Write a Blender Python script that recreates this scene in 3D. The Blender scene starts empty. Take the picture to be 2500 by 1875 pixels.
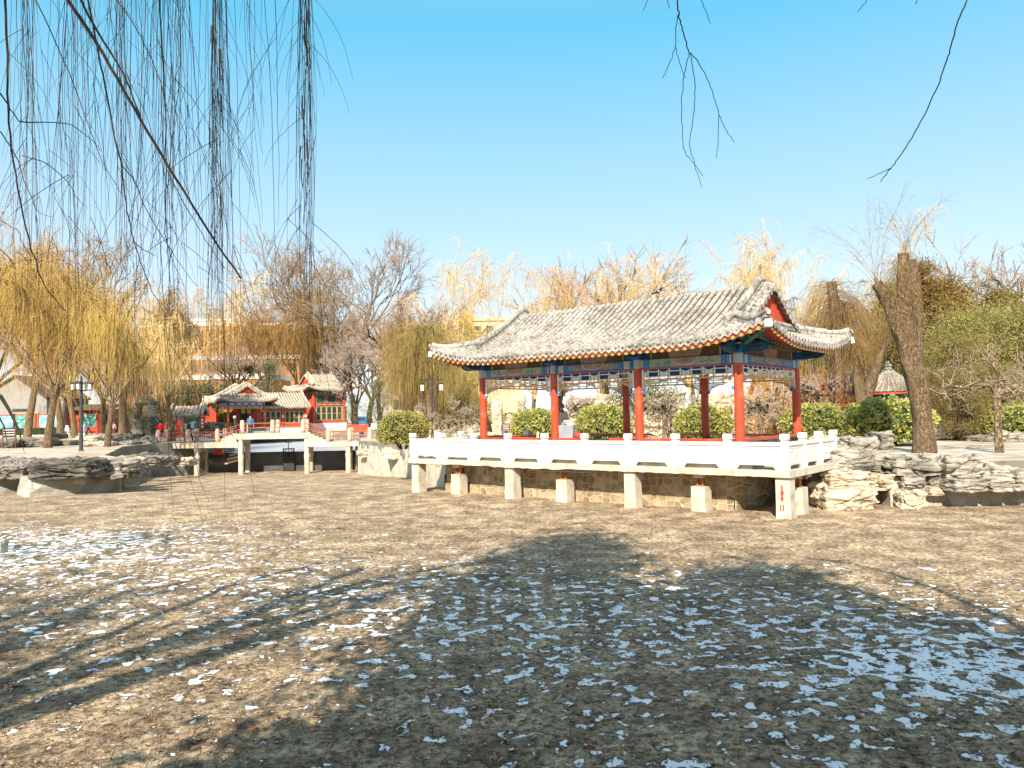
import bpy, bmesh, math, random
import numpy as np
from mathutils import Vector, Matrix, noise
from mathutils.geometry import tessellate_polygon
random.seed(7); rng = np.random.default_rng(7)
R = math.radians; PI = math.pi
scene = bpy.context.scene
COL = scene.collection
SNOW_BLOBS = [(-11.5, 18, 5.5, 4.5, .135), (-15, 29, 6, 4, .03), (5.0, 8.3, 1.3, 1.7, .12), (3.0, 10.5, 6, 3.6, .06), (-2.5, 13, 7, 4.0, .045), (0, 7, 9, 2.2, .015), (3, 31, 30, 9.5, -.16), (-3, 6.5, 2.5, 2.2, -.04), (-16, 45, 20, 12, -.06), (9, 17.5, 7, 3.2, -.14)]

# ------------------------------------------------------------------ camera
FPX, PITCH, ROLL, CZ = 1865.46, 0.04006, -0.0182, 2.87
fw = Vector((0, math.cos(PITCH), math.sin(PITCH))); upv = Vector((0, -math.sin(PITCH), math.cos(PITCH))); rt = Vector((1, 0, 0))
cr_, sr_ = math.cos(ROLL), math.sin(ROLL)
r2 = rt*cr_ + upv*sr_; u2 = -rt*sr_ + upv*cr_
cam = bpy.data.objects.new('camera', bpy.data.cameras.new('camera')); COL.objects.link(cam)
cam.matrix_world = Matrix(((r2.x, u2.x, -fw.x, 0), (r2.y, u2.y, -fw.y, 0), (r2.z, u2.z, -fw.z, CZ), (0, 0, 0, 1)))
cam.data.sensor_width = 36; cam.data.lens = FPX/2500*36; cam.data.clip_start = 0.05; cam.data.clip_end = 3000
scene.camera = cam

def ray(px, py):
    d = fw*FPX + r2*(px-1250) + u2*(937.5-py)
    return d/FPX
def at_z(px, py, z=1.25):
    """the real point at height z that the photograph shows at (px, py)"""
    d = ray(px, py); t = (z-CZ)/d.z; return Vector((d.x*t, d.y*t, z))
def at_y(px, py, Y):
    d = ray(px, py); t = Y/d.y; return Vector((d.x*t, Y, CZ+d.z*t))
def bed_z(y):
    return 0.0 if y < 30 else (-1.25*(y-30)/27 if y < 57 else -1.25)
def at_bed(px, py):
    d = ray(px, py); a, b = 1.0, 80.0
    for _ in range(40):
        m = (a+b)/2
        if CZ + d.z*m/d.y > bed_z(m): a = m
        else: b = m
    return Vector((d.x*a/d.y, a, bed_z(a)))

# ------------------------------------------------------------------ materials
MATS = {}
def nodes_of(name):
    m = bpy.data.materials.new(name); m.use_nodes = True
    nt = m.node_tree; b = nt.nodes['Principled BSDF']; MATS[name] = m
    return m, nt, b
def N(nt, t, **kw):
    n = nt.nodes.new(t)
    for k, v in kw.items():
        if k in ('operation', 'data_type', 'blend_type', 'noise_dimensions', 'feature', 'wave_type', 'bands_direction', 'noise_type', 'interpolation_type', 'distance', 'clamp', 'use_clamp', 'invert'): setattr(n, k, v)
        else: n.inputs[k.replace('_', ' ')].default_value = v
    return n
def coords(nt, stretch=(1, 1, 1), world=False):
    if world:
        g = nt.nodes.new('ShaderNodeNewGeometry'); src = g.outputs['Position']
    else:
        g = nt.nodes.new('ShaderNodeTexCoord'); src = g.outputs['Object']
    mp = nt.nodes.new('ShaderNodeMapping'); mp.inputs['Scale'].default_value = stretch
    nt.links.new(src, mp.inputs['Vector']); return mp.outputs['Vector']
def ramp(nt, fac, stops, interp='LINEAR'):
    r = nt.nodes.new('ShaderNodeValToRGB'); r.color_ramp.interpolation = interp
    els = r.color_ramp.elements
    while len(els) < len(stops): els.new(0.5)
    for e, (p, c) in zip(els, stops):
        e.position = p; e.color = (c[0], c[1], c[2], 1) if hasattr(c, '__len__') else (c, c, c, 1)
    nt.links.new(fac, r.inputs['Fac']); return r.outputs['Color']
def mix(nt, fac, a, b, mode='MIX'):
    n = nt.nodes.new('ShaderNodeMix'); n.data_type = 'RGBA'; n.blend_type = mode
    for sock, v in ((n.inputs[0], fac), (n.inputs[6], a), (n.inputs[7], b)):
        if hasattr(v, 'is_linked'): nt.links.new(v, sock)
        elif hasattr(v, '__len__'): sock.default_value = (v[0], v[1], v[2], 1)
        else: sock.default_value = v
    return n.outputs[2]
def mathn(nt, op, a, b=0.0):
    n = nt.nodes.new('ShaderNodeMath'); n.operation = op
    for i, v in enumerate((a, b)):
        if hasattr(v, 'is_linked'): nt.links.new(v, n.inputs[i])
        else: n.inputs[i].default_value = v
    return n.outputs[0]
def bump(nt, b, h, strength=.5, dist=.02):
    n = nt.nodes.new('ShaderNodeBump'); n.inputs['Strength'].default_value = strength; n.inputs['Distance'].default_value = dist
    nt.links.new(h, n.inputs['Height']); nt.links.new(n.outputs['Normal'], b.inputs['Normal'])
def pm(name, stops, scale=4, detail=6, rough=.8, bstr=.3, bscale=None, bdist=.01, stretch=(1, 1, 1), spec=.3, world=False, rand=0.0, metal=0, trans=0.0, nrough=.6):
    """noise driven colour with bump"""
    m, nt, b = nodes_of(name)
    v = coords(nt, stretch, world)
    n = N(nt, 'ShaderNodeTexNoise', Scale=scale, Detail=detail, Roughness=nrough); nt.links.new(v, n.inputs['Vector'])
    if not isinstance(stops[0][1], (tuple, list)) : raise ValueError(name)
    c = ramp(nt, n.outputs['Fac'], stops)
    if rand:
        oi = nt.nodes.new('ShaderNodeObjectInfo')
        hs = nt.nodes.new('ShaderNodeHueSaturation'); nt.links.new(c, hs.inputs['Color'])
        nt.links.new(mathn(nt, 'MULTIPLY_ADD', oi.outputs['Random'], rand), hs.inputs['Value'])
        hs.inputs['Value'].links[0].from_node.inputs[2].default_value = 1-rand/2
        nt.links.new(mathn(nt, 'MULTIPLY_ADD', oi.outputs['Random'], .04), hs.inputs['Hue'])
        hs.inputs['Hue'].links[0].from_node.inputs[2].default_value = .48
        c = hs.outputs['Color']
    nt.links.new(c, b.inputs['Base Color'])
    b.inputs['Roughness'].default_value = rough; b.inputs['Specular IOR Level'].default_value = spec; b.inputs['Metallic'].default_value = metal
    if bstr:
        n2 = N(nt, 'ShaderNodeTexNoise', Scale=bscale or scale*5, Detail=6, Roughness=.65); nt.links.new(v, n2.inputs['Vector'])
        bump(nt, b, n2.outputs['Fac'], bstr, bdist)
    return m
def flat2(name, c, d=.12, **kw):
    a = tuple(max(0, x*(1-d)) for x in c); e = tuple(min(1, x*(1+d)) for x in c)
    return pm(name, [(.3, a), (.7, e)], **kw)

flat2('white_marble', (.64, .63, .60), .07, scale=3, rough=.45, bstr=.15, bscale=40, bdist=.003)
flat2('white_paint', (.80, .79, .76), .06, scale=3, rough=.6, bstr=.05)
pm('weathered_concrete', [(.25, (.30, .25, .18)), (.5, (.52, .47, .37)), (.8, (.66, .61, .51))], scale=2.2, detail=9, rough=.9, bstr=.5, bscale=25, bdist=.012)
pm('bridge_stone', [(.25, (.46, .34, .23)), (.55, (.62, .50, .37)), (.8, (.72, .60, .47))], scale=1.6, detail=8, rough=.9, bstr=.4, bscale=20, bdist=.01)
pm('pink_granite', [(.3, (.50, .33, .25)), (.7, (.64, .46, .37))], scale=14, rough=.75, bstr=.3, bscale=80, bdist=.004)
pm('red_lacquer', [(.25, (.44, .045, .012)), (.55, (.54, .07, .025)), (.75, (.60, .16, .09))], scale=2.6, detail=8, rough=.42, bstr=.1, spec=.5)
flat2('orange_red_wall', (.50, .075, .03), .15, scale=1.5, rough=.8, bstr=.1)
flat2('rail_red', (.36, .085, .035), .2, scale=5, rough=.6, bstr=.1)
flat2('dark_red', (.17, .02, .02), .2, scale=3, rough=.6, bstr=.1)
flat2('blue_paint', (.02, .14, .46), .3, scale=5, rough=.6, bstr=.1)
flat2('bright_blue', (.03, .25, .62), .2, scale=6, rough=.6, bstr=.1)
flat2('deep_blue', (.018, .06, .15), .35, scale=7, rough=.6, bstr=.1)
pm('teal_paint', [(.3, (.02, .10, .12)), (.6, (.05, .20, .19)), (.8, (.12, .30, .26))], scale=9, rough=.6, bstr=.1)
pm('pale_panel', [(.3, (.12, .28, .32)), (.5, (.30, .42, .36)), (.75, (.50, .48, .34))], scale=3.5, detail=8, rough=.7, bstr=.1)
pm('dotted_paint', [(.46, (.48, .56, .54)), (.5, (.05, .16, .25)), (.54, (.46, .56, .54))], scale=28, detail=2, rough=.7, bstr=.1)
flat2('green_paint', (.05, .26, .16), .25, scale=6, rough=.6, bstr=.1)
flat2('rafter_end_green', (.25, .31, .08), .3, scale=10, rough=.6, bstr=.1)
flat2('yellow_paint', (.65, .46, .06), .2, scale=8, rough=.6, bstr=.1)
flat2('gold_paint', (.75, .5, .08), .15, scale=8, rough=.4, bstr=.1)
pm('brown_board', [(.3, (.10, .05, .022)), (.7, (.19, .11, .05))], scale=2, detail=8, rough=.75, bstr=.2)
pm('faded_shield', [(.3, (.26, .20, .16)), (.7, (.42, .34, .28))], scale=4, detail=8, rough=.8, bstr=.1)
flat2('cream_line', (.66, .56, .38), .15, scale=8, rough=.7, bstr=.1)
flat2('flower_pink', (.62, .30, .24), .3, scale=20, rough=.7, bstr=0)
flat2('lattice_white', (.80, .82, .76), .08, scale=8, rough=.6, bstr=.05)
flat2('lattice_orange', (.72, .40, .17), .15, scale=8, rough=.6, bstr=.05)
flat2('window_frame_tan', (.60, .42, .20), .12, scale=6, rough=.7, bstr=.05)
m, nt, b = nodes_of('window_glass'); b.inputs['Base Color'].default_value = (.03, .06, .055, 1); b.inputs['Roughness'].default_value = .12; b.inputs['Specular IOR Level'].default_value = .8
pm('lamp_glass', [(.4, (.72, .68, .5)), (.7, (.85, .82, .66))], scale=5, rough=.3, bstr=0)
flat2('dark_iron', (.035, .037, .04), .3, scale=10, rough=.6, bstr=.1, metal=.3)
flat2('grey_iron', (.05, .055, .06), .2, scale=10, rough=.6, bstr=.1, metal=.3)
pm('rusty_steel', [(.3, (.20, .07, .025)), (.6, (.42, .20, .08)), (.8, (.5, .3, .15))], scale=9, rough=.85, bstr=.2)
pm('steel_channel', [(.3, (.36, .33, .28)), (.7, (.62, .60, .54))], scale=6, rough=.6, bstr=.1)
pm('near_black', [(.3, (.02, .02, .018)), (.7, (.06, .055, .045))], scale=3, rough=.8, bstr=.2)
flat2('red_mark', (.48, .07, .05), .3, scale=20, rough=.9, bstr=0)

# weathered tiles: pale lichen over grey clay
def tile_mat(name, stops, fine, strength=.6):
    m, nt, b = nodes_of(name)
    v = coords(nt)
    n1 = N(nt, 'ShaderNodeTexNoise', Scale=fine, Detail=8, Roughness=.75); nt.links.new(v, n1.inputs['Vector'])
    n2 = N(nt, 'ShaderNodeTexNoise', Scale=.9, Detail=4, Roughness=.6); nt.links.new(v, n2.inputs['Vector'])
    f = mathn(nt, 'ADD', mathn(nt, 'MULTIPLY', n1.outputs['Fac'], .72), mathn(nt, 'MULTIPLY', n2.outputs['Fac'], .28))
    nt.links.new(ramp(nt, f, stops), b.inputs['Base Color'])
    b.inputs['Roughness'].default_value = .9; b.inputs['Specular IOR Level'].default_value = .15
    bump(nt, b, n1.outputs['Fac'], strength, .015); return m
tile_mat('clay_tiles', [(.36, (.09, .075, .058)), (.45, (.21, .19, .16)), (.52, (.375, .35, .305)), (.63, (.56, .535, .48))], 9)
tile_mat('clay_pan', [(.36, (.04, .032, .024)), (.5, (.10, .082, .06)), (.66, (.24, .21, .17))], 8)
tile_mat('pale_tiles', [(.36, (.22, .18, .13)), (.5, (.46, .40, .31)), (.64, (.60, .54, .45))], 5)
tile_mat('pale_pan', [(.36, (.12, .09, .06)), (.5, (.24, .19, .14)), (.66, (.40, .34, .27))], 5)

# bark
def bark(name, c1, c2, c3, sc=6):
    m, nt, b = nodes_of(name)
    v = coords(nt, (1, 1, .30))
    n1 = N(nt, 'ShaderNodeTexNoise', Scale=sc*2.2, Detail=8, Roughness=.7); nt.links.new(v, n1.inputs['Vector'])
    vo = N(nt, 'ShaderNodeTexVoronoi', feature='DISTANCE_TO_EDGE', Scale=sc*2.4)
    wv = nt.nodes.new('ShaderNodeVectorMath'); wv.operation = 'ADD'
    sc_ = nt.nodes.new('ShaderNodeVectorMath'); sc_.operation = 'SCALE'; sc_.inputs['Scale'].default_value = .25
    nt.links.new(n1.outputs['Color'], sc_.inputs[0]); nt.links.new(v, wv.inputs[0]); nt.links.new(sc_.outputs[0], wv.inputs[1])
    nt.links.new(wv.outputs[0], vo.inputs['Vector'])
    e = ramp(nt, vo.outputs['Distance'], [(0, 0.0), (.16, 1.0)])
    c = ramp(nt, n1.outputs['Fac'], [(.32, c1), (.5, c2), (.7, c3)])
    c = mix(nt, e, tuple(x*.55 for x in c1), c)
    nt.links.new(c, b.inputs['Base Color']); b.inputs['Roughness'].default_value = .95; b.inputs['Specular IOR Level'].default_value = .1
    h = mathn(nt, 'ADD', mathn(nt, 'MULTIPLY', e, 1.0), mathn(nt, 'MULTIPLY', n1.outputs['Fac'], .6))
    bump(nt, b, h, .9, .035); return m
bark('willow_bark', (.16, .105, .058), (.33, .23, .135), (.54, .41, .26), 9.0)
bark('dark_bark', (.055, .04, .028), (.13, .09, .06), (.24, .18, .12), 4.0)
bark('pale_bark', (.20, .14, .08), (.36, .26, .16), (.50, .40, .27), 5.0)
pm('twig_yellow', [(.3, (.36, .20, .05)), (.6, (.52, .31, .10)), (.8, (.66, .45, .20))], scale=1.0, rough=.7, bstr=0, rand=.3)
pm('twig_orange', [(.3, (.52, .32, .13)), (.6, (.68, .47, .22)), (.8, (.78, .60, .34))], scale=1.0, rough=.7, bstr=0, rand=.3)
pm('twig_grey', [(.3, (.27, .20, .14)), (.7, (.46, .37, .28))], scale=1.5, rough=.8, bstr=0, rand=.25)
pm('twig_olive', [(.3, (.22, .15, .05)), (.7, (.44, .31, .11))], scale=1.5, rough=.8, bstr=0, rand=.25)
pm('near_twig', [(.35, (.05, .038, .024)), (.52, (.11, .07, .035)), (.64, (.34, .17, .05))], scale=3.0, detail=3, rough=.6, bstr=0)
pm('near_limb', [(.35, (.03, .028, .018)), (.55, (.075, .062, .03)), (.7, (.20, .15, .03))], scale=4.0, detail=5, rough=.7, bstr=.3, bscale=30)
def leaf(name, cs, sc=3.0, rand=.2, tr=.25):
    m = pm(name, cs, scale=sc, detail=3, rough=.55, bstr=0, rand=rand, spec=.35)
    nt = m.node_tree; b = nt.nodes['Principled BSDF']
    t = nt.nodes.new('ShaderNodeBsdfTranslucent'); src = b.inputs['Base Color'].links[0].from_socket
    nt.links.new(src, t.inputs['Color']); mx = nt.nodes.new('ShaderNodeMixShader'); mx.inputs[0].default_value = tr
    nt.links.new(b.outputs[0], mx.inputs[1]); nt.links.new(t.outputs[0], mx.inputs[2])
    nt.links.new(mx.outputs[0], nt.nodes['Material Output'].inputs['Surface']); return m
leaf('globe_leaf', [(.3, (.17, .21, .04)), (.5, (.37, .36, .09)), (.7, (.62, .52, .20))], 5)
leaf('dark_leaf', [(.3, (.04, .055, .02)), (.55, (.11, .12, .04)), (.75, (.24, .22, .09))], 4)
leaf('bamboo_leaf', [(.3, (.12, .12, .035)), (.55, (.29, .24, .07)), (.75, (.48, .38, .14))], 2.5)
leaf('cypress_leaf', [(.3, (.10, .08, .02)), (.55, (.28, .20, .045)), (.75, (.44, .31, .09))], 3)
leaf('gold_leaf', [(.3, (.52, .33, .03)), (.6, (.72, .48, .05)), (.8, (.8, .58, .12))], 3)
leaf('pine_leaf', [(.3, (.08, .10, .04)), (.55, (.20, .21, .08)), (.75, (.34, .32, .14))], 3)
leaf('russet_leaf', [(.3, (.36, .14, .04)), (.6, (.52, .24, .08)), (.8, (.60, .34, .14))], 3)
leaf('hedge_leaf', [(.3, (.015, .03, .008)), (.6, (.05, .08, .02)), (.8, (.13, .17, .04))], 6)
leaf('reed_leaf', [(.3, (.14, .17, .10)), (.7, (.28, .31, .20))], 5)

# rock: strata + pits + stains
def rock_mat(name, stops, dark=.5, strata=5.0):
    m, nt, b = nodes_of(name)
    v = coords(nt, world=True)
    n1 = N(nt, 'ShaderNodeTexNoise', Scale=1.6, Detail=9, Roughness=.65); nt.links.new(v, n1.inputs['Vector'])
    v2 = coords(nt, (1.1, 1.1, strata), world=True)
    n2 = N(nt, 'ShaderNodeTexNoise', Scale=1.5, Detail=9, Roughness=.7, Distortion=.8); nt.links.new(v2, n2.inputs['Vector'])
    n3 = N(nt, 'ShaderNodeTexNoise', Scale=.45, Detail=3); nt.links.new(v, n3.inputs['Vector'])
    f = mathn(nt, 'ADD', mathn(nt, 'MULTIPLY', n1.outputs['Fac'], .5), mathn(nt, 'MULTIPLY', n2.outputs['Fac'], .5))
    c = ramp(nt, f, stops)
    stain = ramp(nt, n3.outputs['Fac'], [(.38, dark), (.55, 1.0)])
    c = mix(nt, 1.0, c, stain, 'MULTIPLY')
    cr = ramp(nt, n2.outputs['Fac'], [(.35, .4), (.43, 1.0)])
    c = mix(nt, 1.0, c, cr, 'MULTIPLY')
    nt.links.new(c, b.inputs['Base Color']); b.inputs['Roughness'].default_value = .9; b.inputs['Specular IOR Level'].default_value = .2
    h = mathn(nt, 'ADD', n2.outputs['Fac'], mathn(nt, 'MULTIPLY', n1.outputs['Fac'], .5))
    bump(nt, b, h, .9, .12); return m
rock_mat('grey_rock', [(.36, (.11, .097, .08)), (.46, (.31, .28, .23)), (.55, (.49, .45, .375)), (.66, (.66, .61, .53))], .65)
rock_mat('shade_rock', [(.36, (.07, .062, .052)), (.46, (.19, .172, .145)), (.55, (.31, .285, .24)), (.66, (.46, .43, .37))], .5)  # grey_rock darkened: the left bank's shade is put into the colour
rock_mat('tan_rock', [(.36, (.26, .19, .12)), (.46, (.46, .38, .27)), (.55, (.60, .53, .42)), (.66, (.72, .67, .58))], .8)
rock_mat('pale_tan_rock', [(.36, (.34, .25, .16)), (.46, (.55, .45, .32)), (.55, (.68, .60, .46)), (.66, (.76, .70, .58))], .85)

def masonry(name, c_st, c_mo, sc, thin=.05, smooth_mo=True):
    m, nt, b = nodes_of(name)
    v = coords(nt, (1, .3, 1.25))
    nz = N(nt, 'ShaderNodeTexNoise', Scale=2.2, Detail=8, Roughness=.65); nt.links.new(coords(nt), nz.inputs['Vector'])
    vo = N(nt, 'ShaderNodeTexVoronoi', feature='DISTANCE_TO_EDGE', Scale=sc, Randomness=.75); nt.links.new(v, vo.inputs['Vector'])
    vc = N(nt, 'ShaderNodeTexVoronoi', feature='F1', Scale=sc, Randomness=.75); nt.links.new(v, vc.inputs['Vector'])
    e = ramp(nt, vo.outputs['Distance'], [(thin, 0.0), (thin*1.7, 1.0)])
    c = ramp(nt, nz.outputs['Fac'], [(.3, c_st[0]), (.7, c_st[1])])
    hs = nt.nodes.new('ShaderNodeSeparateColor'); nt.links.new(vc.outputs['Color'], hs.inputs[0])
    vv = ramp(nt, hs.outputs[0], [(0, .62), (1, 1.15)])
    c = mix(nt, 1.0, c, vv, 'MULTIPLY')
    c = mix(nt, e, c_mo, c)
    nt.links.new(c, b.inputs['Base Color']); b.inputs['Roughness'].default_value = .9; b.inputs['Specular IOR Level'].default_value = .15
    h = mathn(nt, 'SUBTRACT', mathn(nt, 'MULTIPLY', nz.outputs['Fac'], .5), e)
    bump(nt, b, h, .8, .03); return m
masonry('rubble_masonry', [(.26, .18, .09), (.50, .40, .26)], (.54, .45, .32), 3.6, .04)
pm('grey_wall', [(.25, (.10, .09, .075)), (.5, (.22, .205, .175)), (.8, (.38, .36, .31))], scale=.9, detail=9, rough=.9, bstr=.6, bscale=8, bdist=.04, world=True)  # mottled dark to mid grey
pm('dam_concrete', [(.3, (.045, .05, .052)), (.7, (.11, .115, .115))], scale=.7, detail=8, rough=.9, bstr=.3, bscale=10, bdist=.02)
# ------------------------------------------------------------------ mesh helpers
class MB:
    def __init__(s): s.v = []; s.f = []; s.m = []
    def add(s, vs, fs, mi=0):
        o = len(s.v); s.v += [tuple(p) for p in vs]; s.f += [tuple(i+o for i in f) for f in fs]; s.m += [mi]*len(fs); return s
    def box(s, c, d, mi=0, rz=0.0, ry=0.0, taper=1.0):
        x, y, z = d[0]/2, d[1]/2, d[2]/2
        P = [Vector((a*x*(taper if e > 0 else 1), g*y*(taper if e > 0 else 1), e*z)) for e in (-1, 1) for g in (-1, 1) for a in (-1, 1)]
        M = Matrix.Rotation(rz, 3, 'Z') @ Matrix.Rotation(ry, 3, 'Y')
        P = [M @ p + Vector(c) for p in P]
        return s.add(P, [(0, 2, 3, 1), (4, 5, 7, 6), (0, 1, 5, 4), (2, 6, 7, 3), (0, 4, 6, 2), (1, 3, 7, 5)], mi)
    def bb(s, x0, x1, y0, y1, z0, z1, mi=0): return s.box(((x0+x1)/2, (y0+y1)/2, (z0+z1)/2), (abs(x1-x0), abs(y1-y0), abs(z1-z0)), mi)
    def beam(s, a, b, w, h, mi=0, up=(0, 0, 1)):
        a, b = Vector(a), Vector(b); d = (b-a); L_ = d.length
        if L_ < 1e-6: return s
        d.normalize(); sd = d.cross(Vector(up))
        if sd.length < 1e-4: sd = Vector((1, 0, 0))
        sd.normalize(); u = sd.cross(d).normalized()
        P = [p + sd*i*w/2 + u*j*h/2 for p in (a, b) for (i, j) in ((-1, -1), (1, -1), (1, 1), (-1, 1))]
        return s.add(P, [(0, 1, 2, 3), (7, 6, 5, 4), (0, 4, 5, 1), (1, 5, 6, 2), (2, 6, 7, 3), (3, 7, 4, 0)], mi)
    def tube(s, pts, rad, n=8, mi=0, cap=True):
        pts = [Vector(p) for p in pts]; K = len(pts)
        if not hasattr(rad, '__len__'): rad = [rad]*K
        prev = None; base = len(s.v); V = []
        for i, p in enumerate(pts):
            t = (pts[min(i+1, K-1)] - pts[max(i-1, 0)]).normalized()
            if prev is None: a = t.orthogonal().normalized()
            else:
                a = prev - t*prev.dot(t); a = a.normalized() if a.length > 1e-5 else t.orthogonal().normalized()
            prev = a; b_ = t.cross(a)
            for k in range(n):
                q = 2*PI*k/n; V.append(p + (a*math.cos(q) + b_*math.sin(q))*rad[i])
        F = [(i*n+k, i*n+(k+1) % n, (i+1)*n+(k+1) % n, (i+1)*n+k) for i in range(K-1) for k in range(n)]
        if cap: F += [tuple(range(n-1, -1, -1)), tuple((K-1)*n+k for k in range(n))]
        return s.add(V, F, mi)
    def lathe(s, c, prof, n=24, mi=0, cap=True):
        c = Vector(c); V = [c + Vector((r*math.cos(2*PI*k/n), r*math.sin(2*PI*k/n), z)) for r, z in prof for k in range(n)]
        K = len(prof)
        F = [(i*n+k, i*n+(k+1) % n, (i+1)*n+(k+1) % n, (i+1)*n+k) for i in range(K-1) for k in range(n)]
        if cap: F += [tuple(range(n-1, -1, -1)), tuple((K-1)*n+k for k in range(n))]
        return s.add(V, F, mi)
    def prism(s, poly, o, ax, ay, az, mi=0, side=None):
        """2D polygon in the plane (ax, ay) at o, extruded along az (a full vector)"""
        o, ax, ay, az = map(Vector, (o, ax, ay, az)); n = len(poly)
        A = [o + ax*x + ay*y for x, y in poly]; B = [p + az for p in A]
        s.add(A+B, [tuple(range(n))], mi); s.f[-1] = tuple(reversed(s.f[-1]))
        b0 = len(s.v) - 2*n
        s.f.append(tuple(b0+n+i for i in range(n))); s.m.append(mi)
        for i in range(n): s.f.append((b0+i, b0+(i+1) % n, b0+n+(i+1) % n, b0+n+i)); s.m.append(mi if side is None else side)
        return s
    def sweep(s, path, prof, sides, mi=0, cap=True):
        """profile (list of (side, up)) carried along a path; sides = side vector for each point"""
        path = [Vector(p) for p in path]; K = len(path); n = len(prof); V = []
        for i, p in enumerate(path):
            t = (path[min(i+1, K-1)] - path[max(i-1, 0)]).normalized(); sd = Vector(sides[i] if isinstance(sides, list) else sides).normalized()
            u = sd.cross(t).normalized()
            if u.z < -0.2: u = -u
            V += [p + sd*a + u*b_ for a, b_ in prof]
        F = [(i*n+k, i*n+(k+1) % n, (i+1)*n+(k+1) % n, (i+1)*n+k) for i in range(K-1) for k in range(n)]
        if cap: F += [tuple(range(n-1, -1, -1)), tuple((K-1)*n+k for k in range(n))]
        return s.add(V, F, mi)
    def disc(s, c, nrm, r, t=.02, n=10, mi=0):
        nrm = Vector(nrm).normalized(); return s.tube([Vector(c), Vector(c)+nrm*t], r, n, mi)
    def build(s, name, mats, parent=None, smooth=False, loc=None):
        me = bpy.data.meshes.new(name); me.from_pydata(s.v, [], s.f)
        for m_ in (mats if isinstance(mats, (list, tuple)) else [mats]): me.materials.append(MATS[m_])
        if any(s.m): me.polygons.foreach_set('material_index', s.m)
        if smooth: me.polygons.foreach_set('use_smooth', [True]*len(s.f))
        me.update()
        bm = bmesh.new(); bm.from_mesh(me); bmesh.ops.recalc_face_normals(bm, faces=bm.faces); bm.to_mesh(me); bm.free()
        o = bpy.data.objects.new(name, me); COL.objects.link(o)
        if parent is not None: o.parent = parent
        if loc is not None: o.location = loc
        return o
def smooth_by_angle(o, ang=35):
    me = o.data; bm = bmesh.new(); bm.from_mesh(me)
    for f in bm.faces: f.smooth = True
    for e in bm.edges:
        if len(e.link_faces) == 2 and e.calc_face_angle(0) > R(ang): e.smooth = False
    bm.to_mesh(me); bm.free()
def np_obj(name, verts, faces, mats, parent=None, loc=None, smooth=False, mi=None):
    """verts Nx3, faces MxK (K 3 or 4) as numpy arrays"""
    me = bpy.data.meshes.new(name); k = faces.shape[1]; nf = len(faces)
    me.vertices.add(len(verts)); me.vertices.foreach_set('co', np.ascontiguousarray(verts, dtype=np.float32).ravel())
    me.loops.add(nf*k); me.loops.foreach_set('vertex_index', np.ascontiguousarray(faces, dtype=np.int32).ravel())
    me.polygons.add(nf); me.polygons.foreach_set('loop_start', np.arange(0, nf*k, k, dtype=np.int32))
    me.polygons.foreach_set('loop_total', np.full(nf, k, dtype=np.int32))
    for m_ in (mats if isinstance(mats, (list, tuple)) else [mats]): me.materials.append(MATS[m_])
    if mi is not None: me.polygons.foreach_set('material_index', np.asarray(mi, dtype=np.int32))
    if smooth: me.polygons.foreach_set('use_smooth', np.ones(nf, dtype=bool))
    me.update(calc_edges=True); me.validate()
    o = bpy.data.objects.new(name, me); COL.objects.link(o)
    if parent is not None: o.parent = parent
    if loc is not None: o.location = loc
    return o
def tag(o, label=None, cat=None, group=None, kind=None):
    if label: o['label'] = label
    if cat: o['category'] = cat
    if group: o['group'] = group
    if kind: o['kind'] = kind
    return o
def thing(name, label, cat, loc=(0, 0, 0), rz=0.0, group=None):
    o = bpy.data.objects.new(name, None); COL.objects.link(o); o.location = loc; o.rotation_euler = (0, 0, rz); o.empty_display_size = .2
    return tag(o, label, cat, group)
def copy_tree(src, parent=None):
    c = src.copy(); COL.objects.link(c); c.parent = parent
    for ch in list(src.children): copy_tree(ch, c)
    return c
def place(src, label, loc, rz=0.0, sc=(1, 1, 1), first=False, name=None):
    o = src if first else copy_tree(src)
    o.location = loc; o.rotation_euler = (0, 0, rz); o.scale = sc if hasattr(sc, '__len__') else (sc, sc, sc); o['label'] = label
    if name: o.name = name
    return o

# ------------------------------------------------------------------ world and sun
SUN_AZ, SUN_EL = R(12.0), R(35.0)            # shadows run 12 degrees right of +Y
w = bpy.data.worlds.new('World'); scene.world = w; w.use_nodes = True
nt = w.node_tree; bg = nt.nodes['Background']
sky = nt.nodes.new('ShaderNodeTexSky'); sky.sky_type = 'NISHITA'; sky.sun_disc = False
sky.sun_elevation = SUN_EL; sky.sun_rotation = R(180)+SUN_AZ; sky.altitude = 0; sky.air_density = 1.0; sky.dust_density = .6; sky.ozone_density = 2.2
tcw = nt.nodes.new('ShaderNodeTexCoord'); spw = nt.nodes.new('ShaderNodeSeparateXYZ'); nt.links.new(tcw.outputs['Generated'], spw.inputs[0])
SC = 5.0
grad = ramp(nt, spw.outputs[2], [(0.0, tuple(c/SC for c in (3.8, 3.95, 4.0))), (.10, tuple(c/SC for c in (3.2, 3.7, 4.0))), (.24, tuple(c/SC for c in (2.1, 3.2, 3.9))), (.46, tuple(c/SC for c in (.55, 2.5, 3.7))), (.60, tuple(c/SC for c in (1.5, 2.5, 3.3))), (1.0, tuple(c/SC for c in (2.6, 2.9, 3.1)))])
gs = nt.nodes.new('ShaderNodeVectorMath'); gs.operation = 'SCALE'; gs.inputs['Scale'].default_value = SC; nt.links.new(grad, gs.inputs[0])
nt.links.new(mix(nt, .85, sky.outputs[0], gs.outputs[0]), bg.inputs['Color']); bg.inputs['Strength'].default_value = .135
sl = bpy.data.lights.new('sun', 'SUN'); sl.energy = 4.7; sl.angle = R(.5); sl.color = (1.0, .89, .75)
so = bpy.data.objects.new('sun', sl); COL.objects.link(so)
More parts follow.
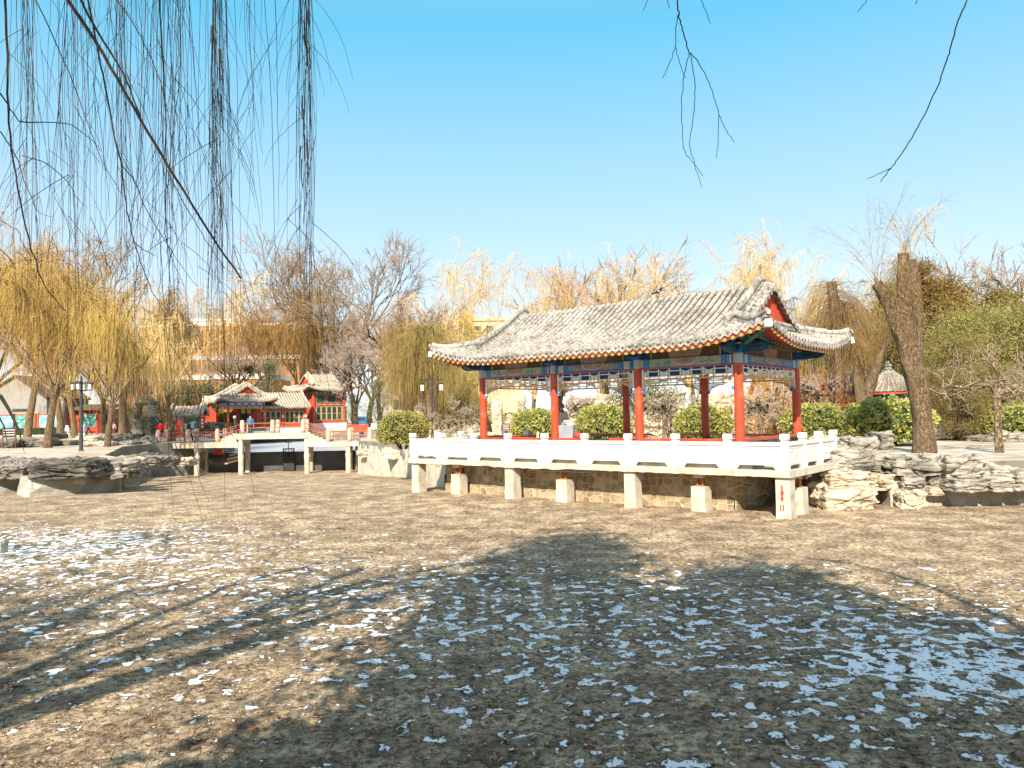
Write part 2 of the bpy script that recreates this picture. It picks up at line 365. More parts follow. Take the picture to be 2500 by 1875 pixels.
SD = Vector((math.sin(SUN_AZ)*math.cos(SUN_EL), math.cos(SUN_AZ)*math.cos(SUN_EL), -math.sin(SUN_EL)))   # light travels this way
so.rotation_euler = SD.to_track_quat('-Z', 'Y').to_euler(); so.location = (-10, -30, 30)
vs = scene.view_settings; vs.view_transform = 'Standard'; vs.look = 'None'; vs.exposure = .97; vs.gamma = 1.0
scene.cycles.max_bounces = 6; scene.cycles.diffuse_bounces = 3; scene.cycles.transparent_max_bounces = 6

# ------------------------------------------------------------------ lakebed
PO = Vector((6.362, 21.442, 0)); YAW = .695
UU = Vector((math.cos(YAW), -math.sin(YAW), 0)); VV = Vector((math.sin(YAW), math.cos(YAW), 0))
def PV(u, v, z=0.0): return PO + UU*u + VV*v + Vector((0, 0, z))

def fbm(x, y, z=0.0, o=4):
    return noise.fractal(Vector((x, y, z)), 1.0, 2.0, o)
ys = [2.0]
while ys[-1] < 61.2: ys.append(ys[-1] + max(.035, .0085*ys[-1]))
xs = []
x = 0.0
while x < 44: xs.append(x); x += .05 + .006*x + (.12 if x > 16 else 0)
xs = sorted([-q for q in xs[1:]] + [q for q in xs if q < 32])
V = np.zeros((len(ys), len(xs), 3), dtype=np.float32)
for j, y in enumerate(ys):
    b0 = bed_z(y)
    for i, x in enumerate(xs):
        a = fbm(x*.35, y*.35, 3.1, 3)*.035
        if y < 26: a += fbm(x*2.3, y*2.3, 0, 3)*.014 + abs(fbm(x*6.0, y*6.0, 5, 3))*.034
        else: a += fbm(x*1.2, y*1.2, 0, 2)*.02
        V[j, i] = (x, y, b0 + a)
nx = len(xs); ii = np.arange((len(ys)-1)*(nx)).reshape(len(ys)-1, nx)[:, :-1].ravel()
F = np.stack([ii, ii+1, ii+1+nx, ii+nx], 1)
m, nt, b = nodes_of('lakebed_soil')
vw = coords(nt, world=True)
def noise_n(sc, det=6, rough=.6, vec=None, dist=0.0):
    n = N(nt, 'ShaderNodeTexNoise', Scale=sc, Detail=det, Roughness=rough, Distortion=dist); nt.links.new(vec or vw, n.inputs['Vector']); return n.outputs['Fac']
nL = noise_n(.16, 4); nM = noise_n(1.3, 8, .7); nF = noise_n(11, 8, .75); nFF = noise_n(48, 4, .7)
soil = ramp(nt, nM, [(.32, (.23, .17, .115)), (.47, (.40, .30, .195)), (.60, (.69, .53, .345))])
fine = ramp(nt, nF, [(.36, .16), (.46, .62), (.54, 1.05), (.68, 1.5)])
soil = mix(nt, 1.0, soil, fine, 'MULTIPLY')
grit = ramp(nt, nFF, [(.30, .45), (.44, 1.0), (.62, 1.05), (.70, 1.7)])
soil = mix(nt, .8, soil, grit, 'MULTIPLY')
big = ramp(nt, nL, [(.3, .78), (.7, 1.15)]); soil = mix(nt, 1.0, soil, big, 'MULTIPLY')
# thin snow left lying in hollows: coverage varies over the lakebed
sep = nt.nodes.new('ShaderNodeSeparateXYZ'); nt.links.new(vw, sep.inputs[0])
def blob(cx, cy, rx, ry, amp):
    dx = mathn(nt, 'DIVIDE', mathn(nt, 'SUBTRACT', sep.outputs[0], cx), rx); dy = mathn(nt, 'DIVIDE', mathn(nt, 'SUBTRACT', sep.outputs[1], cy), ry)
    d2 = mathn(nt, 'ADD', mathn(nt, 'MULTIPLY', dx, dx), mathn(nt, 'MULTIPLY', dy, dy))
    return mathn(nt, 'MULTIPLY', mathn(nt, 'EXPONENT', mathn(nt, 'MULTIPLY', d2, -1.0)), amp)
cov = None
for args in SNOW_BLOBS:
    bb_ = blob(*args); cov = bb_ if cov is None else mathn(nt, 'ADD', cov, bb_)
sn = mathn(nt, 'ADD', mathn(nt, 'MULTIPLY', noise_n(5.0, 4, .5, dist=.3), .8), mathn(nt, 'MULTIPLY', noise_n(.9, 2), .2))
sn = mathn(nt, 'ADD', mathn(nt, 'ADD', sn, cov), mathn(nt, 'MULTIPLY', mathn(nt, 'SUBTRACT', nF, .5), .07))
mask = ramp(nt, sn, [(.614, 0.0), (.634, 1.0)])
wet_and_shade = ramp(nt, sn, [(.54, 1.0), (.61, .5)]); soil = mix(nt, 1.0, soil, wet_and_shade, 'MULTIPLY')  # wet rims round the snow; their dark also puts shade into the soil
snowc = ramp(nt, nM, [(.3, (.80, .83, .86)), (.7, (.92, .94, .95))])
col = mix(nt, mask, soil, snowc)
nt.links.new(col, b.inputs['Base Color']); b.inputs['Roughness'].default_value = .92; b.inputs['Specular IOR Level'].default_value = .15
inv = mathn(nt, 'SUBTRACT', 1.0, mask)
h = mathn(nt, 'ADD', mathn(nt, 'MULTIPLY', mathn(nt, 'ADD', nF, mathn(nt, 'MULTIPLY', nFF, .35)), mathn(nt, 'ADD', mathn(nt, 'MULTIPLY', inv, .85), .15)), mathn(nt, 'MULTIPLY', mask, .35))
bump(nt, b, h, 1.0, .045)
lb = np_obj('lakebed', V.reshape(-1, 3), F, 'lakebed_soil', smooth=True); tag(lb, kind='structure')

# ------------------------------------------------------------------ banks (one sheet with the lake and the frozen pond left open)
BZ = 1.25
LAKE = [(-60, 2.6), (-60, 24), (-27.5, 27.5), (-22.2, 31.5), (-20.2, 33.0), (-19.6, 31.0), (-17.3, 32.6), (-17.6, 34.5), (-20.0, 37.5), (-22.4, 43), (-25.5, 50), (-26.2, 56), (-24.0, 60.3),
        (-24, 66), (-31, 72), (-46, 84), (-40, 91.5), (0, 91.5), (2, 89), (-6, 84), (-11, 76), (-12.2, 66), (-12.4, 60.3), (-11.4, 57.5), (-10.9, 54), (-8.6, 49), (-6.3, 45), (-4.4, 39), (-3.6, 34), (-2.3, 29.3), (PV(-.45, .35).x, PV(-.45, .35).y), (7.7, 24.8), (8.9, 24.2), (8.8, 22.8), (11, 22.9), (14.5, 22.6), (20, 22.6), (60, 20), (60, 2.6)]
OUT = [(-700, -60), (700, -60), (700, 900), (-700, 900)]
polys = [[Vector((x, y, BZ)) for x, y in P] for P in (OUT, LAKE)]
tris = tessellate_polygon(polys); flatv = [p for P in polys for p in P]
bmb = MB(); bmb.add(flatv, [tuple(t) for t in tris])
for P in polys[1:]:
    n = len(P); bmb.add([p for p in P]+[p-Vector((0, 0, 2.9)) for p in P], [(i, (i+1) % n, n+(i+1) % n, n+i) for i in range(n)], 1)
m, nt, b = nodes_of('bank_soil')
vw = coords(nt, world=True)
n1 = N(nt, 'ShaderNodeTexNoise', Scale=.35, Detail=8, Roughness=.65); nt.links.new(vw, n1.inputs['Vector'])
n2 = N(nt, 'ShaderNodeTexNoise', Scale=5, Detail=8, Roughness=.7); nt.links.new(vw, n2.inputs['Vector'])
c = ramp(nt, n1.outputs['Fac'], [(.34, (.30, .20, .11)), (.46, (.44, .34, .22)), (.56, (.52, .45, .35)), (.66, (.60, .54, .45))])
c = mix(nt, .7, c, ramp(nt, n2.outputs['Fac'], [(.32, .55), (.5, 1.0), (.7, 1.25)]), 'MULTIPLY')
nt.links.new(c, b.inputs['Base Color']); b.inputs['Roughness'].default_value = .95; bump(nt, b, n2.outputs['Fac'], .6, .03)
tag(bmb.build('ground', ['bank_soil', 'grey_wall']), kind='structure')

# paved walks
pm('paving', [(.32, (.34, .28, .21)), (.5, (.56, .50, .41)), (.7, (.68, .62, .53))], scale=1.3, detail=9, rough=.9, bstr=.4, bscale=9, bdist=.02, world=True, stretch=(1, 1, 1))
m = MATS['paving']; nt = m.node_tree; b = nt.nodes['Principled BSDF']
br = N(nt, 'ShaderNodeTexBrick', Scale=1.0); br.inputs['Brick Width'].default_value = .9; br.inputs['Row Height'].default_value = .5; br.inputs['Mortar Size'].default_value = .02
br.inputs['Color1'].default_value = (1, 1, 1, 1); br.inputs['Color2'].default_value = (.82, .82, .82, 1); br.inputs['Mortar'].default_value = (.45, .45, .45, 1)
nt.links.new(coords(nt, world=True), br.inputs['Vector']); src = b.inputs['Base Color'].links[0].from_socket
nt.links.new(mix(nt, 1.0, src, br.outputs['Color'], 'MULTIPLY'), b.inputs['Base Color'])
def sheet(name, pts, z, mat):
    mb = MB(); mb.add([(x, y, z) for x, y in pts], [tuple(range(len(pts)))]); return tag(mb.build(name, mat), kind='structure')
sheet('path', [(-62, 30), (-29, 29.5), (-23.5, 33.5), (-21.3, 36.5), (-23.5, 42), (-27.5, 50), (-28.5, 56), (-29, 60), (-34, 60), (-34, 53), (-40, 46), (-60, 45)], BZ+.004, 'paving')
sheet('path', [(12.5, 24.2), (60, 22), (60, 33), (24, 31), (15, 29.5), (11.5, 27)], BZ+.004, 'paving')
sheet('path', [(-46, 92.2), (4, 92.2), (10, 70), (22, 62), (24, 70), (14, 96), (6, 104), (-80, 104), (-80, 98)], BZ+.004, 'paving')
# pond ice
pm('ice', [(.3, (.34, .38, .43)), (.55, (.46, .51, .57)), (.75, (.58, .62, .67))], scale=.25, detail=8, rough=.35, bstr=.05, world=True, stretch=(1, .6, 1))
sheet('pond_ice', [(-48, 60.7), (4, 60.7), (4, 92), (-48, 92)], .14, 'ice')
dm = MB(); dm.bb(-24.4, -12.0, 60.35, 60.75, -1.6, .20); dm.bb(-24.4, -12.0, 60.30, 60.80, .20, .27)
tag(dm.build('dam_wall', 'dam_concrete'), 'low grey concrete dam wall holding back the pond ice behind the bridge', 'wall')
# ------------------------------------------------------------------ curved tiled roofs
def roof_fn(u0, u1, v0, v1, ze, rise, flare, FR, ug0=None, ug1=None, a=.62):
    """hip-and-gable surface: eave rectangle u0..u1 x v0..v1 at height ze; returns z(u, v)"""
    smax = (v1-v0)/2
    def H(s):
        t = min(max(s/smax, 0), 1); z = rise*(a*t + (1-a)*t*t)
        if t > .9: z -= rise*.6*(t-.9)**2*4
        return z
    def Z(u, v):
        sf, sb, sl, sr = v-v0, v1-v, u-u0, u1-u
        s = min(sf, sb) if (ug0 is not None and ug0 <= u <= ug1) else min(sf, sb, sl, sr)
        z = ze + H(s)
        for p, q in ((sf, sl), (sf, sr), (sb, sl), (sb, sr)):
            if p < FR and q < FR: z += flare*(1-max(p, 0)/FR)**2*(1-max(q, 0)/FR)**2
        return z
    return Z, H, smax
RPROF = [(-.085, 0), (-.085, .09), (-.06, .09), (-.06, .15), (-.085, .15), (-.085, .20), (-.045, .26), (0, .285), (.045, .26), (.085, .20), (.085, .15), (.06, .15), (.06, .09), (.085, .09), (.085, 0)]
def scaled(p, k): return [(a*k, b_*k) for a, b_ in p]

def hip_gable_roof(root, u0, u1, v0, v1, ze, rise, flare, FR, ug0, ug1, sp=.24, tr=.07, seg=.2, mats=('clay_tiles', 'clay_pan'), raft=True, rk=1.0, wall_v=(0, 0), gable='orange_red_wall', raft_parts=True):
    Z, H, smax = roof_fn(u0, u1, v0, v1, ze, rise, flare, FR, ug0, ug1)
    vm = (v0+v1)/2
    tiles = MB(); pan = MB(); ends = MB(); rows = []
    fas = MB()
    def run(kind):
        lo, hi = (u0, u1) if kind in 'fb' else (v0, v1)
        n = max(4, int(round((hi-lo)/sp))); st = (hi-lo)/n; prev = None
        for i in range(n+1):
            q = lo + st*i
            q = min(max(q, lo+.02), hi-.02)
            dl, dh = q-lo, hi-q
            if kind in 'fb':
                L = smax if ug0 <= q <= ug1 else min(dl, dh, smax)
            else:
                L = min(dl, dh, (u1-ug1)+.04 if kind == 'r' else (ug0-u0)+.04)
            L = max(L, .06)
            K = max(3, int(L/seg)+2) if raft_parts else max(3, int(L/seg)+2)
            K = max(3, int(smax/seg)+2)
            pts = []
            for k in range(K):
                s = L*k/(K-1)
                if kind == 'f': u, v = q, v0+s
                elif kind == 'b': u, v = q, v1-s
                elif kind == 'l': u, v = u0+s, q
                else: u, v = u1-s, q
                zz = Z(min(max(u, u0), u1), v) if not (kind in 'lr') else None
                if zz is None:
                    sf = min(v-v0, v1-v); zz = ze+H(min(s, sf) if True else s)
                    for p_ in (v-v0, v1-v):
                        if p_ < FR and s < FR: zz += flare*(1-max(p_, 0)/FR)**2*(1-s/FR)**2
                pts.append(Vector((u, v, zz)))
            ax = Vector((1, 0, 0)) if kind in 'fb' else Vector((0, 1, 0))
            out = {'f': Vector((0, -1, 0)), 'b': Vector((0, 1, 0)), 'l': Vector((-1, 0, 0)), 'r': Vector((1, 0, 0))}[kind]
            # round tile row
            if L > .15:
                ring = []
                sec = 5
                for k, p in enumerate(pts):
                    t = (pts[min(k+1, K-1)]-pts[max(k-1, 0)]).normalized(); nn = ax.cross(t); nn = nn if nn.z > 0 else -nn
                    rr = tr*(1.06 if k % 2 else .95)
                    for a_ in range(sec+1):
                        an = PI*a_/sec; ring.append(p + ax*math.cos(an)*rr + nn*(math.sin(an)*rr*1.05 - .01))
                c = sec+1
                tiles.add(ring, [(k*c+a_, k*c+a_+1, (k+1)*c+a_+1, (k+1)*c+a_) for k in range(K-1) for a_ in range(sec)])
                t = (pts[1]-pts[0]).normalized()
                ends.tube([pts[0]-t*.05+Vector((0, 0, .02)), pts[0]+t*.02+Vector((0, 0, .02))], tr*1.12, 9)
            sunk = [p - Vector((0, 0, .035)) for p in pts]
            if prev is not None:
                o = len(pan.v); pan.add(prev+sunk, [(k, k+1, K+k+1, K+k) for k in range(K-1)])
                mid = (prev[0]+sunk[0])/2; d = (sunk[0]-prev[0]); dn = d.normalized(); w_ = d.length
                # drip tile: a pointed plate hanging between two rows
                dr = [(-w_*.46, .03), (-w_*.46, -.035), (-w_*.25, -.075), (0, -.12), (w_*.25, -.075), (w_*.46, -.035), (w_*.46, .03), (0, -.02)]
                ends.prism(dr, mid + out*.035, dn, Vector((0, 0, 1)), out*.02)
                # red board behind the drip tiles
                fas.beam(prev[0]-Vector((0, 0, .10))-out*.02, sunk[0]-Vector((0, 0, .10))-out*.02, .03, .12)
            prev = sunk; rows.append((kind, q, pts, out, ax, L))
    for k in 'fblr': run(k)
    pan.build('roof_pan', mats[1], root, smooth=False)
    o = tiles.build('roof_tiles', mats[0], root, smooth=True)
    ends.build('eave_tiles', mats[0], root)
    fas.build('fascia', 'red_lacquer', root)
    # ridges
    for sx, ug, ue in ((-1, ug0, u0), (1, ug1, u1)):
        d = .14*rk
        path = []
        for i in range(25):
            v = v0+.9*rk*1.0 + (v1-v0-1.8*rk)*i/24
            path.append(Vector((ug-sx*d, v, Z(ug-sx*d, v)-.02)))
        rb = MB(); rb.sweep(path, [(a_*rk*.95, b_*rk*1.35) for a_, b_ in RPROF], (1, 0, 0))
        for p, s_ in ((path[0], -1), (path[-1], 1)): rb.disc(p+Vector((0, s_*.02, .18*rk)), (0, s_, -.2), .085*rk, .04)
        rb.build('gable_ridge', mats[0], root)
        # tile drips along the gable edge
        gd = MB()
        nst = int((v1-v0-1.6*rk)/(sp*.95)); hang = .30*rk
        for i in range(nst+1):
            v = v0+.85*rk+(v1-v0-1.7*rk)*i/nst; z = Z(ug-sx*d, v)
            a0 = Vector((ug-sx*d*.3, v, z+.05*rk)); a1 = Vector((ug+sx*(hang-.02), v, z-.07*rk))
            gd.tube([a0, a1], tr*.95, 7)
            if i < nst:
                vn = v+(v1-v0-1.7*rk)/nst; zn = Z(ug-sx*d, vn); dd = Vector((0, vn-v, zn-z)); mid = a1+dd/2; dn = dd.normalized(); wv_ = dd.length
                dnn = Vector((0, -dn.z, dn.y)); 
                if dnn.z > 0: dnn = -dnn
                gd.prism([(-wv_*.45, -.02), (wv_*.45, -.02), (wv_*.3, .07), (0, .12), (-wv_*.3, .07)], mid-Vector((sx*.02, 0, 0)), dn, dnn, Vector((sx*.02, 0, 0)))
                gd.add([a0+Vector((0, 0, -.02)), a1, a1+dd, a0+dd+Vector((0, 0, -.02))], [(0, 1, 2, 3)])
        gd.build('gable_tiles', mats[0], root)
        # gable board
        lo = abs(ue-ug)
        vs_ = [v0+lo*.75+(v1-v0-lo*1.5)*i/24 for i in range(25)]
        poly = [(v, Z(ug-sx*.01, v)-.03) for v in vs_]
        gb = MB(); gb.prism(poly, (ug+sx*.02, 0, 0), (0, 1, 0), (0, 0, 1), (sx*.04, 0, 0)); gb.build('gable', gable, root)
        # low ridge at the foot of the gable
        zz = ze+H(lo); br_ = MB(); br_.sweep([Vector((ug+sx*.16*rk, v0+lo+.0, zz)), Vector((ug+sx*.16*rk, v1-lo, zz))], scaled(RPROF, rk*.8), (1, 0, 0)); br_.build('foot_ridge', mats[0], root)
        for sy, ve in ((-1, v0), (1, v1)):
            path = []
            for i in range(11):
                s = (lo+.12)*(1-i/10); s = max(s, -.12)
                uu, vv_ = ue-sx*s, ve-sy*s
                z = ze+H(max(s, 0)) + flare*(1-max(s, 0)/FR)**4 if s < FR else ze+H(s)
                if i == 10: z += .02
                path.append(Vector((uu, vv_, z-.02)))
            hb = MB(); sd = Vector((sx, -sy, 0)).normalized()
            hb.sweep(path[:7], [(a_*rk, b_*rk*1.15) for a_, b_ in RPROF], sd); hb.sweep([p+Vector((0, 0, .02)) for p in path[5:]], [(a_*rk*.85, b_*rk*.95) for a_, b_ in RPROF], sd)
            tip = path[-1]; hb.disc(tip+Vector((0, 0, .14*rk)), (sx, sy, .15), .07*rk, .06)
            hb.build('hip_ridge', mats[0], root)
            cb = MB(); c0 = Vector((ue-sx*1.3*rk, ve-sy*1.3*rk, ze-.05)); c1 = Vector((ue-sx*.03, ve-sy*.03, ze+flare-.16))
            cb.beam(c0, c1, .16*rk, .17*rk, 0); cb.beam(c1, c1+(c1-c0).normalized()*.12, .175*rk, .19*rk, 1)
            cb.build('corner_beam', ['teal_paint', 'white_paint'], root)
    # soffit and rafters
    sof = MB()
    for kind in 'fblr':
        rr = [r for r in rows if r[0] == kind]
        for A, B in zip(rr, rr[1:]):
            for (s0, s1) in ((.03, .5), (.5, 1.35*rk)):
                P = []
                for r_, s in ((A, s0), (B, s0), (B, s1), (A, s1)):
                    s = min(s, max(r_[5], .05)); p0 = r_[2][0]; 
                    zz = p0.z + (ze+H(s)-(ze)) - (p0.z-ze)*min(1, s/1.3)*1.0 - .11
                    P.append(Vector((p0.x, p0.y, zz)) - r_[3]*s)
                sof.add(P, [(0, 1, 2, 3)])
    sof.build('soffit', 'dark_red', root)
    if raft:
        parts = []
        for r_ in rows:
            kind, q, pts, out, ax, L = r_
            if L < .2: continue
            p0 = pts[0]
            def at(s): return Vector((p0.x, p0.y, p0.z + H(s) - (p0.z-ze)*min(1, s/1.3) - .11)) - out*s
            L1 = min(L, .75*rk); L2 = min(L, 1.5*rk)
            a0 = at(.02)-Vector((0, 0, .055)); a1 = at(L1)-Vector((0, 0, .055))
            a0 = a0+out*(.06 if kind in 'fb' else .02)-Vector((0, 0, .025)); parts.append((kind, a0, a1-Vector((0, 0, .02)), at(min(.45*rk, L*.6))-Vector((0, 0, .15)), at(L2)-Vector((0, 0, .13)), out))
        rest = MB(); n_i = 0; rm = ['red_lacquer', 'rafter_end_green', 'teal_paint']
        for kind, a0, a1, b0, b1, out in parts:
            one = MB() if (raft_parts and kind in 'fr' and n_i < 100) else rest
            one.beam(a0, a1, .085*rk, .085*rk, 0); one.beam(a0+out*.008, a0-out*.012, .088*rk, .088*rk, 1)
            if (b1-b0).length > .1: one.tube([b0, b1], .05*rk, 6, 2)
            if one is not rest: one.build('rafter', rm, root); n_i += 1
        if rest.v:
            ro = rest.build('rafter', rm, root); ro['kind'] = 'stuff'
    return Z, H

def lattice_panel(mb, a, b, z0, z1, n_units, mi=0, bt=.028, dp=.03, rail=None, side=None):
    """openwork frieze between two points (horizontal), from z0 to z1"""
    a, b = Vector((a[0], a[1], 0)), Vector((b[0], b[1], 0)); d = (b-a); L = d.length; d.normalize()
    def bar(x0, y0, x1, y1, t=bt, m_=mi):
        p = a+d*x0+Vector((0, 0, y0)); q = a+d*x1+Vector((0, 0, y1)); mb.beam(p, q, dp if abs(y1-y0) < 1e-6 else t, t if abs(y1-y0) < 1e-6 else dp, m_)
    def hb_(x0, x1, y): mb.beam(a+d*x0+Vector((0, 0, y)), a+d*x1+Vector((0, 0, y)), dp, bt, mi)
    def vb(x, y0, y1):
        c = a+d*x+Vector((0, 0, (y0+y1)/2)); ang = math.atan2(d.y, d.x); mb.box(c, (bt, dp*1.08, y1-y0), mi, rz=ang)
    hgt = z1-z0; W_ = L/n_units
    for i in range(n_units):
        x0 = i*W_; c = x0+W_/2; rw, rh = W_*.25, hgt*.27; zc = (z0+z1)/2
        vb(c-rw, z0, z1); vb(c+rw, z0, z1)
        hb_(c-rw*1.45, c+rw*1.45, zc+rh); hb_(c-rw*1.45, c+rw*1.45, zc-rh)
        vb(c-rw*1.45, zc-rh, zc+rh); vb(c+rw*1.45, zc-rh, zc+rh)
        hb_(x0, c-rw*1.05, zc); hb_(c+rw*1.05, x0+W_, zc)
        vb(x0+W_*.06, zc-rh*.6, zc+rh*.6); vb(x0+W_*.94, zc-rh*.6, zc+rh*.6)
        hb_(x0, x0+W_*.14, zc+rh*.6); hb_(x0, x0+W_*.14, zc-rh*.6); hb_(x0+W_*.86, x0+W_, zc+rh*.6); hb_(x0+W_*.86, x0+W_, zc-rh*.6)

# ------------------------------------------------------------------ the main pavilion
PIV = tuple(PO)
LB, WB = 3.217, 4.533
FZ = 1.56
pav = thing('pavilion', 'long red columned open pavilion with curved tiled roof on the stone platform', 'pavilion', PO, -YAW)
hip_gable_roof(pav, -3*LB-1.38, 1.38, -1.27, WB+1.27, 4.78, 1.95, .47, 2.8, -3*LB-.0, -.0, sp=.235, tr=.07)
cols = [(-k*LB, 0) for k in range(4)] + [(-k*LB, WB) for k in range(4)]
colprof = [(.155, FZ), (.155, FZ+.05), (.13, FZ+.07), (.13, 2.6), (.125, 4.17)]
for k, (u, v) in enumerate(cols):
    cm = MB(); cm.lathe((u, v, 0), [(.135, FZ), (.135, 2.6), (.125, 4.185)], 20, 0)
    c_ = cm.build('column', ['red_lacquer'], pav, smooth=False); smooth_by_angle(c_)
    hm = MB(); hm.lathe((u, v, 0), [(.14, 4.19), (.14, 4.47)], 20, 0); hm.lathe((u, v, 0), [(.146, 4.47), (.146, 4.50)], 20, 1); hm.lathe((u, v, 0), [(.146, 4.185), (.146, 4.20)], 20, 1)
    hm.build('column_head', ['dotted_paint', 'red_lacquer'], pav)
    cb = MB(); sv = -1 if v == 0 else 1; dv = v+sv*.12
    cb.box((u, v+sv*.1, 4.63), (.42, .42, .20), 0); cb.box((u, v+sv*.1, 4.52), (.34, .34, .06), 0); cb.box((u, v+sv*.315, 4.63), (.36, .012, .14), 1); cb.box((u, v+sv*.1, 4.745), (.47, .47, .035), 2)
    cb.build('capital', ['blue_paint', 'deep_blue', 'cream_line'], pav)
bays = [((-(k+1)*LB, 0), (-k*LB, 0)) for k in range(3)] + [((0, 0), (0, WB))] + [((-(k+1)*LB, WB), (-k*LB, WB)) for k in range(3)] + [((-3*LB, 0), (-3*LB, WB))]
for bi, (a, b_) in enumerate(bays):
    a, b_ = Vector((a[0], a[1], 0)), Vector((b_[0], b_[1], 0)); d = (b_-a).normalized(); L = (b_-a).length
    cen = (a+b_)/2; mid_c = Vector((-1.5*LB, WB/2, 0))
    out = Vector((d.y, -d.x, 0)); out = out if (cen-mid_c).dot(out) > 0 else -out
    a2, b2 = a+d*.135, b_-d*.135
    z_ = lambda p, z: Vector((p.x, p.y, z))
    bm_ = MB(); bm_.beam(z_(a2, 4.335), z_(b2, 4.335), .18, .27, 0)
    Lb = (b2-a2).length; style = 'flower' if bi in (0, 2, 5) else 'scroll'
    def slab(x0, x1, z0, z1, off, mi): 
        p = a2+d*((x0+x1)/2)+out*(.09+off/2); bm_.box((p.x, p.y, (z0+z1)/2), (x1-x0, off, z1-z0), mi, rz=math.atan2(d.y, d.x))
    z0, z1 = 4.215, 4.455
    if style == 'flower':
        for x in (.0, Lb-.09): slab(x+.01, x+.08, z0, z1, .004, 3)
        for x in (.10, Lb-.15): slab(x, x+.05, z0, z1, .004, 5)
        for x in (.17, Lb-.31): slab(x, x+.14, z0, z1, .005, 1)
        for x in (.335, Lb-.375): slab(x, x+.04, z0, z1, .006, 4)
        slab(.39, Lb-.39, z0, z1, .005, 2)
    else:
        for x in (.0, Lb-.05): slab(x+.01, x+.05, z0, z1, .004, 1)
        for x in (.10, Lb-.32): slab(x, x+.22, z0, z1, .004, 3)
        slab(.36, Lb-.36, z0+.015, z1-.015, .003, 1)
        # torn-edged cream scroll
        P = []; Q = []
        for i in range(33):
            t = i/32; x = .52+(Lb-1.04)*t; e = .012*math.sin(i*2.1)+.012*math.sin(i*4.7+bi)
            P.append((x, 4.405+e)); Q.append((x, 4.275-e*1.4+.03*math.cos((t-.5)*12)))
        bm_.prism(P+Q[::-1], a2+out*.094, d, Vector((0, 0, 1)), out*.004, 5)
    rs = random.Random(bi)
    for cx_ in ((.75, Lb-.75) if style == 'flower' else (.75, .95, Lb-.9)):
        for j in range(11 if style == 'flower' else 5):
            x = cx_+rs.uniform(-.22, .22); z = rs.uniform(4.27, 4.40); p = a2+d*x+out*.097
            bm_.disc((p.x, p.y, z), out, rs.uniform(.012, .028), .004, 6, rs.choice([6, 6, 1, 7, 8] if style == 'flower' else [6, 8]))
        for j in range(5 if style == 'flower' else 2):
            x = cx_+rs.uniform(-.25, .2); z = rs.uniform(4.26, 4.36); p = a2+d*x+out*.099; bm_.beam(z_(p, z), z_(p+d*.12, z+rs.uniform(-.04, .07)), .004, .012, 7)
    bm_.build('painted_beam', ['blue_paint', 'bright_blue', 'pale_panel', 'dotted_paint', 'yellow_paint', 'faded_shield', 'flower_pink', 'teal_paint', 'cream_line'], pav)
    # upper board and round purlin, with the cartouche that spans both
    up = MB(); up.beam(z_(a+out*.0, 4.60), z_(b_, 4.60), .10, .24, 0); up.tube([z_(a+out*.02, 4.82), z_(b_+out*.02, 4.82)], .12, 14, 0)
    for q in (a2, b2):
        s_ = 1 if q is a2 else -1; p = q+d*s_*.17+out*.052; up.box((p.x, p.y, 4.60), (.34, .02, .22), 1, rz=math.atan2(d.y, d.x)); p2 = q+d*s_*.36+out*.054; up.box((p2.x, p2.y, 4.60), (.03, .02, .22), 2, rz=math.atan2(d.y, d.x))
    up.build('upper_beam', ['brown_board', 'deep_blue', 'yellow_paint'], pav)
    sh = MB(); wS = .52
    def half(rx, rz_, zt, n=14): return [(rx*math.cos(PI+PI*i/n)*(1.0), zt+rz_*math.sin(PI+PI*i/n)) for i in range(n+1)]
    c0 = (a2+b2)/2
    sh.prism(half(.43, .215, 4.462), c0+out*.0975, d, Vector((0, 0, 1)), out*.006, 1); sh.prism(half(.405, .197, 4.462), c0+out*.1045, d, Vector((0, 0, 1)), out*.004, 0)
    sh.prism([(-.56, 4.715), (-.46, 4.49), (.46, 4.49), (.56, 4.715)], c0+out*.053, d, Vector((0, 0, 1)), out*.008, 1)
    sh.prism([(-.535, 4.712), (-.445, 4.495), (.445, 4.495), (.535, 4.712)], c0+out*.062, d, Vector((0, 0, 1)), out*.006, 0)
    sh.build('cartouche', ['faded_shield', 'cream_line'], pav)
    # red rail, lattice frieze, corner brackets
    rl = MB(); rl.beam(z_(a2, 4.183), z_(b2, 4.183), .07, .035); rl.build('frieze_rail', 'red_lacquer', pav)
    side_bay = bi == 3
    lm = MB(); lattice_panel(lm, a2+d*.03, b2-d*.03, 3.86, 4.16, 6 if abs(L-WB) < .1 else 4, 0)
    lm.beam(z_(a2, 3.845), z_(b2, 3.845), .05, .045, 1)
    for q, s_ in ((a2, 1), (b2, -1)):
        p = q+d*s_*.03; lm.box((p.x, p.y, 3.86), (.05, .06, .60), 0, rz=math.atan2(d.y, d.x)); lm.box((p.x, p.y, 3.52), (.065, .07, .10), 3, rz=math.atan2(d.y, d.x)); lm.box((p.x, p.y, 3.585), (.05, .055, .03), 4, rz=math.atan2(d.y, d.x))
    lm.build('lattice_frieze', ['lattice_white', 'lattice_orange', 'red_lacquer', 'bright_blue', 'white_paint'], pav)
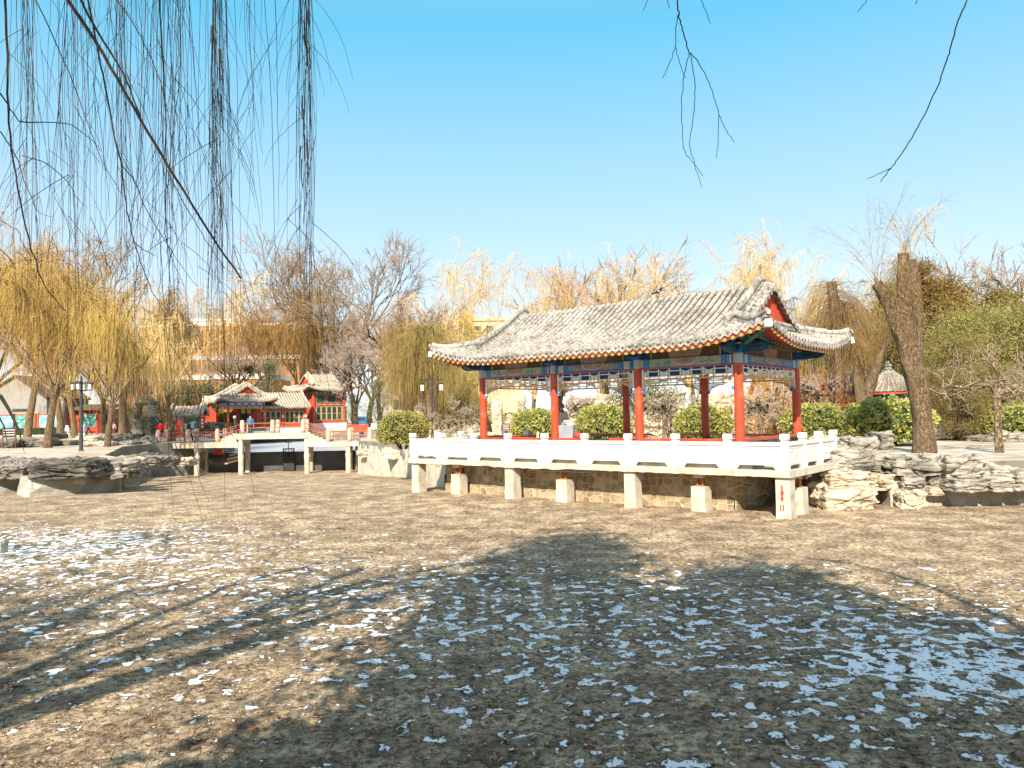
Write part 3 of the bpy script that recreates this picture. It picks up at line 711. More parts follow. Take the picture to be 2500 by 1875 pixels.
    for q, s_ in ((a2, 1), (b2, -1)):
        bk = MB(); dd = d*s_; o = q+dd*.055
        outl = [(0, 3.82), (.55, 3.82), (.55, 3.795), (.36, 3.77), (.22, 3.73), (.11, 3.68), (.03, 3.60), (0, 3.58)]
        # openwork: rim + little rings
        for (x0, y0), (x1, y1) in zip(outl[1:], outl[2:]): bk.beam(z_(o+dd*x0, y0), z_(o+dd*x1, y1), .025, .02)
        for i in range(9):
            for j in range(4):
                x = .03+i*.055; y = 3.80-j*.05
                lim = 3.60+ (3.79-3.60)*min(1, (x/.42))**.7
                if y > lim: bk.beam(z_(o+dd*x, y), z_(o+dd*(x+.045), y-.03), .02, .014); bk.beam(z_(o+dd*x, y-.03), z_(o+dd*(x+.045), y), .02, .014)
        bk.build('corner_bracket', 'cream_line' if bi not in (4, 5, 6) else 'brown_board', pav)  # rear brackets are brown: the far side's shade is put into the colour
# projecting purlin ends at the corners (rounded blue-green noses)
for (u, v, dx, dy) in ((-3*LB, 0, -1, 0), (0, 0, 1, 0), (0, 0, 0, -1), (0, WB, 0, 1), (-3*LB, WB, 0, 1), (0, WB, 1, 0), (-3*LB, 0, 0, -1)):
    nb = MB(); d = Vector((dx, dy, 0)); poly = [(0, .0), (.62, .0), (.78, .05), (.85, .13), (.80, .22), (.66, .27), (.0, .27)]
    sd = Vector((-dy, dx, 0)); nb.prism(poly, Vector((u, v, 4.50))+d*.1-sd*.09, d, Vector((0, 0, 1)), sd*.18, 0)
    nb.prism([(x*.72+.12, z*.55+.06) for x, z in poly], Vector((u, v, 4.50))+d*.1-sd*.094, d, Vector((0, 0, 1)), sd*.188, 1)
    nb.prism([(x*.62+.16, z*.40+.08) for x, z in poly], Vector((u, v, 4.50))+d*.1-sd*.097, d, Vector((0, 0, 1)), sd*.194, 0)
    nb.build('beam_nose', ['deep_blue', 'teal_paint'], pav)
fl = MB(); fl.bb(-3*LB-.5, .5, -.42, WB+.5, 1.27, FZ); fl.build('floor', 'weathered_concrete', pav)
# ceiling boards
ce = MB(); ce.bb(-3*LB, 0, .06, WB-.06, 4.72, 4.75); ce.build('ceiling', 'brown_board', pav)
# benches: seat boards between the columns on a green lattice
SZ = 2.04
def bench(a, b_, side):
    mb = MB(); a, b_ = Vector((*a, 0)), Vector((*b_, 0)); d = (b_-a).normalized(); L = (b_-a).length
    mb.beam(a+Vector((0, 0, SZ)), b_+Vector((0, 0, SZ)), .36, .06); s = mb.build('bench_seat', 'red_lacquer', pav)
    lm = MB(); z0, z1 = FZ+.04, SZ-.07
    lm.beam(a+Vector((0, 0, z0)), b_+Vector((0, 0, z0)), .05, .04); lm.beam(a+Vector((0, 0, z1)), b_+Vector((0, 0, z1)), .05, .03)
    k = int(L/.11)
    for i in range(k+1): p = a+d*(L*i/k); lm.box((p.x, p.y, (z0+z1)/2), (.022, .022, z1-z0))
    lm.beam(a+Vector((0, 0, (z0+z1)/2+.05)), b_+Vector((0, 0, (z0+z1)/2+.05)), .02, .02)
    lm.build('bench_lattice', 'green_paint', pav)
e = .14
bench((-3*LB+e, -.02), (-2*LB-e, -.02), 0); bench((-2*LB+e, -.02), (-2*LB+1.12, -.02), 0); bench((-LB-1.0, -.02), (-LB-e, -.02), 0); bench((-LB+e, -.02), (-e, -.02), 0)
bench((0, e), (0, WB-e), 0); bench((-3*LB, e), (-3*LB, WB-e), 0)
bench((-3*LB+e, WB), (-2*LB-e, WB), 0); bench((-2*LB+e, WB), (-2*LB+1.0, WB), 0); bench((-LB-1.05, WB), (-LB-e, WB), 0); bench((-LB+e, WB), (-e, WB), 0)

# ------------------------------------------------------------------ platform over the lake
plat = thing('viewing_platform', 'weathered concrete platform on piers carrying the long pavilion over the lakebed', 'platform', PO, -YAW)
DK0, DK1 = -12.95, 1.60
def ragged(x0, x1, y0, y1, z0, z1, n=90, amp=.012):
    mb = MB(); rs = random.Random(3); V_ = []; 
    for i in range(n+1):
        x = x0+(x1-x0)*i/n; j = rs.uniform(-amp, amp); jz = rs.uniform(-amp, amp)*1.2 + (-.025 if .28 < i/n < .5 else 0)
        V_ += [(x, y0+j*.6, z1+j*.2), (x, y0+j, z0+jz+.012), (x, y0+.03, z0+jz*.3), (x, y1, z0), (x, y1, z1)]
    F_ = [(i*5+k, i*5+(k+1) % 5, (i+1)*5+(k+1) % 5, (i+1)*5+k) for i in range(n) for k in range(5)]
    F_ += [tuple(range(5)), tuple(n*5+k for k in range(4, -1, -1))]
    return mb.add(V_, F_)
ragged(DK0, DK1, -.66, 1.6, 1.09, 1.275).build('deck_slab', 'weathered_concrete', plat)
sl2 = MB(); sl2.bb(-.3, 1.598, 1.6, 4.2, 1.095, 1.272); sl2.bb(DK0, -11.3, 1.6, 4.2, 1.095, 1.272); sl2.build('deck_slab', 'weathered_concrete', plat)
for u in (1.36, -3.28, -8.02, -12.68):
    p = MB(); rs = random.Random(u)
    p.bb(u-.19, u+.19, -.56, -.18, .42, 1.088); p.box((u+.01, -.37, .14), (.41, .41, .57), 0, taper=.96)
    p.build('pier', ['weathered_concrete'], plat)
# small red painted mark on the corner pier: an arrow above two strokes
mk = MB(); y = -.5645
for (x0, x1, z0, z1) in ((1.315, 1.36, .52, .88), (1.30, 1.325, .63, .72), (1.35, 1.385, .64, .74)): mk.bb(x0, x1, y, y+.003, z0, z1)
mk.prism([(-.05, .55), (.05, .55), (0, .44)], Vector((1.338, y, 0)), (1, 0, 0), (0, 0, 1), (0, .003, 0))
mk.bb(1.285, 1.315, -.585, -.575, .22, .38); mk.bb(1.355, 1.385, -.585, -.575, .22, .38); mk.build('painted_mark', 'red_mark', plat)
for (u, v, d_) in ((-1.12, -.22, 1), (-5.92, -.22, 0), (-10.7, -.22, 1), (1.28, .75, 1)):
    p = MB(); p.box((u, v, .33), (.44, .42, .80), 0, taper=.97); p.build('concrete_block', 'weathered_concrete', plat)
    j = MB(); j.bb(u-.12, u+.12, v-.1, v+.1, .735, .76); j.bb(u-.08, u+.08, v-.012, v+.012, .76, .95); j.bb(u-.09, u-.07, v-.08, v+.08, .76, .95); j.bb(u+.07, u+.09, v-.08, v+.08, .76, .95); j.bb(u-.13, u+.13, v-.1, v+.1, .94, .96); j.build('jack', 'rusty_steel', plat)
    if d_:
        b2_ = MB(); b2_.prism([(-.2, .965), (.6, .965), (.6, 1.088), (-.2, 1.088)], Vector((u-.35, v, 0)), (1, 0, 0), (0, 0, 1), (0, .12, 0), 0); b2_.bb(u-.14, u+.14, v-.2, 1.5, .97, 1.086, 1); b2_.build('cross_beam', ['rusty_steel', 'weathered_concrete'], plat)
ib = MB(); ib.bb(-7.35, -4.75, -.42, -.16, .985, .998); ib.bb(-7.35, -4.75, -.42, -.16, 1.075, 1.087); ib.bb(-7.35, -4.75, -.30, -.285, .998, 1.075); ib.build('steel_beam', 'steel_channel', plat)
rp = MB(); rp.lathe((-12.0, .6, 0), [(.2, -.1), (.2, .62), (.13, .63), (.13, 1.09)], 14); rp.lathe((-11.1, .3, 0), [(.12, -.1), (.12, 1.09)], 12); rp.build('round_pier', 'near_black', plat)
# rubble wall behind the piers
wl = MB(); n = 60; rs = random.Random(5); V_ = []
cx0, cx1 = -11.9, -.35
for i in range(n+1):
    x = cx0+(cx1-cx0)*i/n
    for j, z in enumerate((-.25, .1, .3, .31, .7, 1.25)):
        V_.append((x, .33+rs.uniform(-.015, .015) - (.07 if j < 3 else 0), z))
V_ += [(p[0], p[1]+.5, p[2]) for p in V_]
wl.add(V_, [(i*6+j, (i+1)*6+j, (i+1)*6+j+1, i*6+j+1) for i in range(n) for j in range(5)])
wl.bb(-.36, -.30, .34, 3.2, -.2, 1.25)
wo = wl.build('retaining_wall', 'rubble_masonry', None); wo.location = PO; wo.rotation_euler = (0, 0, -YAW)
tag(wo, 'rubble stone retaining wall with pale mortar behind the piers under the platform', 'wall')

# ------------------------------------------------------------------ white marble balustrade
bal = thing('balustrade', 'white marble balustrade with carved panels round the edge of the pavilion platform', 'balustrade', PO, -YAW)
PZ0, PZ1 = 1.275, 2.235
def post(u, v):
    mb = MB(); mb.bb(u-.085, u+.085, v-.085, v+.085, PZ0, 2.06); mb.bb(u-.07, u+.07, v-.07, v+.07, 2.06, 2.085)
    mb.box((u, v, 2.15), (.2, .2, .13), 0); mb.box((u, v, 2.225), (.2, .2, .02), 0, taper=.85); mb.box((u, v, PZ0+.02), (.21, .21, .04))
    o = mb.build('post', 'white_marble', bal)
def panel(a, b_, carved, sd):
    a, b_ = Vector((*a, 0)), Vector((*b_, 0)); d = (b_-a).normalized(); a = a+d*.086; b_ = b_-d*.086; L = (b_-a).length
    out = Vector((d.y, -d.x, 0))*sd; mb = MB()
    o0, o1 = L*.13, L*.87; zt = PZ0+.125
    mb.prism([(0, PZ0), (o0-.02, PZ0), (o0+.07, zt), (o1-.07, zt), (o1+.02, PZ0), (L, PZ0), (L, 1.90), (0, 1.90)], a-out*.035, d, Vector((0, 0, 1)), out*.07)
    mb.beam(a+Vector((0, 0, 1.965)), b_+Vector((0, 0, 1.965)), .13, .10); mb.beam(a+Vector((0, 0, 1.908)), b_+Vector((0, 0, 1.908)), .05, .02)
    f0, f1 = .06, L-.06
    for (x0, z0, x1, z1) in ((f0, 1.46, f1, 1.46), (f0, 1.85, f1, 1.85)): mb.beam(a+d*x0+out*.036+Vector((0, 0, z0)), a+d*x1+out*.036+Vector((0, 0, z1)), .012, .02)
    if carved:
        rs = random.Random(int(a.x*7+a.y*13)); c = L/2
        for i in range(15):
            x = c+rs.gauss(0, L*.15); z = 1.66+rs.gauss(0, .06); r_ = rs.uniform(.05, .13)
            pts = [(x+r_*math.cos(t)*1.3, z+r_*.55*math.sin(t)+.015*math.sin(3*t)) for t in [rs.uniform(0, 6)+k*.5 for k in range(rs.randint(4, 8))]]
            pts = [(min(max(px, .1), L-.1), min(max(pz, 1.49), 1.83)) for px, pz in pts]
            mb.tube([a+d*px+out*.038+Vector((0, 0, pz)) for px, pz in pts], .017, 5)
        for i in range(6):
            x = c+rs.gauss(0, L*.13); z = 1.66+rs.gauss(0, .05); p = a+d*min(max(x, .15), L-.15)+out*.03; mb.disc((p.x, p.y, z), out, rs.uniform(.02, .045), .018, 9)
    mb.build('panel', 'white_marble', bal)
PU, PVv, PS, PR = 1.453, -.553, 1.584, 1.334
for k in range(10): post(PU-k*PS, PVv)
for k in range(9): panel((PU-(k+1)*PS, PVv), (PU-k*PS, PVv), k % 2 == 0, 1)
for k in range(1, 4):
    post(PU, PVv+k*PR); panel((PU, PVv+(k-1)*PR), (PU, PVv+k*PR), k != 2, 1)
uL = PU-9*PS
for k in range(1, 4):
    post(uL, PVv+k*PR); panel((uL, PVv+(k-1)*PR), (uL, PVv+k*PR), False, -1)
for k in range(1, 3):
    post(uL-.0+k*1.2, PVv+3*PR+.0); panel((uL+(k-1)*1.2, PVv+3*PR), (uL+k*1.2, PVv+3*PR), False, 1)

# ------------------------------------------------------------------ things left on the bench
bag = thing('shopping_bag', 'grey paper shopping bag with string handles standing on the pavilion bench', 'bag', pav.matrix_world @ Vector((0, 0, 0)))
bag.location = PV(-2*LB+.48, -.02, SZ+.03); bag.rotation_euler = (0, 0, -YAW+.25)
mb = MB(); mb.prism([(-.24, 0), (.24, 0), (.27, .43), (-.25, .42)], (0, -.09, 0), (1, 0, 0), (0, 0, 1), (0, .18, 0))
flat2('bag_grey', (.27, .28, .31), .1, scale=4, rough=.6, bstr=.1); mb.build('bag_body', 'bag_grey', bag)
for y in (-.09, .09):
    h = MB(); h.tube([(-.15+.3*i/8, y, .41+.17*math.sin(PI*i/8)) for i in range(9)], .008, 6); h.build('handle', 'white_paint', bag)
mb = MB(); mb.lathe((0, 0, 0), [(.09, 0), (.12, .03), (.13, .09), (.11, .15), (.06, .19), (.015, .20)], 16)
o = mb.build('ball', 'red_lacquer', None, smooth=True); flat2('toy_red', (.62, .05, .04), .1, rough=.35, bstr=0); o.data.materials[0] = MATS['toy_red']
o.location = PV(-2*LB+.93, -.02, SZ+.03); tag(o, 'round red ball like bundle on the bench beside the grey shopping bag', 'ball')
bt = thing('bottle', 'clear white plastic bottle standing on the pavilion bench left of the second column', 'bottle', PV(-2*LB-.75, .0, SZ+.03))
mb = MB(); mb.lathe((0, 0, 0), [(.035, 0), (.037, .02), (.034, .15), (.014, .19), (.013, .21)], 12); mb.build('bottle_body', 'white_paint', bt); mb = MB(); mb.lathe((0, 0, 0), [(.016, .211), (.016, .232)], 10); mb.build('cap', 'toy_red', bt)
mb = MB(); mb.box((0, 0, .035), (.75, .16, .07), 0); mb.box((0.1, 0, .075), (.4, .10, .02), 0)
o = mb.build('folded_umbrella', 'dark_iron'); o.location = PV(-3*LB+.62, .02, SZ+.03); o.rotation_euler = (0, 0, -YAW); tag(o, 'long black folded case lying on the bench by the leftmost column', 'case'); o.name = 'instrument_case'
# ------------------------------------------------------------------ the stone bridge
YB = 57.5; OFF = Vector((-.4, 2.6, 0))
bx = lambda px: at_y(px, 1090, YB).x
br = thing('footbridge', 'low pinkish stone footbridge with raised middle and red pipe rails on slender piers', 'bridge', (bx(665), YB, BZ))
bo = br.location.copy()
def rel(x, y, z): return Vector((x, y, z)) - bo
ZL, ZM, ZR = 1.19, 1.80, 1.08
def span(x0, x1, zt, th, name='deck'):
    mb = MB(); A = rel(x0, YB-.2, zt); B = rel(x1, YB-.2, zt); o = OFF+Vector((0, .4, 0))
    up = Vector((0, 0, 1)); P = [A, B, B+o, A+o]; mb.add(P+[p-up*th for p in P], [(0, 1, 2, 3), (7, 6, 5, 4), (0, 4, 5, 1), (1, 5, 6, 2), (2, 6, 7, 3), (3, 7, 4, 0)])
    return mb.build(name, 'bridge_stone', br)
x0, x1, x2, x3 = bx(372), bx(583), bx(749), bx(911)
span(x0, x1-.01, ZL, .40); span(x1-.12, x2+.12, ZM, .30); span(x2+.01, x3, ZR, .34)
span(x1-.06, x2+.06, ZM-.302, .12, 'deck_beam')
for (xa, za, xb_, zb) in ((bx(538), ZL, x1-.12, ZM-.02), (x2+.12, ZM-.02, bx(803), ZR)):
    mb = MB(); zl = min(za, zb)-.05
    for yo in (0,):
        A, B = rel(xa, YB-.19, za+.01), rel(xb_, YB-.19, zb); o = OFF+Vector((0, .38, 0)); 
        A2, B2 = Vector((A.x, A.y, zl-bo.z)), Vector((B.x, B.y, zl-bo.z))
        mb.add([A, B, B2, A2, A+o, B+o, B2+o, A2+o], [(0, 3, 2, 1), (4, 5, 6, 7), (0, 1, 5, 4), (1, 2, 6, 5), (0, 4, 7, 3), (2, 3, 7, 6)])
    mb.build('ramp', 'bridge_stone', br)
    for k in range(5):
        t = (k+.5)/5; s_ = MB(); s_.box(tuple(A.lerp(B, t)+OFF*.5+Vector((0, .2, .05))), (.28, 2.3, .12)); s_.build('step', 'bridge_stone', br)
pp = [(386, ZL, 1083), (459, ZL, 1083), (531, ZL, 1082), (592, ZM, 1058), (666, ZM, 1058), (740.5, ZM, 1057), (802, ZR, 1080), (854, ZR, 1080), (903, ZR, 1080)]
PB = [(.155, 0), (.175, .25), (.18, .5), (.165, .8), (.145, .97), (.13, 1.0), (.05, 1.02)]
fr, re = [], []
for px, z, _ in pp:
    p = rel(bx(px), YB, z); fr.append(p); re.append(p+OFF)
for row in (fr, re):
    for p in row:
        mb = MB(); mb.lathe(p, PB, 16); mb.build('post', 'pink_granite', br, smooth=True)
    for a, b_ in zip(row, row[1:]):
        for h_ in (.42, .76):
            mb = MB(); mb.tube([a+Vector((0, 0, h_)), b_+Vector((0, 0, h_))], .033, 8); mb.build('rail', 'rail_red', br)
for px in (480, 588, 749, 850):
    zt = (ZL-.4) if px < 520 else (ZM-.42 if px < 800 else ZR-.34)
    for o, dx in ((Vector((0, 0, 0)), 0), (OFF, 0)):
        zb_ = bed_z(YB)-.15; zj = .1
        mb = MB(); c = rel(bx(px), YB+.05, 0)+o
        mb.box((c.x, c.y, (zj+zt)/2-bo.z), (.31, .34, zt-zj)); mb.lathe((c.x, c.y, 0), [(.205, zb_-bo.z), (.20, zj-.25-bo.z), (.225, zj-.15-bo.z), (.225, zj+.05-bo.z), (.18, zj+.16-bo.z)], 12)
        mb.build('pier', 'weathered_concrete', br)
    cb = MB(); c = rel(bx(px), YB+.05, zt-.16)+OFF*.5; cb.beam(rel(bx(px), YB+.1, zt-.18), rel(bx(px), YB, zt-.18)+OFF, .26, .30); cb.build('pier_cap', 'weathered_concrete', br)
for (px, py_, sx, zt) in ((372, 1087, -1, ZL-.02), (911, 1080, 1, ZR-.02)):
    a = Vector((bx(px), YB-.2, 0)); mb = MB()
    poly = [(0, zt), (1.5, zt-.05), (3.0, zt-.75), (3.0, zt-1.2), (0, zt-1.2)] if sx < 0 else [(0, zt), (1.0, zt-.1), (2.6, zt-.55), (2.6, zt-1.4), (0, zt-1.4)]
    mb.prism(poly, rel(a.x, a.y, 0), (sx, -.25 if sx < 0 else -.5, 0), (0, 0, 1), (0, .35, 0)); mb.prism(poly, rel(a.x, a.y, 0)+OFF, (sx, .2, 0), (0, 0, 1), (0, .35, 0)); mb.build('wing_wall', 'bridge_stone', br)
# sluice gate
g = at_y(705, 1149, 60.1); sg = thing('sluice_gate', 'small black iron sluice gate with T shaped handle standing against the dam wall', 'sluice gate', (g.x, 60.12, bed_z(60)))
mb = MB(); 
for sx in (-1, 1): mb.bb(sx*.40-.04, sx*.40+.04, -.06, .06, 0, 1.72)
mb.bb(-.46, .46, -.06, .06, 1.72, 1.80); mb.bb(-.40, .40, -.05, .05, 1.32, 1.38)
for sx in (-1, 1): mb.beam((sx*.38, 0, 1.38), (sx*.15, 0, 1.72), .05, .05)
mb.build('gate_frame', 'dark_iron', sg); mb = MB(); mb.bb(-.36, .36, -.03, .03, .05, 1.18); [mb.bb(-.36, .36, -.05, -.03, z, z+.04) for z in (.3, .6, .9)]; mb.build('gate_leaf', 'near_black', sg)
mb = MB(); mb.tube([(0, 0, 1.2), (0, 0, 2.25)], .03, 8); mb.tube([(-.28, 0, 2.25), (.28, 0, 2.25)], .022, 8); mb.build('handle', 'dark_iron', sg)
# hanging red box, stone steps below the bridge
p = at_y(535, 1103, YB+2.2); hb2 = thing('hanging_box', 'red cloth covered box hanging under the left span of the footbridge', 'box', (p.x, p.y, p.z-.25))
mb = MB(); mb.box((0, 0, .25), (.62, .4, .42), 0, taper=.95); mb.build('cover', 'toy_red', hb2); mb = MB(); mb.bb(-.33, .33, -.21, .21, -.02, .04); [mb.tube([(sx*.28, 0, .45), (sx*.28, 0, .8)], .012, 5) for sx in (-1, 1)]; mb.build('frame', 'dark_iron', hb2)
p = at_y(568, 1130, 59.3)
for k, lab in enumerate(('lowest long stone step below the raised part of the footbridge', 'middle stone step below the raised part of the footbridge', 'topmost stone step below the raised part of the footbridge')):
    mb = MB(); mb.beam((-.55, 0, -.12), (.55, .1, .12), .5, .16); o = mb.build('stone_step', 'bridge_stone'); o.location = (p.x+.05*k, 59.3+.35*k, p.z+.1+.28*k); tag(o, lab, 'step', 'stone steps below the bridge')
p = at_y(795, 1075, 66)
rp_ = thing('red_barrier', 'low red board barrier on the walk beyond the right end of the footbridge', 'barrier', at_z(873, 1068, BZ+.0))
mb = MB(); mb.bb(-.9, .9, -.03, .03, .45, 1.05); mb.build('board', 'red_lacquer', rp_)
for sx in (-1, 1): mb = MB(); mb.bb(sx*.8-.04, sx*.8+.04, -.04, .04, 0, .45); mb.build('leg', 'dark_red', rp_)

# ------------------------------------------------------------------ the far buildings (about 90 m away)
TH = R(36)
def win_grid(root, o, d, out, cells, frame='window_frame_tan', glass='window_glass'):
    """cells: (x0, x1, z0, z1, nx, nz) -> one window part with frame bars and a pane sub-part each"""
    for (x0, x1, z0, z1, nx_, nz_) in cells:
        fm = MB(); ang = math.atan2(d.y, d.x)
        def bar(xa, xb_, za, zb, th=.06): p = o+d*((xa+xb_)/2)+out*.05; fm.box((p.x, p.y, (za+zb)/2), (max(xb_-xa, th*.0+.001), .07, zb-za), 0, rz=ang)
        t = .05
        bar(x0, x0+t, z0, z1); bar(x1-t, x1, z0, z1); bar(x0+t, x1-t, z0, z0+t); bar(x0+t, x1-t, z1-t, z1)
        for i in range(1, nx_): x = x0+(x1-x0)*i/nx_; bar(x-t/2, x+t/2, z0+t, z1-t)
        for i in range(1, nz_): z = z0+(z1-z0)*i/nz_; p = o+d*((x0+x1)/2)+out*.048; fm.box((p.x, p.y, z), (x1-x0-2*t, .05, t*.8), 0, rz=ang)
        f = fm.build('window', frame, root)
        pn = MB(); p = o+d*((x0+x1)/2)+out*.022; pn.box((p.x, p.y, (z0+z1)/2), (x1-x0-.02, .01, z1-z0-.02), 0, rz=ang); pn.build('pane', glass, f)
# two storey hall
def far_roof(root, hu, hv, ze, rise, gi, flare=.55, FR=2.4, sp=.33):
    hip_gable_roof(root, -hu, hu, -hv, hv, ze, rise, flare, FR, -hu+gi, hu-gi, sp=sp, tr=.095, seg=.5, mats=('pale_tiles', 'pale_pan'), rk=1.15, raft_parts=False)
c = at_y(766, 1050, 94.5); hu, hv = 3.15, 4.3; wu, wv = 2.0, 3.1
ctr = Vector((c.x, 94.5, 0)) + Vector((math.cos(TH), math.sin(TH), 0))*wu + Vector((-math.sin(TH), math.cos(TH), 0))*wv
tw = thing('two_storey_hall', 'tall red two storey hall with green glazed windows and curved pale tiled roof', 'building', (ctr.x, ctr.y, BZ), TH)
far_roof(tw, hu, hv, 5.15, 2.1, 1.45)
mb = MB(); mb.bb(-wu, wu, -wv, wv, 1.0, 4.95); mb.build('wall', 'orange_red_wall', tw)
mb = MB(); mb.bb(-wu-.25, wu+.25, -wv-.25, wv+.25, 0, .99); mb.build('plinth', 'white_paint', tw)
mb = MB()
for (u, v) in ((-wu, -wv), (wu, -wv), (-wu, wv)): mb.lathe((u, v, 0), [(.17, .95), (.17, 4.95)], 12); mb.build('column', 'red_lacquer', tw) if False else None
for (u, v) in ((-wu, -wv), (wu, -wv), (-wu, wv)):
    cm = MB(); cm.lathe((u, v, 0), [(.19, .98), (.19, 4.94)], 12); cm.build('column', 'red_lacquer', tw)
mb = MB(); mb.bb(-wu-.2, wu+.2, -wv-.06, -wv+.05, 4.62, 4.94, 0); mb.bb(-wu-.06, -wu+.05, -wv-.2, wv+.2, 4.62, 4.94, 0)
for k in range(9): x = -wu+.25+k*.53; mb.bb(x, x+.3, -wv-.075, -wv-.06, 4.68, 4.88, 1 if k % 2 else 2)
for k in range(9): x = -wv+.25+k*.6; mb.bb(-wu-.075, -wu-.06, x, x+.3, 4.68, 4.88, 1 if k % 2 else 2)
mb.build('painted_beam', ['teal_paint', 'bright_blue', 'pale_panel'], tw)
for (a_, b_) in (((-wu, -wv), (1, 0)),):
    d = Vector((1, 0, 0)); o_ = Vector((-wu, -wv, 0)); out = Vector((0, -1, 0))
    win_grid(tw, o_, d, out, [(.35, 1.45, 3.55, 4.45, 1, 1), (1.8, 2.9, 3.55, 4.45, 1, 1), (3.25, 4.35, 3.55, 4.45, 1, 1)], frame='green_paint')
    win_grid(tw, o_, d, out, [(.30+k*.69, .30+k*.69+.64, 1.35, 3.05, 1, 2) for k in range(6)])
mb = MB(); mb.bb(-wu+.2, wu-.2, -wv-.10, -wv, 3.15, 3.22, 1)
for k in range(5): mb.bb(-wu+.35+k*.82, -wu+.95+k*.82, -wv-.03, -wv+.01, 3.28, 3.42, 0)
mb.bb(-wu+.2, wu-.2, -wv-.10, -wv, 3.46, 3.52, 1); mb.build('panel_band', ['pale_panel', 'red_lacquer'], tw)
# long low hall with glazed doors
c2 = at_y(759, 1050, 90.0)
d = Vector((math.cos(TH), math.sin(TH), 0)); v_ = Vector((-math.sin(TH), math.cos(TH), 0)); HL = 6.5
o2 = Vector((c2.x, 90.0, 0)) - d*(HL/2+.1) + v_*2.7
hl = thing('low_hall', 'red low hall with green latticed windows and straight tiled roof beside the tall hall', 'building', (o2.x, o2.y, BZ), TH)
def slope_roof(root, hl_, hv_, ze, rise, sp=.32, tr=.09, mats=('pale_tiles', 'pale_pan')):
    t = MB(); pn = MB(); en = MB(); n = int(2*hl_/sp); K = 9
    for sgn in (-1, 1):
        prev = None
        for i in range(n+1):
            u = -hl_+2*hl_*i/n; pts = []
            for k in range(K):
                s = k/(K-1); z = ze+rise*(.62*s+.38*s*s) - (rise*.6*(s-.9)**2*4 if s > .9 else 0); pts.append(Vector((u, sgn*hv_*(1-s), z)))
            t.tube([p+Vector((0, 0, .0)) for p in pts], tr, 6, 0, False); en.disc(pts[0]+Vector((0, 0, .02)), (0, sgn, 0), tr*1.1, .05, 8)
            if prev: pn.add(prev+pts, [(k, k+1, K+k+1, K+k) for k in range(K-1)]); mid = (prev[0]+pts[0])/2; en.prism([(-.12, 0), (.12, 0), (0, -.15)], mid+Vector((0, sgn*.02, 0)), (1, 0, 0), (0, 0, 1), (0, sgn*.03, 0))
            prev = pts
    pn.build('roof_pan', mats[1], root); t.build('roof_tiles', mats[0], root, smooth=True); en.build('eave_tiles', mats[0], root)
    for sx in (-1, 1):
        rb = MB(); path = [Vector((sx*hl_, hv_*(-1+2*i/24), 0)) for i in range(25)]
        for p in path:
            s = 1-abs(p.y)/hv_; p.z = ze+rise*(.62*s+.38*s*s)-(rise*.6*(s-.9)**2*4 if s > .9 else 0)
        rb.sweep(path, scaled(RPROF, 1.3), (1, 0, 0)); rb.build('verge_ridge', mats[0], root)
    ra = MB()
    for i in range(n+1):
        u = -hl_+2*hl_*i/n
        for sgn in (-1, 1): ra.beam((u, sgn*(hv_-.02), ze-.14), (u, sgn*(hv_-.9), ze+.12), .12, .12, 0); ra.beam((u, sgn*(hv_+.01), ze-.14), (u, sgn*(hv_-.03), ze-.135), .13, .13, 1)
    r_ = ra.build('rafter', ['red_lacquer', 'rafter_end_green'], root); r_['kind'] = 'stuff'
    sf = MB()
    for sgn in (-1, 1): sf.add([(-hl_, sgn*hv_, ze-.05), (hl_, sgn*hv_, ze-.05), (hl_, sgn*(hv_-1), ze+.16), (-hl_, sgn*(hv_-1), ze+.16)], [(0, 1, 2, 3)])
    sf.build('soffit', 'dark_red', root)
slope_roof(hl, HL/2, 2.7, 3.0, 1.75)
wv2 = 1.9
mb = MB(); mb.bb(-HL/2+.3, HL/2-.1, -wv2, wv2, .7, 3.0); g_ = [(-wv2, 3.0), (wv2, 3.0), (0, 4.55)]; mb.prism(g_, (-HL/2+.31, 0, 0), (0, 1, 0), (0, 0, 1), (HL-.42, 0, 0)); mb.build('wall', 'orange_red_wall', hl)
mb = MB(); mb.bb(-HL/2+.1, HL/2, -wv2-.3, wv2+.3, 0, .69); mb.build('plinth', 'white_paint', hl)
mb = MB(); mb.bb(-HL/2+.3, HL/2-.1, -wv2-.06, -wv2, 2.72, 2.98, 0)
for k in range(6): x = -HL/2+.4+k*.95; mb.bb(x, x+.6, -wv2-.075, -wv2-.06, 2.76, 2.94, 1 if k % 2 else 2)
mb.build('painted_beam', ['teal_paint', 'bright_blue', 'pale_panel'], hl)
d_, out = Vector((1, 0, 0)), Vector((0, -1, 0)); o_ = Vector((-HL/2, -wv2, 0))
for x in (HL-3.0, HL-5.9, HL-.3):
    cm = MB(); cm.lathe((x-HL/2, -wv2, 0), [(.16, .68), (.16, 2.75)], 12); cm.build('column', 'red_lacquer', hl)
win_grid(hl, o_, d_, out, [(HL-3.0+.28+k*.57, HL-3.0+.28+k*.57+.50, 1.05, 2.5, 1, 2) for k in range(4)] + [(HL-5.9+.32+k*.6, HL-5.9+.32+k*.6+.52, 1.05, 2.5, 1, 2) for k in range(4)])
for (x, z) in ((HL-3.05, 1.9), (HL-.3, 1.9)):
    mb = MB(); mb.box((x-HL/2, -wv2-.25, z), (.18, .18, .3)); mb.build('wall_lamp', 'lamp_glass', hl)
en_o = o2 - d*(HL/2+2.6) + v_*1.6
en = thing('entrance_hall', 'dark red entrance hall with glazed doors seen through the small open pavilion', 'building', (en_o.x, en_o.y, BZ), TH)
mb = MB(); mb.bb(1.9, 5.0, -.8, 2.4, 0, 3.0); mb.build('wall', 'orange_red_wall', en)
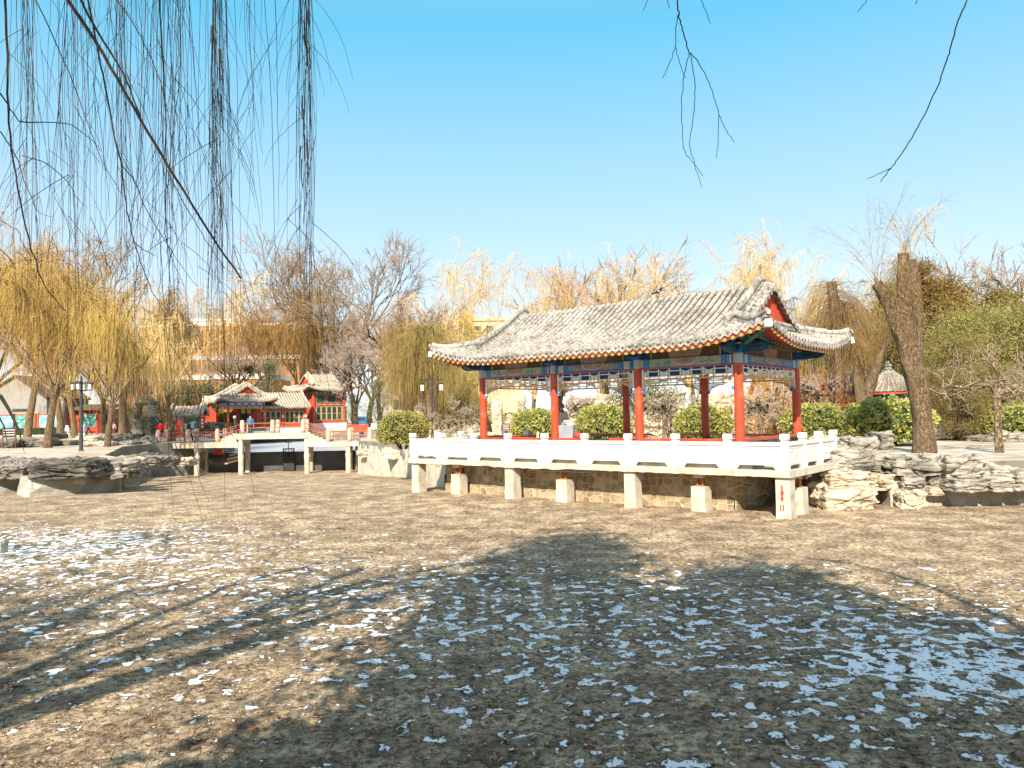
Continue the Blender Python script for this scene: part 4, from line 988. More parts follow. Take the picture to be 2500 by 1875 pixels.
mb = MB(); mb.bb(2.1, 4.8, -.84, -.801, .3, 2.6); mb.build('doorway_shade', 'near_black', en)  # flat dark panel on the wall; the recess's shade is its colour
win_grid(en, Vector((-2.7, -.82, 0)), Vector((1, 0, 0)), Vector((0, -1, 0)), [(4.9+k*.66, 4.9+k*.66+.54, .5, 2.4, 1, 3) for k in range(4)], frame='green_paint')
# small open pavilion in front of the hall
c3 = at_y(557, 1046, 84.0); a_, b_ = 2.0, 2.1
ctr = Vector((c3.x, 84.0, 0)) + d*a_ + v_*b_
sp_ = thing('small_pavilion', 'small red open pavilion with green railings and curved pale roof before the low hall', 'pavilion', (ctr.x, ctr.y, BZ), TH+PI/2)
far_roof(sp_, b_+1.25, a_+1.25, 3.72, 1.75, 1.25, flare=.45, FR=2.0)
for (u, v) in ((-b_, -a_), (b_, -a_), (-b_, a_), (b_, a_)):
    cm = MB(); cm.lathe((u, v, 0), [(.15, .3), (.14, 3.2)], 12); cm.build('column', 'red_lacquer', sp_)
mb = MB(); mb.bb(-b_-.4, b_+.4, -a_-.4, a_+.4, 0, .3); mb.build('floor', 'white_paint', sp_)
for (p, q) in (((-b_, -a_), (b_, -a_)), ((-b_, a_), (b_, a_)), ((-b_, -a_), (-b_, a_)), ((b_, -a_), (b_, a_))):
    P, Q = Vector((*p, 0)), Vector((*q, 0)); bm_ = MB(); bm_.beam(P+Vector((0, 0, 3.36)), Q+Vector((0, 0, 3.36)), .16, .30, 0); bm_.beam(P+Vector((0, 0, 3.62)), Q+Vector((0, 0, 3.62)), .2, .18, 1)
    dd = (Q-P).normalized()
    for k in range(5): s0 = P+dd*(.35+k*.75); bm_.beam(s0+Vector((0, 0, 3.36)), s0+dd*.42+Vector((0, 0, 3.36)), .175, .2, 2)
    bm_.build('painted_beam', ['bright_blue', 'teal_paint', 'cream_line'], sp_)
    lm = MB(); lattice_panel(lm, P+dd*.15, Q-dd*.15, 2.9, 3.2, 5, 0, bt=.04, dp=.04); lm.beam(P+dd*.15+Vector((0, 0, 2.87)), Q-dd*.15+Vector((0, 0, 2.87)), .05, .06, 0)
    for s_, q_ in ((1, P), (-1, Q)): lm.beam(q_+dd*s_*.16+Vector((0, 0, 2.5)), q_+dd*s_*.5+Vector((0, 0, 2.84)), .04, .07, 1)
    lm.build('lattice_frieze', ['lattice_orange', 'cream_line'], sp_)
    rb = MB(); rb.beam(P+Vector((0, 0, .8)), Q+Vector((0, 0, .8)), .3, .06, 0); rb.beam(P+Vector((0, 0, 1.2)), Q+Vector((0, 0, 1.2)), .06, .06, 0)
    for k in range(18): s0 = P.lerp(Q, (k+.5)/18); rb.beam(s0+Vector((0, 0, .35)), s0+Vector((0, 0, .75)), .05, .05, 1, up=(1, 0, 0)); rb.beam(s0+Vector((0, 0, .83)), s0+Vector((0, 0, 1.18)), .05, .05, 1, up=(1, 0, 0))
    rb.build('bench_rail', ['red_lacquer', 'green_paint'], sp_)
# dark plaque with two gold characters over the entrance of the low hall
plq = thing('name_plaque', 'dark plaque with two gold characters hanging under the small pavilion eaves', 'plaque', ctr + d*a_ * 0 - v_*(b_-.25) + Vector((0, 0, BZ+2.55)), TH)
mb = MB(); mb.bb(-.75, .75, -.04, .04, -.3, .35); mb.build('board', 'near_black', plq)
mb = MB()
for cx_ in (-.32, .32):
    for (xa, za, xb_, zb) in ((-.2, .2, .2, .2), (0, .27, 0, -.2), (-.2, .06, .2, .06), (-.15, -.08, .15, -.08), (-.2, -.2, .2, -.2), (-.17, .14, -.17, -.14), (.17, .14, .17, -.14)): mb.beam((cx_+xa, -.045, za), (cx_+xb_, -.045, zb), .02, .04)
mb.build('characters', 'gold_paint', plq)
# ticket booth and red gate house
p = at_z(462, 1056, BZ); p = Vector((at_y(462, 1056, 80).x, 80, BZ))
bt_ = thing('booth', 'small booth with teal window and pale tiled roof left of the open pavilion', 'booth', p, R(8))
flat2('pink_wall', (.60, .45, .36), .1, scale=2, rough=.9, bstr=.1)
mb = MB(); mb.bb(-1.0, 1.25, -1, 1, 0, 2.1); mb.build('wall', 'pink_wall', bt_)
slope_roof(bt_, 1.6, 1.5, 2.2, .95, sp=.4)
mb = MB(); mb.bb(-.15, 1.15, -1.03, -1.0, .75, 1.85); mb.build('window', 'green_paint', bt_); mb = MB(); mb.bb(.35, .75, -1.04, -1.031, .85, 1.5); mb.build('notice', 'white_paint', bt_)
for x in (-1.0, -.2, 1.25): cm = MB(); cm.bb(x-.06, x+.06, -1.08, -1.001, 0, 2.1); cm.build('post', 'red_lacquer', bt_)
p = Vector((at_y(498, 1050, 86).x, 86, BZ))
gh = thing('gate_house', 'red gable ended gate house with steep grey roof edge between booth and small pavilion', 'building', p, R(30)); gh.scale = (.5, .7, .92)
mb = MB(); mb.prism([(-2.2, 0), (2.6, 0), (2.6, 2.6), (1.2, 3.7), (-.1, 2.8), (-.9, 2.4), (-2.2, 2.1)], (0, 0, 0), (1, 0, 0), (0, 0, 1), (0, 4, 0)); mb.build('wall', 'orange_red_wall', gh)
mb = MB(); pr = [Vector(q) for q in ((-2.5, -.2, 1.95), (-1.6, -.2, 2.2), (-.7, -.2, 2.6), (.1, -.2, 3.15), (.8, -.2, 3.8), (1.3, -.2, 4.2))]
mb.sweep(pr, scaled(RPROF, 1.8), (0, 1, 0)); mb.sweep([q+Vector((0, 4.4, 0)) for q in pr], scaled(RPROF, 1.8), (0, 1, 0))
mb.add([q for q in pr]+[q+Vector((0, 4.4, 0)) for q in pr], [(i, i+1, 7+i, 6+i) for i in range(5)]); mb.build('roof', 'pale_tiles', gh)
mb = MB(); mb.box((-1.2, -.12, 1.55), (.5, .3, .45)); mb.build('meter_box', 'steel_channel', gh); mb = MB(); mb.tube([(-1.2, -.1, 0), (-1.2, -.1, 1.35)], .05, 8); mb.build('pipe', 'steel_channel', gh)

# grey wall house on the far left, with the notice boards in front
p = Vector((at_y(62, 1062, 108).x, 108, BZ))
flat2('grey_plaster', (.27, .26, .235), .12, scale=.8, rough=.9, bstr=.1)
gy = thing('grey_house', 'grey plastered gable house behind the notice boards', 'building', p, R(-6))
mb = MB(); mb.prism([(-7, 0), (3.2, 0), (3.2, 5.2), (-1.5, 8.2), (-7, 5.4)], (0, 0, 0), (1, 0, 0), (0, 0, 1), (0, 9, 0)); mb.build('wall', 'grey_plaster', gy)
mb = MB(); mb.bb(-2.0, .7, -.04, 0, 3.3, 3.7); mb.build('window_slot', 'near_black', gy)
mb = MB(); mb.beam((3.5, 4.4, 5.1), (-1.5, 4.4, 8.4), 9.6, .2, up=(0, 0, 1)); mb.beam((-7.3, 4.4, 5.3), (-1.5, 4.4, 8.4), 9.6, .2); mb.build('roof', 'clay_pan', gy)
p = Vector((at_y(118, 1062, 112).x, 112, BZ)); rh = thing('red_house', 'dark red timber house wall right of the grey gable house', 'building', p, 0)
mb = MB(); mb.bb(-1, 9, 0, 6, 0, 3.6); mb.build('wall', 'dark_red', rh); mb = MB(); mb.beam((4, 3, 4.2), (4, -.8, 3.5), 11, .25); mb.build('roof', 'clay_pan', rh)
for k in range(3): mb = MB(); mb.bb(.2+k*2.6, 1.9+k*2.6, -.05, 0, .3, 2.6); mb.build('door', 'orange_red_wall', rh)
boards = [(8, 1042, 2.9, 'blue and white picture', (.16, .42, .58)), (61, 1042, 2.7, 'dark green map', (.05, .30, .20)), (121, 1042, 2.9, 'pale blue and green map', (.20, .50, .48)), (219, 1040, 1.9, 'green poster', (.10, .42, .30))]
for k, (px, py_, w_, desc, c_) in enumerate(boards):
    q = Vector((at_y(px, 1050, 100).x, 100, BZ)); nb = thing('notice_board', f'red framed notice board with {desc}, {("at the left edge", "second from the left edge", "behind the slim willow", "right of the stone lions")[k]}', 'notice board', q, 0, 'red notice boards')
    nm = f'poster_{k}'; pm(nm, [(.35, tuple(x*.6 for x in c_)), (.5, c_), (.62, tuple(min(1, x*1.5+.15) for x in c_))], scale=1.3, detail=4, rough=.5, bstr=0)
    mb = MB(); 
    for sx in (-1, 1): mb.bb(sx*w_/2-.11, sx*w_/2+.11, -.1, .1, 0, 2.9); mb.bb(sx*(w_/2-.3)-.3, sx*(w_/2-.3)+.3, -.06, .06, .75, 1.05)
    mb.bb(-w_/2, w_/2, -.08, .08, 2.68, 2.82); mb.build('frame', 'orange_red_wall', nb)
    mb = MB(); mb.bb(-w_/2+.11, w_/2-.11, -.04, .04, 1.1, 2.68); mb.build('poster', nm, nb)
    mb = MB(); rs = random.Random(k)
    for i in range(6): x = rs.uniform(-w_/2+.3, w_/2-.6); z = rs.uniform(1.3, 2.4); mb.bb(x, x+rs.uniform(.15, .4), -.055, -.041, z, z+rs.uniform(.05, .25))
    mb.build('print_block', 'white_paint', nb)
# hillside terraces
def block(name, px, top, D, w_, h_, dep, label, wallm, nwin=(0, 0), roofm='white_paint', winm='window_glass', rz=0, par=.6):
    q = at_y(px, top, D); t = thing(name, label, 'building', (q.x, D, BZ), rz); H_ = q.z-BZ
    mb = MB(); mb.bb(-w_/2, w_/2, 0, dep, 0, H_-par); mb.build('wall', wallm, t)
    mb = MB(); mb.bb(-w_/2-.3, w_/2+.3, -.3, dep+.3, H_-par, H_); mb.build('parapet', roofm, t)
    nx_, nz_ = nwin
    for i in range(nx_):
        for j in range(nz_):
            x = -w_/2+w_*(i+.5)/nx_; z = H_-par-1.0-j*3.2; mb = MB(); mb.bb(x-w_/nx_*.28, x+w_/nx_*.28, -.05, .02, z-1.6, z); mb.build('window', winm, t)
    return t
flat2('orange_brick', (.42, .19, .09), .15, scale=1.5, rough=.9, bstr=.1); flat2('tan_wall', (.55, .42, .26), .12, scale=1, rough=.9, bstr=.1); flat2('far_white', (.66, .64, .60), .08, scale=1, rough=.9, bstr=.1); flat2('far_grey', (.38, .36, .35), .1, scale=1, rough=.9, bstr=.1)
block('terrace_building', 545, 790, 190, 42, 14, 12, 'orange brick building on the hillside behind the bare willows, widest of the terraces', 'orange_brick', (10, 3))
block('terrace_building', 480, 915, 150, 30, 8, 12, 'low white roofed orange brick terrace just above the booth', 'orange_brick', (8, 1), par=1.0)
block('terrace_building', 590, 868, 172, 26, 8, 10, 'orange brick terrace with white parapet halfway up the hillside', 'orange_brick', (7, 1), par=.9)
block('pale_house', 520, 778, 196, 11, 5, 6, 'small pale house standing on top of the orange hillside building', 'far_white', (3, 1), roofm='far_white')
block('office_block', 1180, 776, 150, 15, 10, 10, 'tan office block with rows of windows behind the willows above the pavilion roof', 'tan_wall', (6, 3), roofm='tan_wall')
block('flat_roofed_block', 1000, 806, 170, 14, 8, 10, 'plain grey flat roofed block left of the tan office block', 'far_grey', (5, 2), roofm='far_grey')
block('white_house', 2420, 722, 120, 16, 6, 8, 'white house with pale roof behind the dark evergreens at the right edge', 'far_white', (4, 1), roofm='white_paint', par=1.0)
block('pink_block', 990, 900, 120, 5, 8, 8, 'narrow pinkish building showing through the twigs left of the pavilion roof', 'pink_wall', (2, 2), roofm='far_white')
# round pavilion with cone roof on the right
q = Vector((at_y(2172, 1010, 46).x, 46, BZ)); rp2 = thing('round_pavilion', 'round blue banded pavilion with cone shaped tiled roof behind the thick cut trunk', 'pavilion', q)
ZT = at_y(2166, 882, 46).z - BZ; ZE = at_y(2166, 957, 46).z - BZ
RR = 2.35
mb = MB(); mb2 = MB(); K = 9
def cr(t): return RR*(1-t)**1.0, ZE+(ZT-.35-ZE)*(t*.55+t*t*.45)
mb2.lathe((0, 0, 0), [cr(k/K) if k < K else (.06, ZT-.35) for k in range(K+1)], 40, 0)
for i in range(40):
    an = 2*PI*i/40; mb.tube([Vector((math.cos(an)*cr(k/K)[0], math.sin(an)*cr(k/K)[0], cr(k/K)[1]+.02)) for k in range(K)], [.075*(1-.55*k/K) for k in range(K)], 5)
mb2.build('roof_pan', 'pale_pan', rp2); mb.build('roof_tiles', 'clay_tiles', rp2); mb = MB(); mb.lathe((0, 0, 0), [(.25, ZT-.5), (.2, ZT-.35), (.28, ZT-.3), (.12, ZT-.12), (.05, ZT+.05)], 14); mb.build('finial', 'clay_tiles', rp2)
mb = MB(); mb.lathe((0, 0, 0), [(RR*.97, ZE-.05), (RR*.97, ZE-.16)], 40); mb.build('fascia', 'red_lacquer', rp2)
mb = MB(); mb.lathe((0, 0, 0), [(1.75, ZE-.75), (1.75, ZE-.1)], 40, 0); mb.lathe((0, 0, 0), [(1.77, ZE-.6), (1.77, ZE-.5)], 40, 1); mb.build('painted_band', ['bright_blue', 'cream_line'], rp2)
for i in range(6): an = 2*PI*i/6+.3; mb = MB(); mb.lathe((1.7*math.cos(an), 1.7*math.sin(an), 0), [(.13, 0), (.13, ZE-.7)], 10); mb.build('column', 'red_lacquer', rp2)
# ------------------------------------------------------------------ vegetation
def tubes_np(P, RD, n=3):
    """P (N,K,3) polylines, RD (N,K) radii -> verts, quads"""
    P = np.asarray(P, float); N_, K, _ = P.shape
    T = np.empty_like(P); T[:, 1:-1] = P[:, 2:]-P[:, :-2]; T[:, 0] = P[:, 1]-P[:, 0]; T[:, -1] = P[:, -1]-P[:, -2]
    T /= np.linalg.norm(T, axis=2, keepdims=True)+1e-9
    ref = np.where(np.abs(T[..., 2:3]) > .8, np.array([1., 0, 0]), np.array([0, 0, 1.])); A = np.cross(T, ref); A /= np.linalg.norm(A, axis=2, keepdims=True)+1e-9; B = np.cross(T, A)
    V_ = []
    for k in range(n):
        q = 2*PI*k/n; V_.append(P+(A*math.cos(q)+B*math.sin(q))*RD[..., None])
    V_ = np.stack(V_, 2).reshape(-1, 3)
    idx = np.arange(N_*K*n).reshape(N_, K, n); nxt = np.roll(idx, -1, 2)
    F_ = np.stack([idx[:, :-1], nxt[:, :-1], nxt[:, 1:], idx[:, 1:]], -1).reshape(-1, 4)
    return V_, F_
def merge(parts):
    V_, F_, M_, o = [], [], [], 0
    for i, (v, f) in enumerate(parts): V_.append(v); F_.append(f+o); M_.append(np.full(len(f), i)); o += len(v)
    return np.concatenate(V_), np.concatenate(F_), np.concatenate(M_)
def leaf_quads(C, size, rg, droop=.0, aspect=.45, outward=None):
    """one small bent-free quad per centre, random orientation"""
    n = len(C); a = rg.normal(size=(n, 3)); 
    if outward is not None: a = a + outward*1.4
    a[:, 2] -= droop; a /= np.linalg.norm(a, axis=1, keepdims=True); r_ = rg.normal(size=(n, 3)); b_ = np.cross(a, r_); b_ /= np.linalg.norm(b_, axis=1, keepdims=True)
    s = size*rg.uniform(.6, 1.35, n)[:, None]; w_ = s*aspect
    V_ = np.stack([C-a*s*.5, C+b_*w_*.5, C+a*s*.5, C-b_*w_*.5], 1).reshape(-1, 3)
    return V_, np.arange(n*4).reshape(-1, 4)
def curve_pts(p, d, L, K, rg, wob=.15, grav=0.0, up=0.0):
    pts = [np.array(p, float)]; d = np.array(d, float); d /= np.linalg.norm(d)
    for k in range(K-1):
        d = d + rg.normal(size=3)*wob + np.array([0, 0, up-grav*(k+1)/K]); d /= np.linalg.norm(d); pts.append(pts[-1]+d*L/(K-1))
    return np.array(pts)
class Tree:
    def __init__(s, seed): s.rg = np.random.default_rng(seed); s.trunk = []; s.limbs = []; s.twigs = {}
    def add(s, grp, P, r0, r1):
        K = len(P); s.twigs.setdefault((grp, K), []).append((P, np.linspace(r0, r1, K)))
    def parts(s, root, tm, lm, wm, n_tr=9):
        if s.trunk:
            for P, Rr in s.trunk:
                P = np.asarray(P)
                v, f = tubes_np(P[None], np.array(Rr)[None], 12); o = np_obj('trunk', v, f, tm, root, smooth=True)
        if s.limbs:
            L_ = [tubes_np(P[None], np.asarray(Rr)[None], 6) for P, Rr in s.limbs]
            v, f, m_ = merge(L_); np_obj('branches', v, f, lm, root, smooth=True)
        L_ = []
        for (g, K), lst in s.twigs.items(): L_.append(tubes_np(np.stack([a for a, _ in lst]), np.stack([b for _, b in lst]), 3))
        if L_: v, f, m_ = merge(L_); np_obj('twigs', v, f, wm, root)

def rough_trunk(P, Rr, rg, root, mat, n=22, K=40, amp=.1, name='trunk', cap=True):
    """closely spaced rings with furrows so a thick trunk is not a plain tube"""
    P = np.asarray(P, float); t = np.linspace(0, 1, len(P)); tt = np.linspace(0, 1, K)
    Q = np.stack([np.interp(tt, t, P[:, i]) for i in range(3)], 1); RR_ = np.interp(tt, t, Rr)
    for _ in range(2): Q[1:-1] = (Q[:-2]+2*Q[1:-1]+Q[2:])/4
    v, f = tubes_np(Q[None], RR_[None], n); v = v.reshape(K, n, 3); c = Q[:, None, :]; d = v-c
    sd = rg.uniform(0, 100)
    for i in range(K):
        for j in range(n):
            a = 2*PI*j/n; q = Vector((math.cos(a)*1.6+sd, math.sin(a)*1.6, i/K*6)); q2 = Vector((math.cos(a)*5+sd, math.sin(a)*5, i/K*9))
            d[i, j] *= 1+amp*noise.noise(q)*1.6+amp*.7*noise.noise(q2)
    v = (c+d).reshape(-1, 3)
    if cap: v = np.vstack([v, Q[-1:]]); e = (K-1)*n; f = np.vstack([f, [[e+j, e+(j+1) % n, K*n, K*n] for j in range(n)]])
    me_f = [tuple(dict.fromkeys(q.tolist())) for q in f]
    mb = MB(); mb.add(v.tolist(), me_f); return mb.build(name, mat, root, smooth=True)

def willow(seed, H=11, spread=4.5, n_br=46, n_tw=900, drop=(1.5, 4.5), trunk_r=.3, fork=.33, tm='willow_bark', lm='pale_bark', wm='twig_yellow', tw_r=.018, up=.6, name='willow_tree'):
    root = thing(name, 'x', 'tree'); T = Tree(seed); rg = T.rg
    lean = rg.normal(size=2)*.35
    top = np.array([lean[0], lean[1], H*fork]); P = np.array([[0, 0, -.1], [lean[0]*.3, lean[1]*.3, H*fork*.35], [lean[0]*.6, lean[1]*.8, H*fork*.7], top]); rough_trunk(P, [trunk_r*1.25, trunk_r, trunk_r*.88, trunk_r*.95], rg, root, tm, 14, 18)
    srcs = []
    for i in range(7):
        a = 2*PI*i/7+rg.uniform(-.3, .3); e = rg.uniform(.75, 1.35)
        L = (H-H*fork)*rg.uniform(.5, .85); B = curve_pts(top-[0, 0, rg.uniform(0, .8)], [math.cos(a)*math.cos(e), math.sin(a)*math.cos(e), math.sin(e)], L, 8, rg, .12, 0, .05)
        T.limbs.append((B, np.linspace(trunk_r*.48, trunk_r*.12, 8))); srcs.append(B)
    for i in range(n_br):
        B = srcs[rg.integers(len(srcs))]; k = rg.integers(2, len(B)); a = rg.uniform(0, 2*PI); e = rg.uniform(.1, 1.2)
        L = rg.uniform(.25, .6)*spread; Q = curve_pts(B[k], [math.cos(a)*math.cos(e), math.sin(a)*math.cos(e), math.sin(e)+up*.3], L, 7, rg, .16, .25, 0)
        T.limbs.append((Q, np.linspace(trunk_r*.14, tw_r*1.3, 7))); srcs.append(Q)
    nb = len(srcs)
    for i in range(n_tw):
        B = srcs[rg.integers(nb)] if rg.random() < .3 else srcs[rg.integers(7, nb)]
        k = rg.integers(2, len(B)); a = rg.uniform(0, 2*PI); L = rg.uniform(*drop); L = min(L, max(.8, B[k][2]-.6+rg.uniform(-.3, .6)))
        d = np.array([math.cos(a)*.6, math.sin(a)*.6, rg.uniform(-.1, up)]); K = 8; pts = [B[k]]
        dd = d/np.linalg.norm(d)
        for q in range(K-1):
            w_ = min(1, (q+1)/3.0); dd = dd*(1-.5*w_)+np.array([0, 0, -1.0])*.5*w_+rg.normal(size=3)*.05; dd /= np.linalg.norm(dd); pts.append(pts[-1]+dd*L/(K-1)*(0.5 if q < 2 else 1.1))
        T.add('t', np.array(pts), tw_r, tw_r*.45)
    T.parts(root, tm, lm, wm); return root
def bare(seed, H=12, r=.3, levels=5, n0=5, spread=.55, tm='dark_bark', lm='dark_bark', wm='twig_grey', fork=.25, tw_r=.02, lenf=.66, nb=3, name='bare_tree', wob=.12, gnarl=0, tip=14):
    root = thing(name, 'x', 'tree'); T = Tree(seed); rg = T.rg
    P = np.array([[0, 0, -.1], [.04*H*rg.normal()*.3, 0, H*fork*.5], [.03*H*rg.normal()*.3, .02*H*rg.normal(), H*fork]]); rough_trunk(P, [r*1.2, r, r*.9], rg, root, tm, 12, 14)
    def grow(p, d, L, rr, lev):
        K = 6; Q = curve_pts(p, d, L, K, rg, wob+gnarl, 0, .03 if not gnarl else .0)
        if lev > levels-2: T.add('t', Q, max(rr, tw_r), max(rr*.5, tw_r*.5))
        else: T.limbs.append((Q, np.linspace(rr, rr*.62, K)))
        if lev >= levels: return
        nn = nb+(1 if rg.random() < .4 else 0) if lev < levels-1 else nb+2
        for i in range(nn):
            k = K-1 if i == 0 else rg.integers(2, K); t = Q[k]-Q[k-1]; t /= np.linalg.norm(t)
            d2 = t+rg.normal(size=3)*spread; grow(Q[k], d2, L*lenf*rg.uniform(.8, 1.15), rr*.55 if i else rr*.62, lev+1)
    for i in range(n0):
        a = 2*PI*i/n0+rg.uniform(-.4, .4); e = rg.uniform(.7, 1.3) if not gnarl else rg.uniform(.2, .9)
        grow(P[-1]-[0, 0, rg.uniform(0, H*.05)], [math.cos(a)*math.cos(e), math.sin(a)*math.cos(e), math.sin(e)], H*(1-fork)*.42, r*.5, 1)
    T.parts(root, tm, lm, wm); return root
def globe_shrub(seed, n=9000, size=.085, mat='globe_leaf', flat=.82, stems=True):
    root = thing('globe_shrub', 'x', 'shrub'); rg = np.random.default_rng(seed)
    d = rg.normal(size=(n, 3)); d /= np.linalg.norm(d, axis=1, keepdims=True); d = d[(d[:, 2] > -.62)]
    d = d[np.array([noise.noise(Vector(q)*3.2+Vector((0, seed, 0))) > -.22 or rg.random() < .35 for q in d])]; r_ = np.array([1+.15*noise.noise(Vector(q)*2.3+Vector((seed, 0, 0)))+.09*noise.noise(Vector(q)*6) for q in d]); r_ *= rg.uniform(.84, 1.05, len(d))
    C = d*r_[:, None]*np.array([1, 1, flat]); C[:, 2] += flat*.62+.12
    v, f = leaf_quads(C, size, rg, outward=d*.8, aspect=.6); np_obj('foliage', v, f, mat, root)
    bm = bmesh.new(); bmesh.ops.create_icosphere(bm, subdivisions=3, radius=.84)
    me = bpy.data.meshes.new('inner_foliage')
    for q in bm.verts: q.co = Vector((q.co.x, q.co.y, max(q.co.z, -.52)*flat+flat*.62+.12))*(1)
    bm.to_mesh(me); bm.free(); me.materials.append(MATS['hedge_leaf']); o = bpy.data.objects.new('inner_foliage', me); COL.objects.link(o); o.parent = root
    mb = MB()
    for i in range(9): a = rg.uniform(0, 2*PI); mb.tube([(.12*math.cos(a), .12*math.sin(a), -.05), (.45*math.cos(a), .45*math.sin(a), .45)], [.03, .015], 5)
    mb.build('stems', 'dark_bark', root); return root
def leafy(seed, H=7, w=2.4, n_cl=90, per=110, size=.16, mat='bamboo_leaf', shape='round', base=.12, tm='dark_bark', name='evergreen_tree', droop=.3, r=.16, asp=.35, cl=.55):
    root = thing(name, 'x', 'tree'); rg = np.random.default_rng(seed); C = []
    cs = []
    for i in range(n_cl):
        t = rg.uniform(base, 1)
        rad = w*(math.sqrt(max(0, 1-((t-.4)/.62)**2)) if shape == 'egg' else math.sqrt(max(0, 1-((t-.55)/.5)**2)) if shape == 'round' else (1.02-t)**.8 if shape == 'cone' else (1 if t < .9 else .6))
        a = rg.uniform(0, 2*PI); q = rad*math.sqrt(rg.uniform(.25, 1)); cs.append((math.cos(a)*q, math.sin(a)*q, H*t))
    cs = np.array(cs)
    for c in cs:
        s_ = cl*rg.uniform(.6, 1.3)*(.5 if (shape == 'cone' and c[2] > H*.8) else 1); k = int(per*rg.uniform(.6, 1.2)); C.append(c+rg.normal(size=(k, 3))*np.array([s_, s_, s_*.62]))
    C = np.concatenate(C); C = C[C[:, 2] > .15]; v, f = leaf_quads(C, size, rg, droop=droop, aspect=asp); np_obj('foliage', v, f, mat, root)
    T = Tree(seed+1); T.limbs = [(np.array([[0, 0, .3*H*k_/40], c*[.5, .5, 1]-[0, 0, .3], c]), np.array([r*.4, r*.2, .02])) for k_, c in enumerate(cs[::3])]
    T.trunk = [([[0, 0, -.1], [0.05, 0, H*.45], [0, .05, H*.93]], [r*1.2, r, r*.25])]
    T.parts(root, tm, tm, tm); return root

# prototypes
W1 = willow(11, 12, 5.4, 130, 1900, (1.0, 3.8), .21, wm='twig_yellow', up=1.2, tw_r=.0105); W2 = willow(12, 10, 4.4, 110, 1600, (1.0, 3.0), .19, wm='twig_yellow', up=1.5, tw_r=.0098)
W3 = willow(13, 9.5, 4.4, 80, 1000, (.8, 2.6), .13, lm='twig_orange', wm='twig_orange', up=1.6, tw_r=.0095)
W4 = willow(14, 9, 3.4, 70, 1800, (1.5, 5.5), .26, wm='twig_olive', up=.5, tw_r=.0125, fork=.45)
W5 = willow(15, 8.5, 4.0, 70, 850, (.7, 2.2), .12, lm='twig_orange', wm='twig_orange', up=1.8, tw_r=.0095)
for W_ in (W1, W2, W3, W4, W5): W_['group'] = 'willows round the park'
B1 = bare(21, 20, .34, 6, 7, .42, tm='pale_bark', lm='pale_bark', wm='twig_grey', tw_r=.028, lenf=.68); B1['group'] = 'bare trees in the background'
B2 = bare(22, 11, .24, 5, 5, .5, wm='twig_grey', tw_r=.022); B2['group'] = 'bare trees in the background'
B3 = bare(23, 3.6, .13, 5, 5, .75, tm='pale_bark', lm='pale_bark', wm='twig_grey', fork=.42, tw_r=.013, lenf=.72, gnarl=.28, name='gnarled_tree'); B3['group'] = 'small gnarled bare trees'
B3b = bare(24, 3.4, .15, 5, 4, .8, tm='pale_bark', lm='dark_bark', wm='twig_grey', fork=.5, tw_r=.013, lenf=.74, gnarl=.32, name='gnarled_tree'); B3b['group'] = 'small gnarled bare trees'
S1 = globe_shrub(31); S1['group'] = 'clipped round shrubs'; S2 = globe_shrub(32, 8000, .09, 'globe_leaf', .74); S2['group'] = 'clipped round shrubs'
E1 = leafy(41, 7.5, 2.8, 150, 200, .15, 'bamboo_leaf', 'round', .08); E2 = leafy(42, 8, 2.2, 120, 130, .17, 'cypress_leaf', 'cone', .1, name='conifer_tree', asp=.3)
E3 = leafy(43, 5.2, 1.9, 70, 100, .16, 'pine_leaf', 'cone', .25, name='pine_tree', asp=.2, droop=-.3); E4 = leafy(44, 8, 1.5, 70, 120, .2, 'gold_leaf', 'cone', .0, name='golden_tree', asp=.2, droop=1)
E5 = leafy(45, 3.2, 2.0, 60, 110, .15, 'dark_leaf', 'round', .0, name='evergreen_bush')
E6 = leafy(46, 2.6, 2.4, 60, 110, .22, 'russet_leaf', 'round', .0, name='winter_jasmine', asp=.12, droop=1.2)
E1['group'] = 'dense evergreens behind the right bank'
first = set()
def put(src, px, top, D, label, name=None, zb=BZ, h0=None, wf=1.0, rz=None, cat=None, group=None):
    """stand a copy of src on the ground at distance D so that it reaches the height seen at (px, top)"""
    q = at_y(px, top, D); base = Vector((q.x, D, zb)); H0 = {W1: 12, W2: 10, W3: 9.5, W4: 9, W5: 8.5, B1: 17, B2: 9.3, B3: 3.3, B3b: 3.2, S1: 1.45, S2: 1.33, E1: 7.7, E2: 8.2, E3: 5.4, E4: 8.2, E5: 3.3, E6: 2.7}[src] if h0 is None else h0
    s = (q.z-zb)/H0; o = place(src, label, base, rng.uniform(0, 6.28) if rz is None else rz, (s*wf, s*wf, s), first=src not in first); first.add(src)
    if name: o.name = name
    if cat: o['category'] = cat
    if group: o['group'] = group
    return o
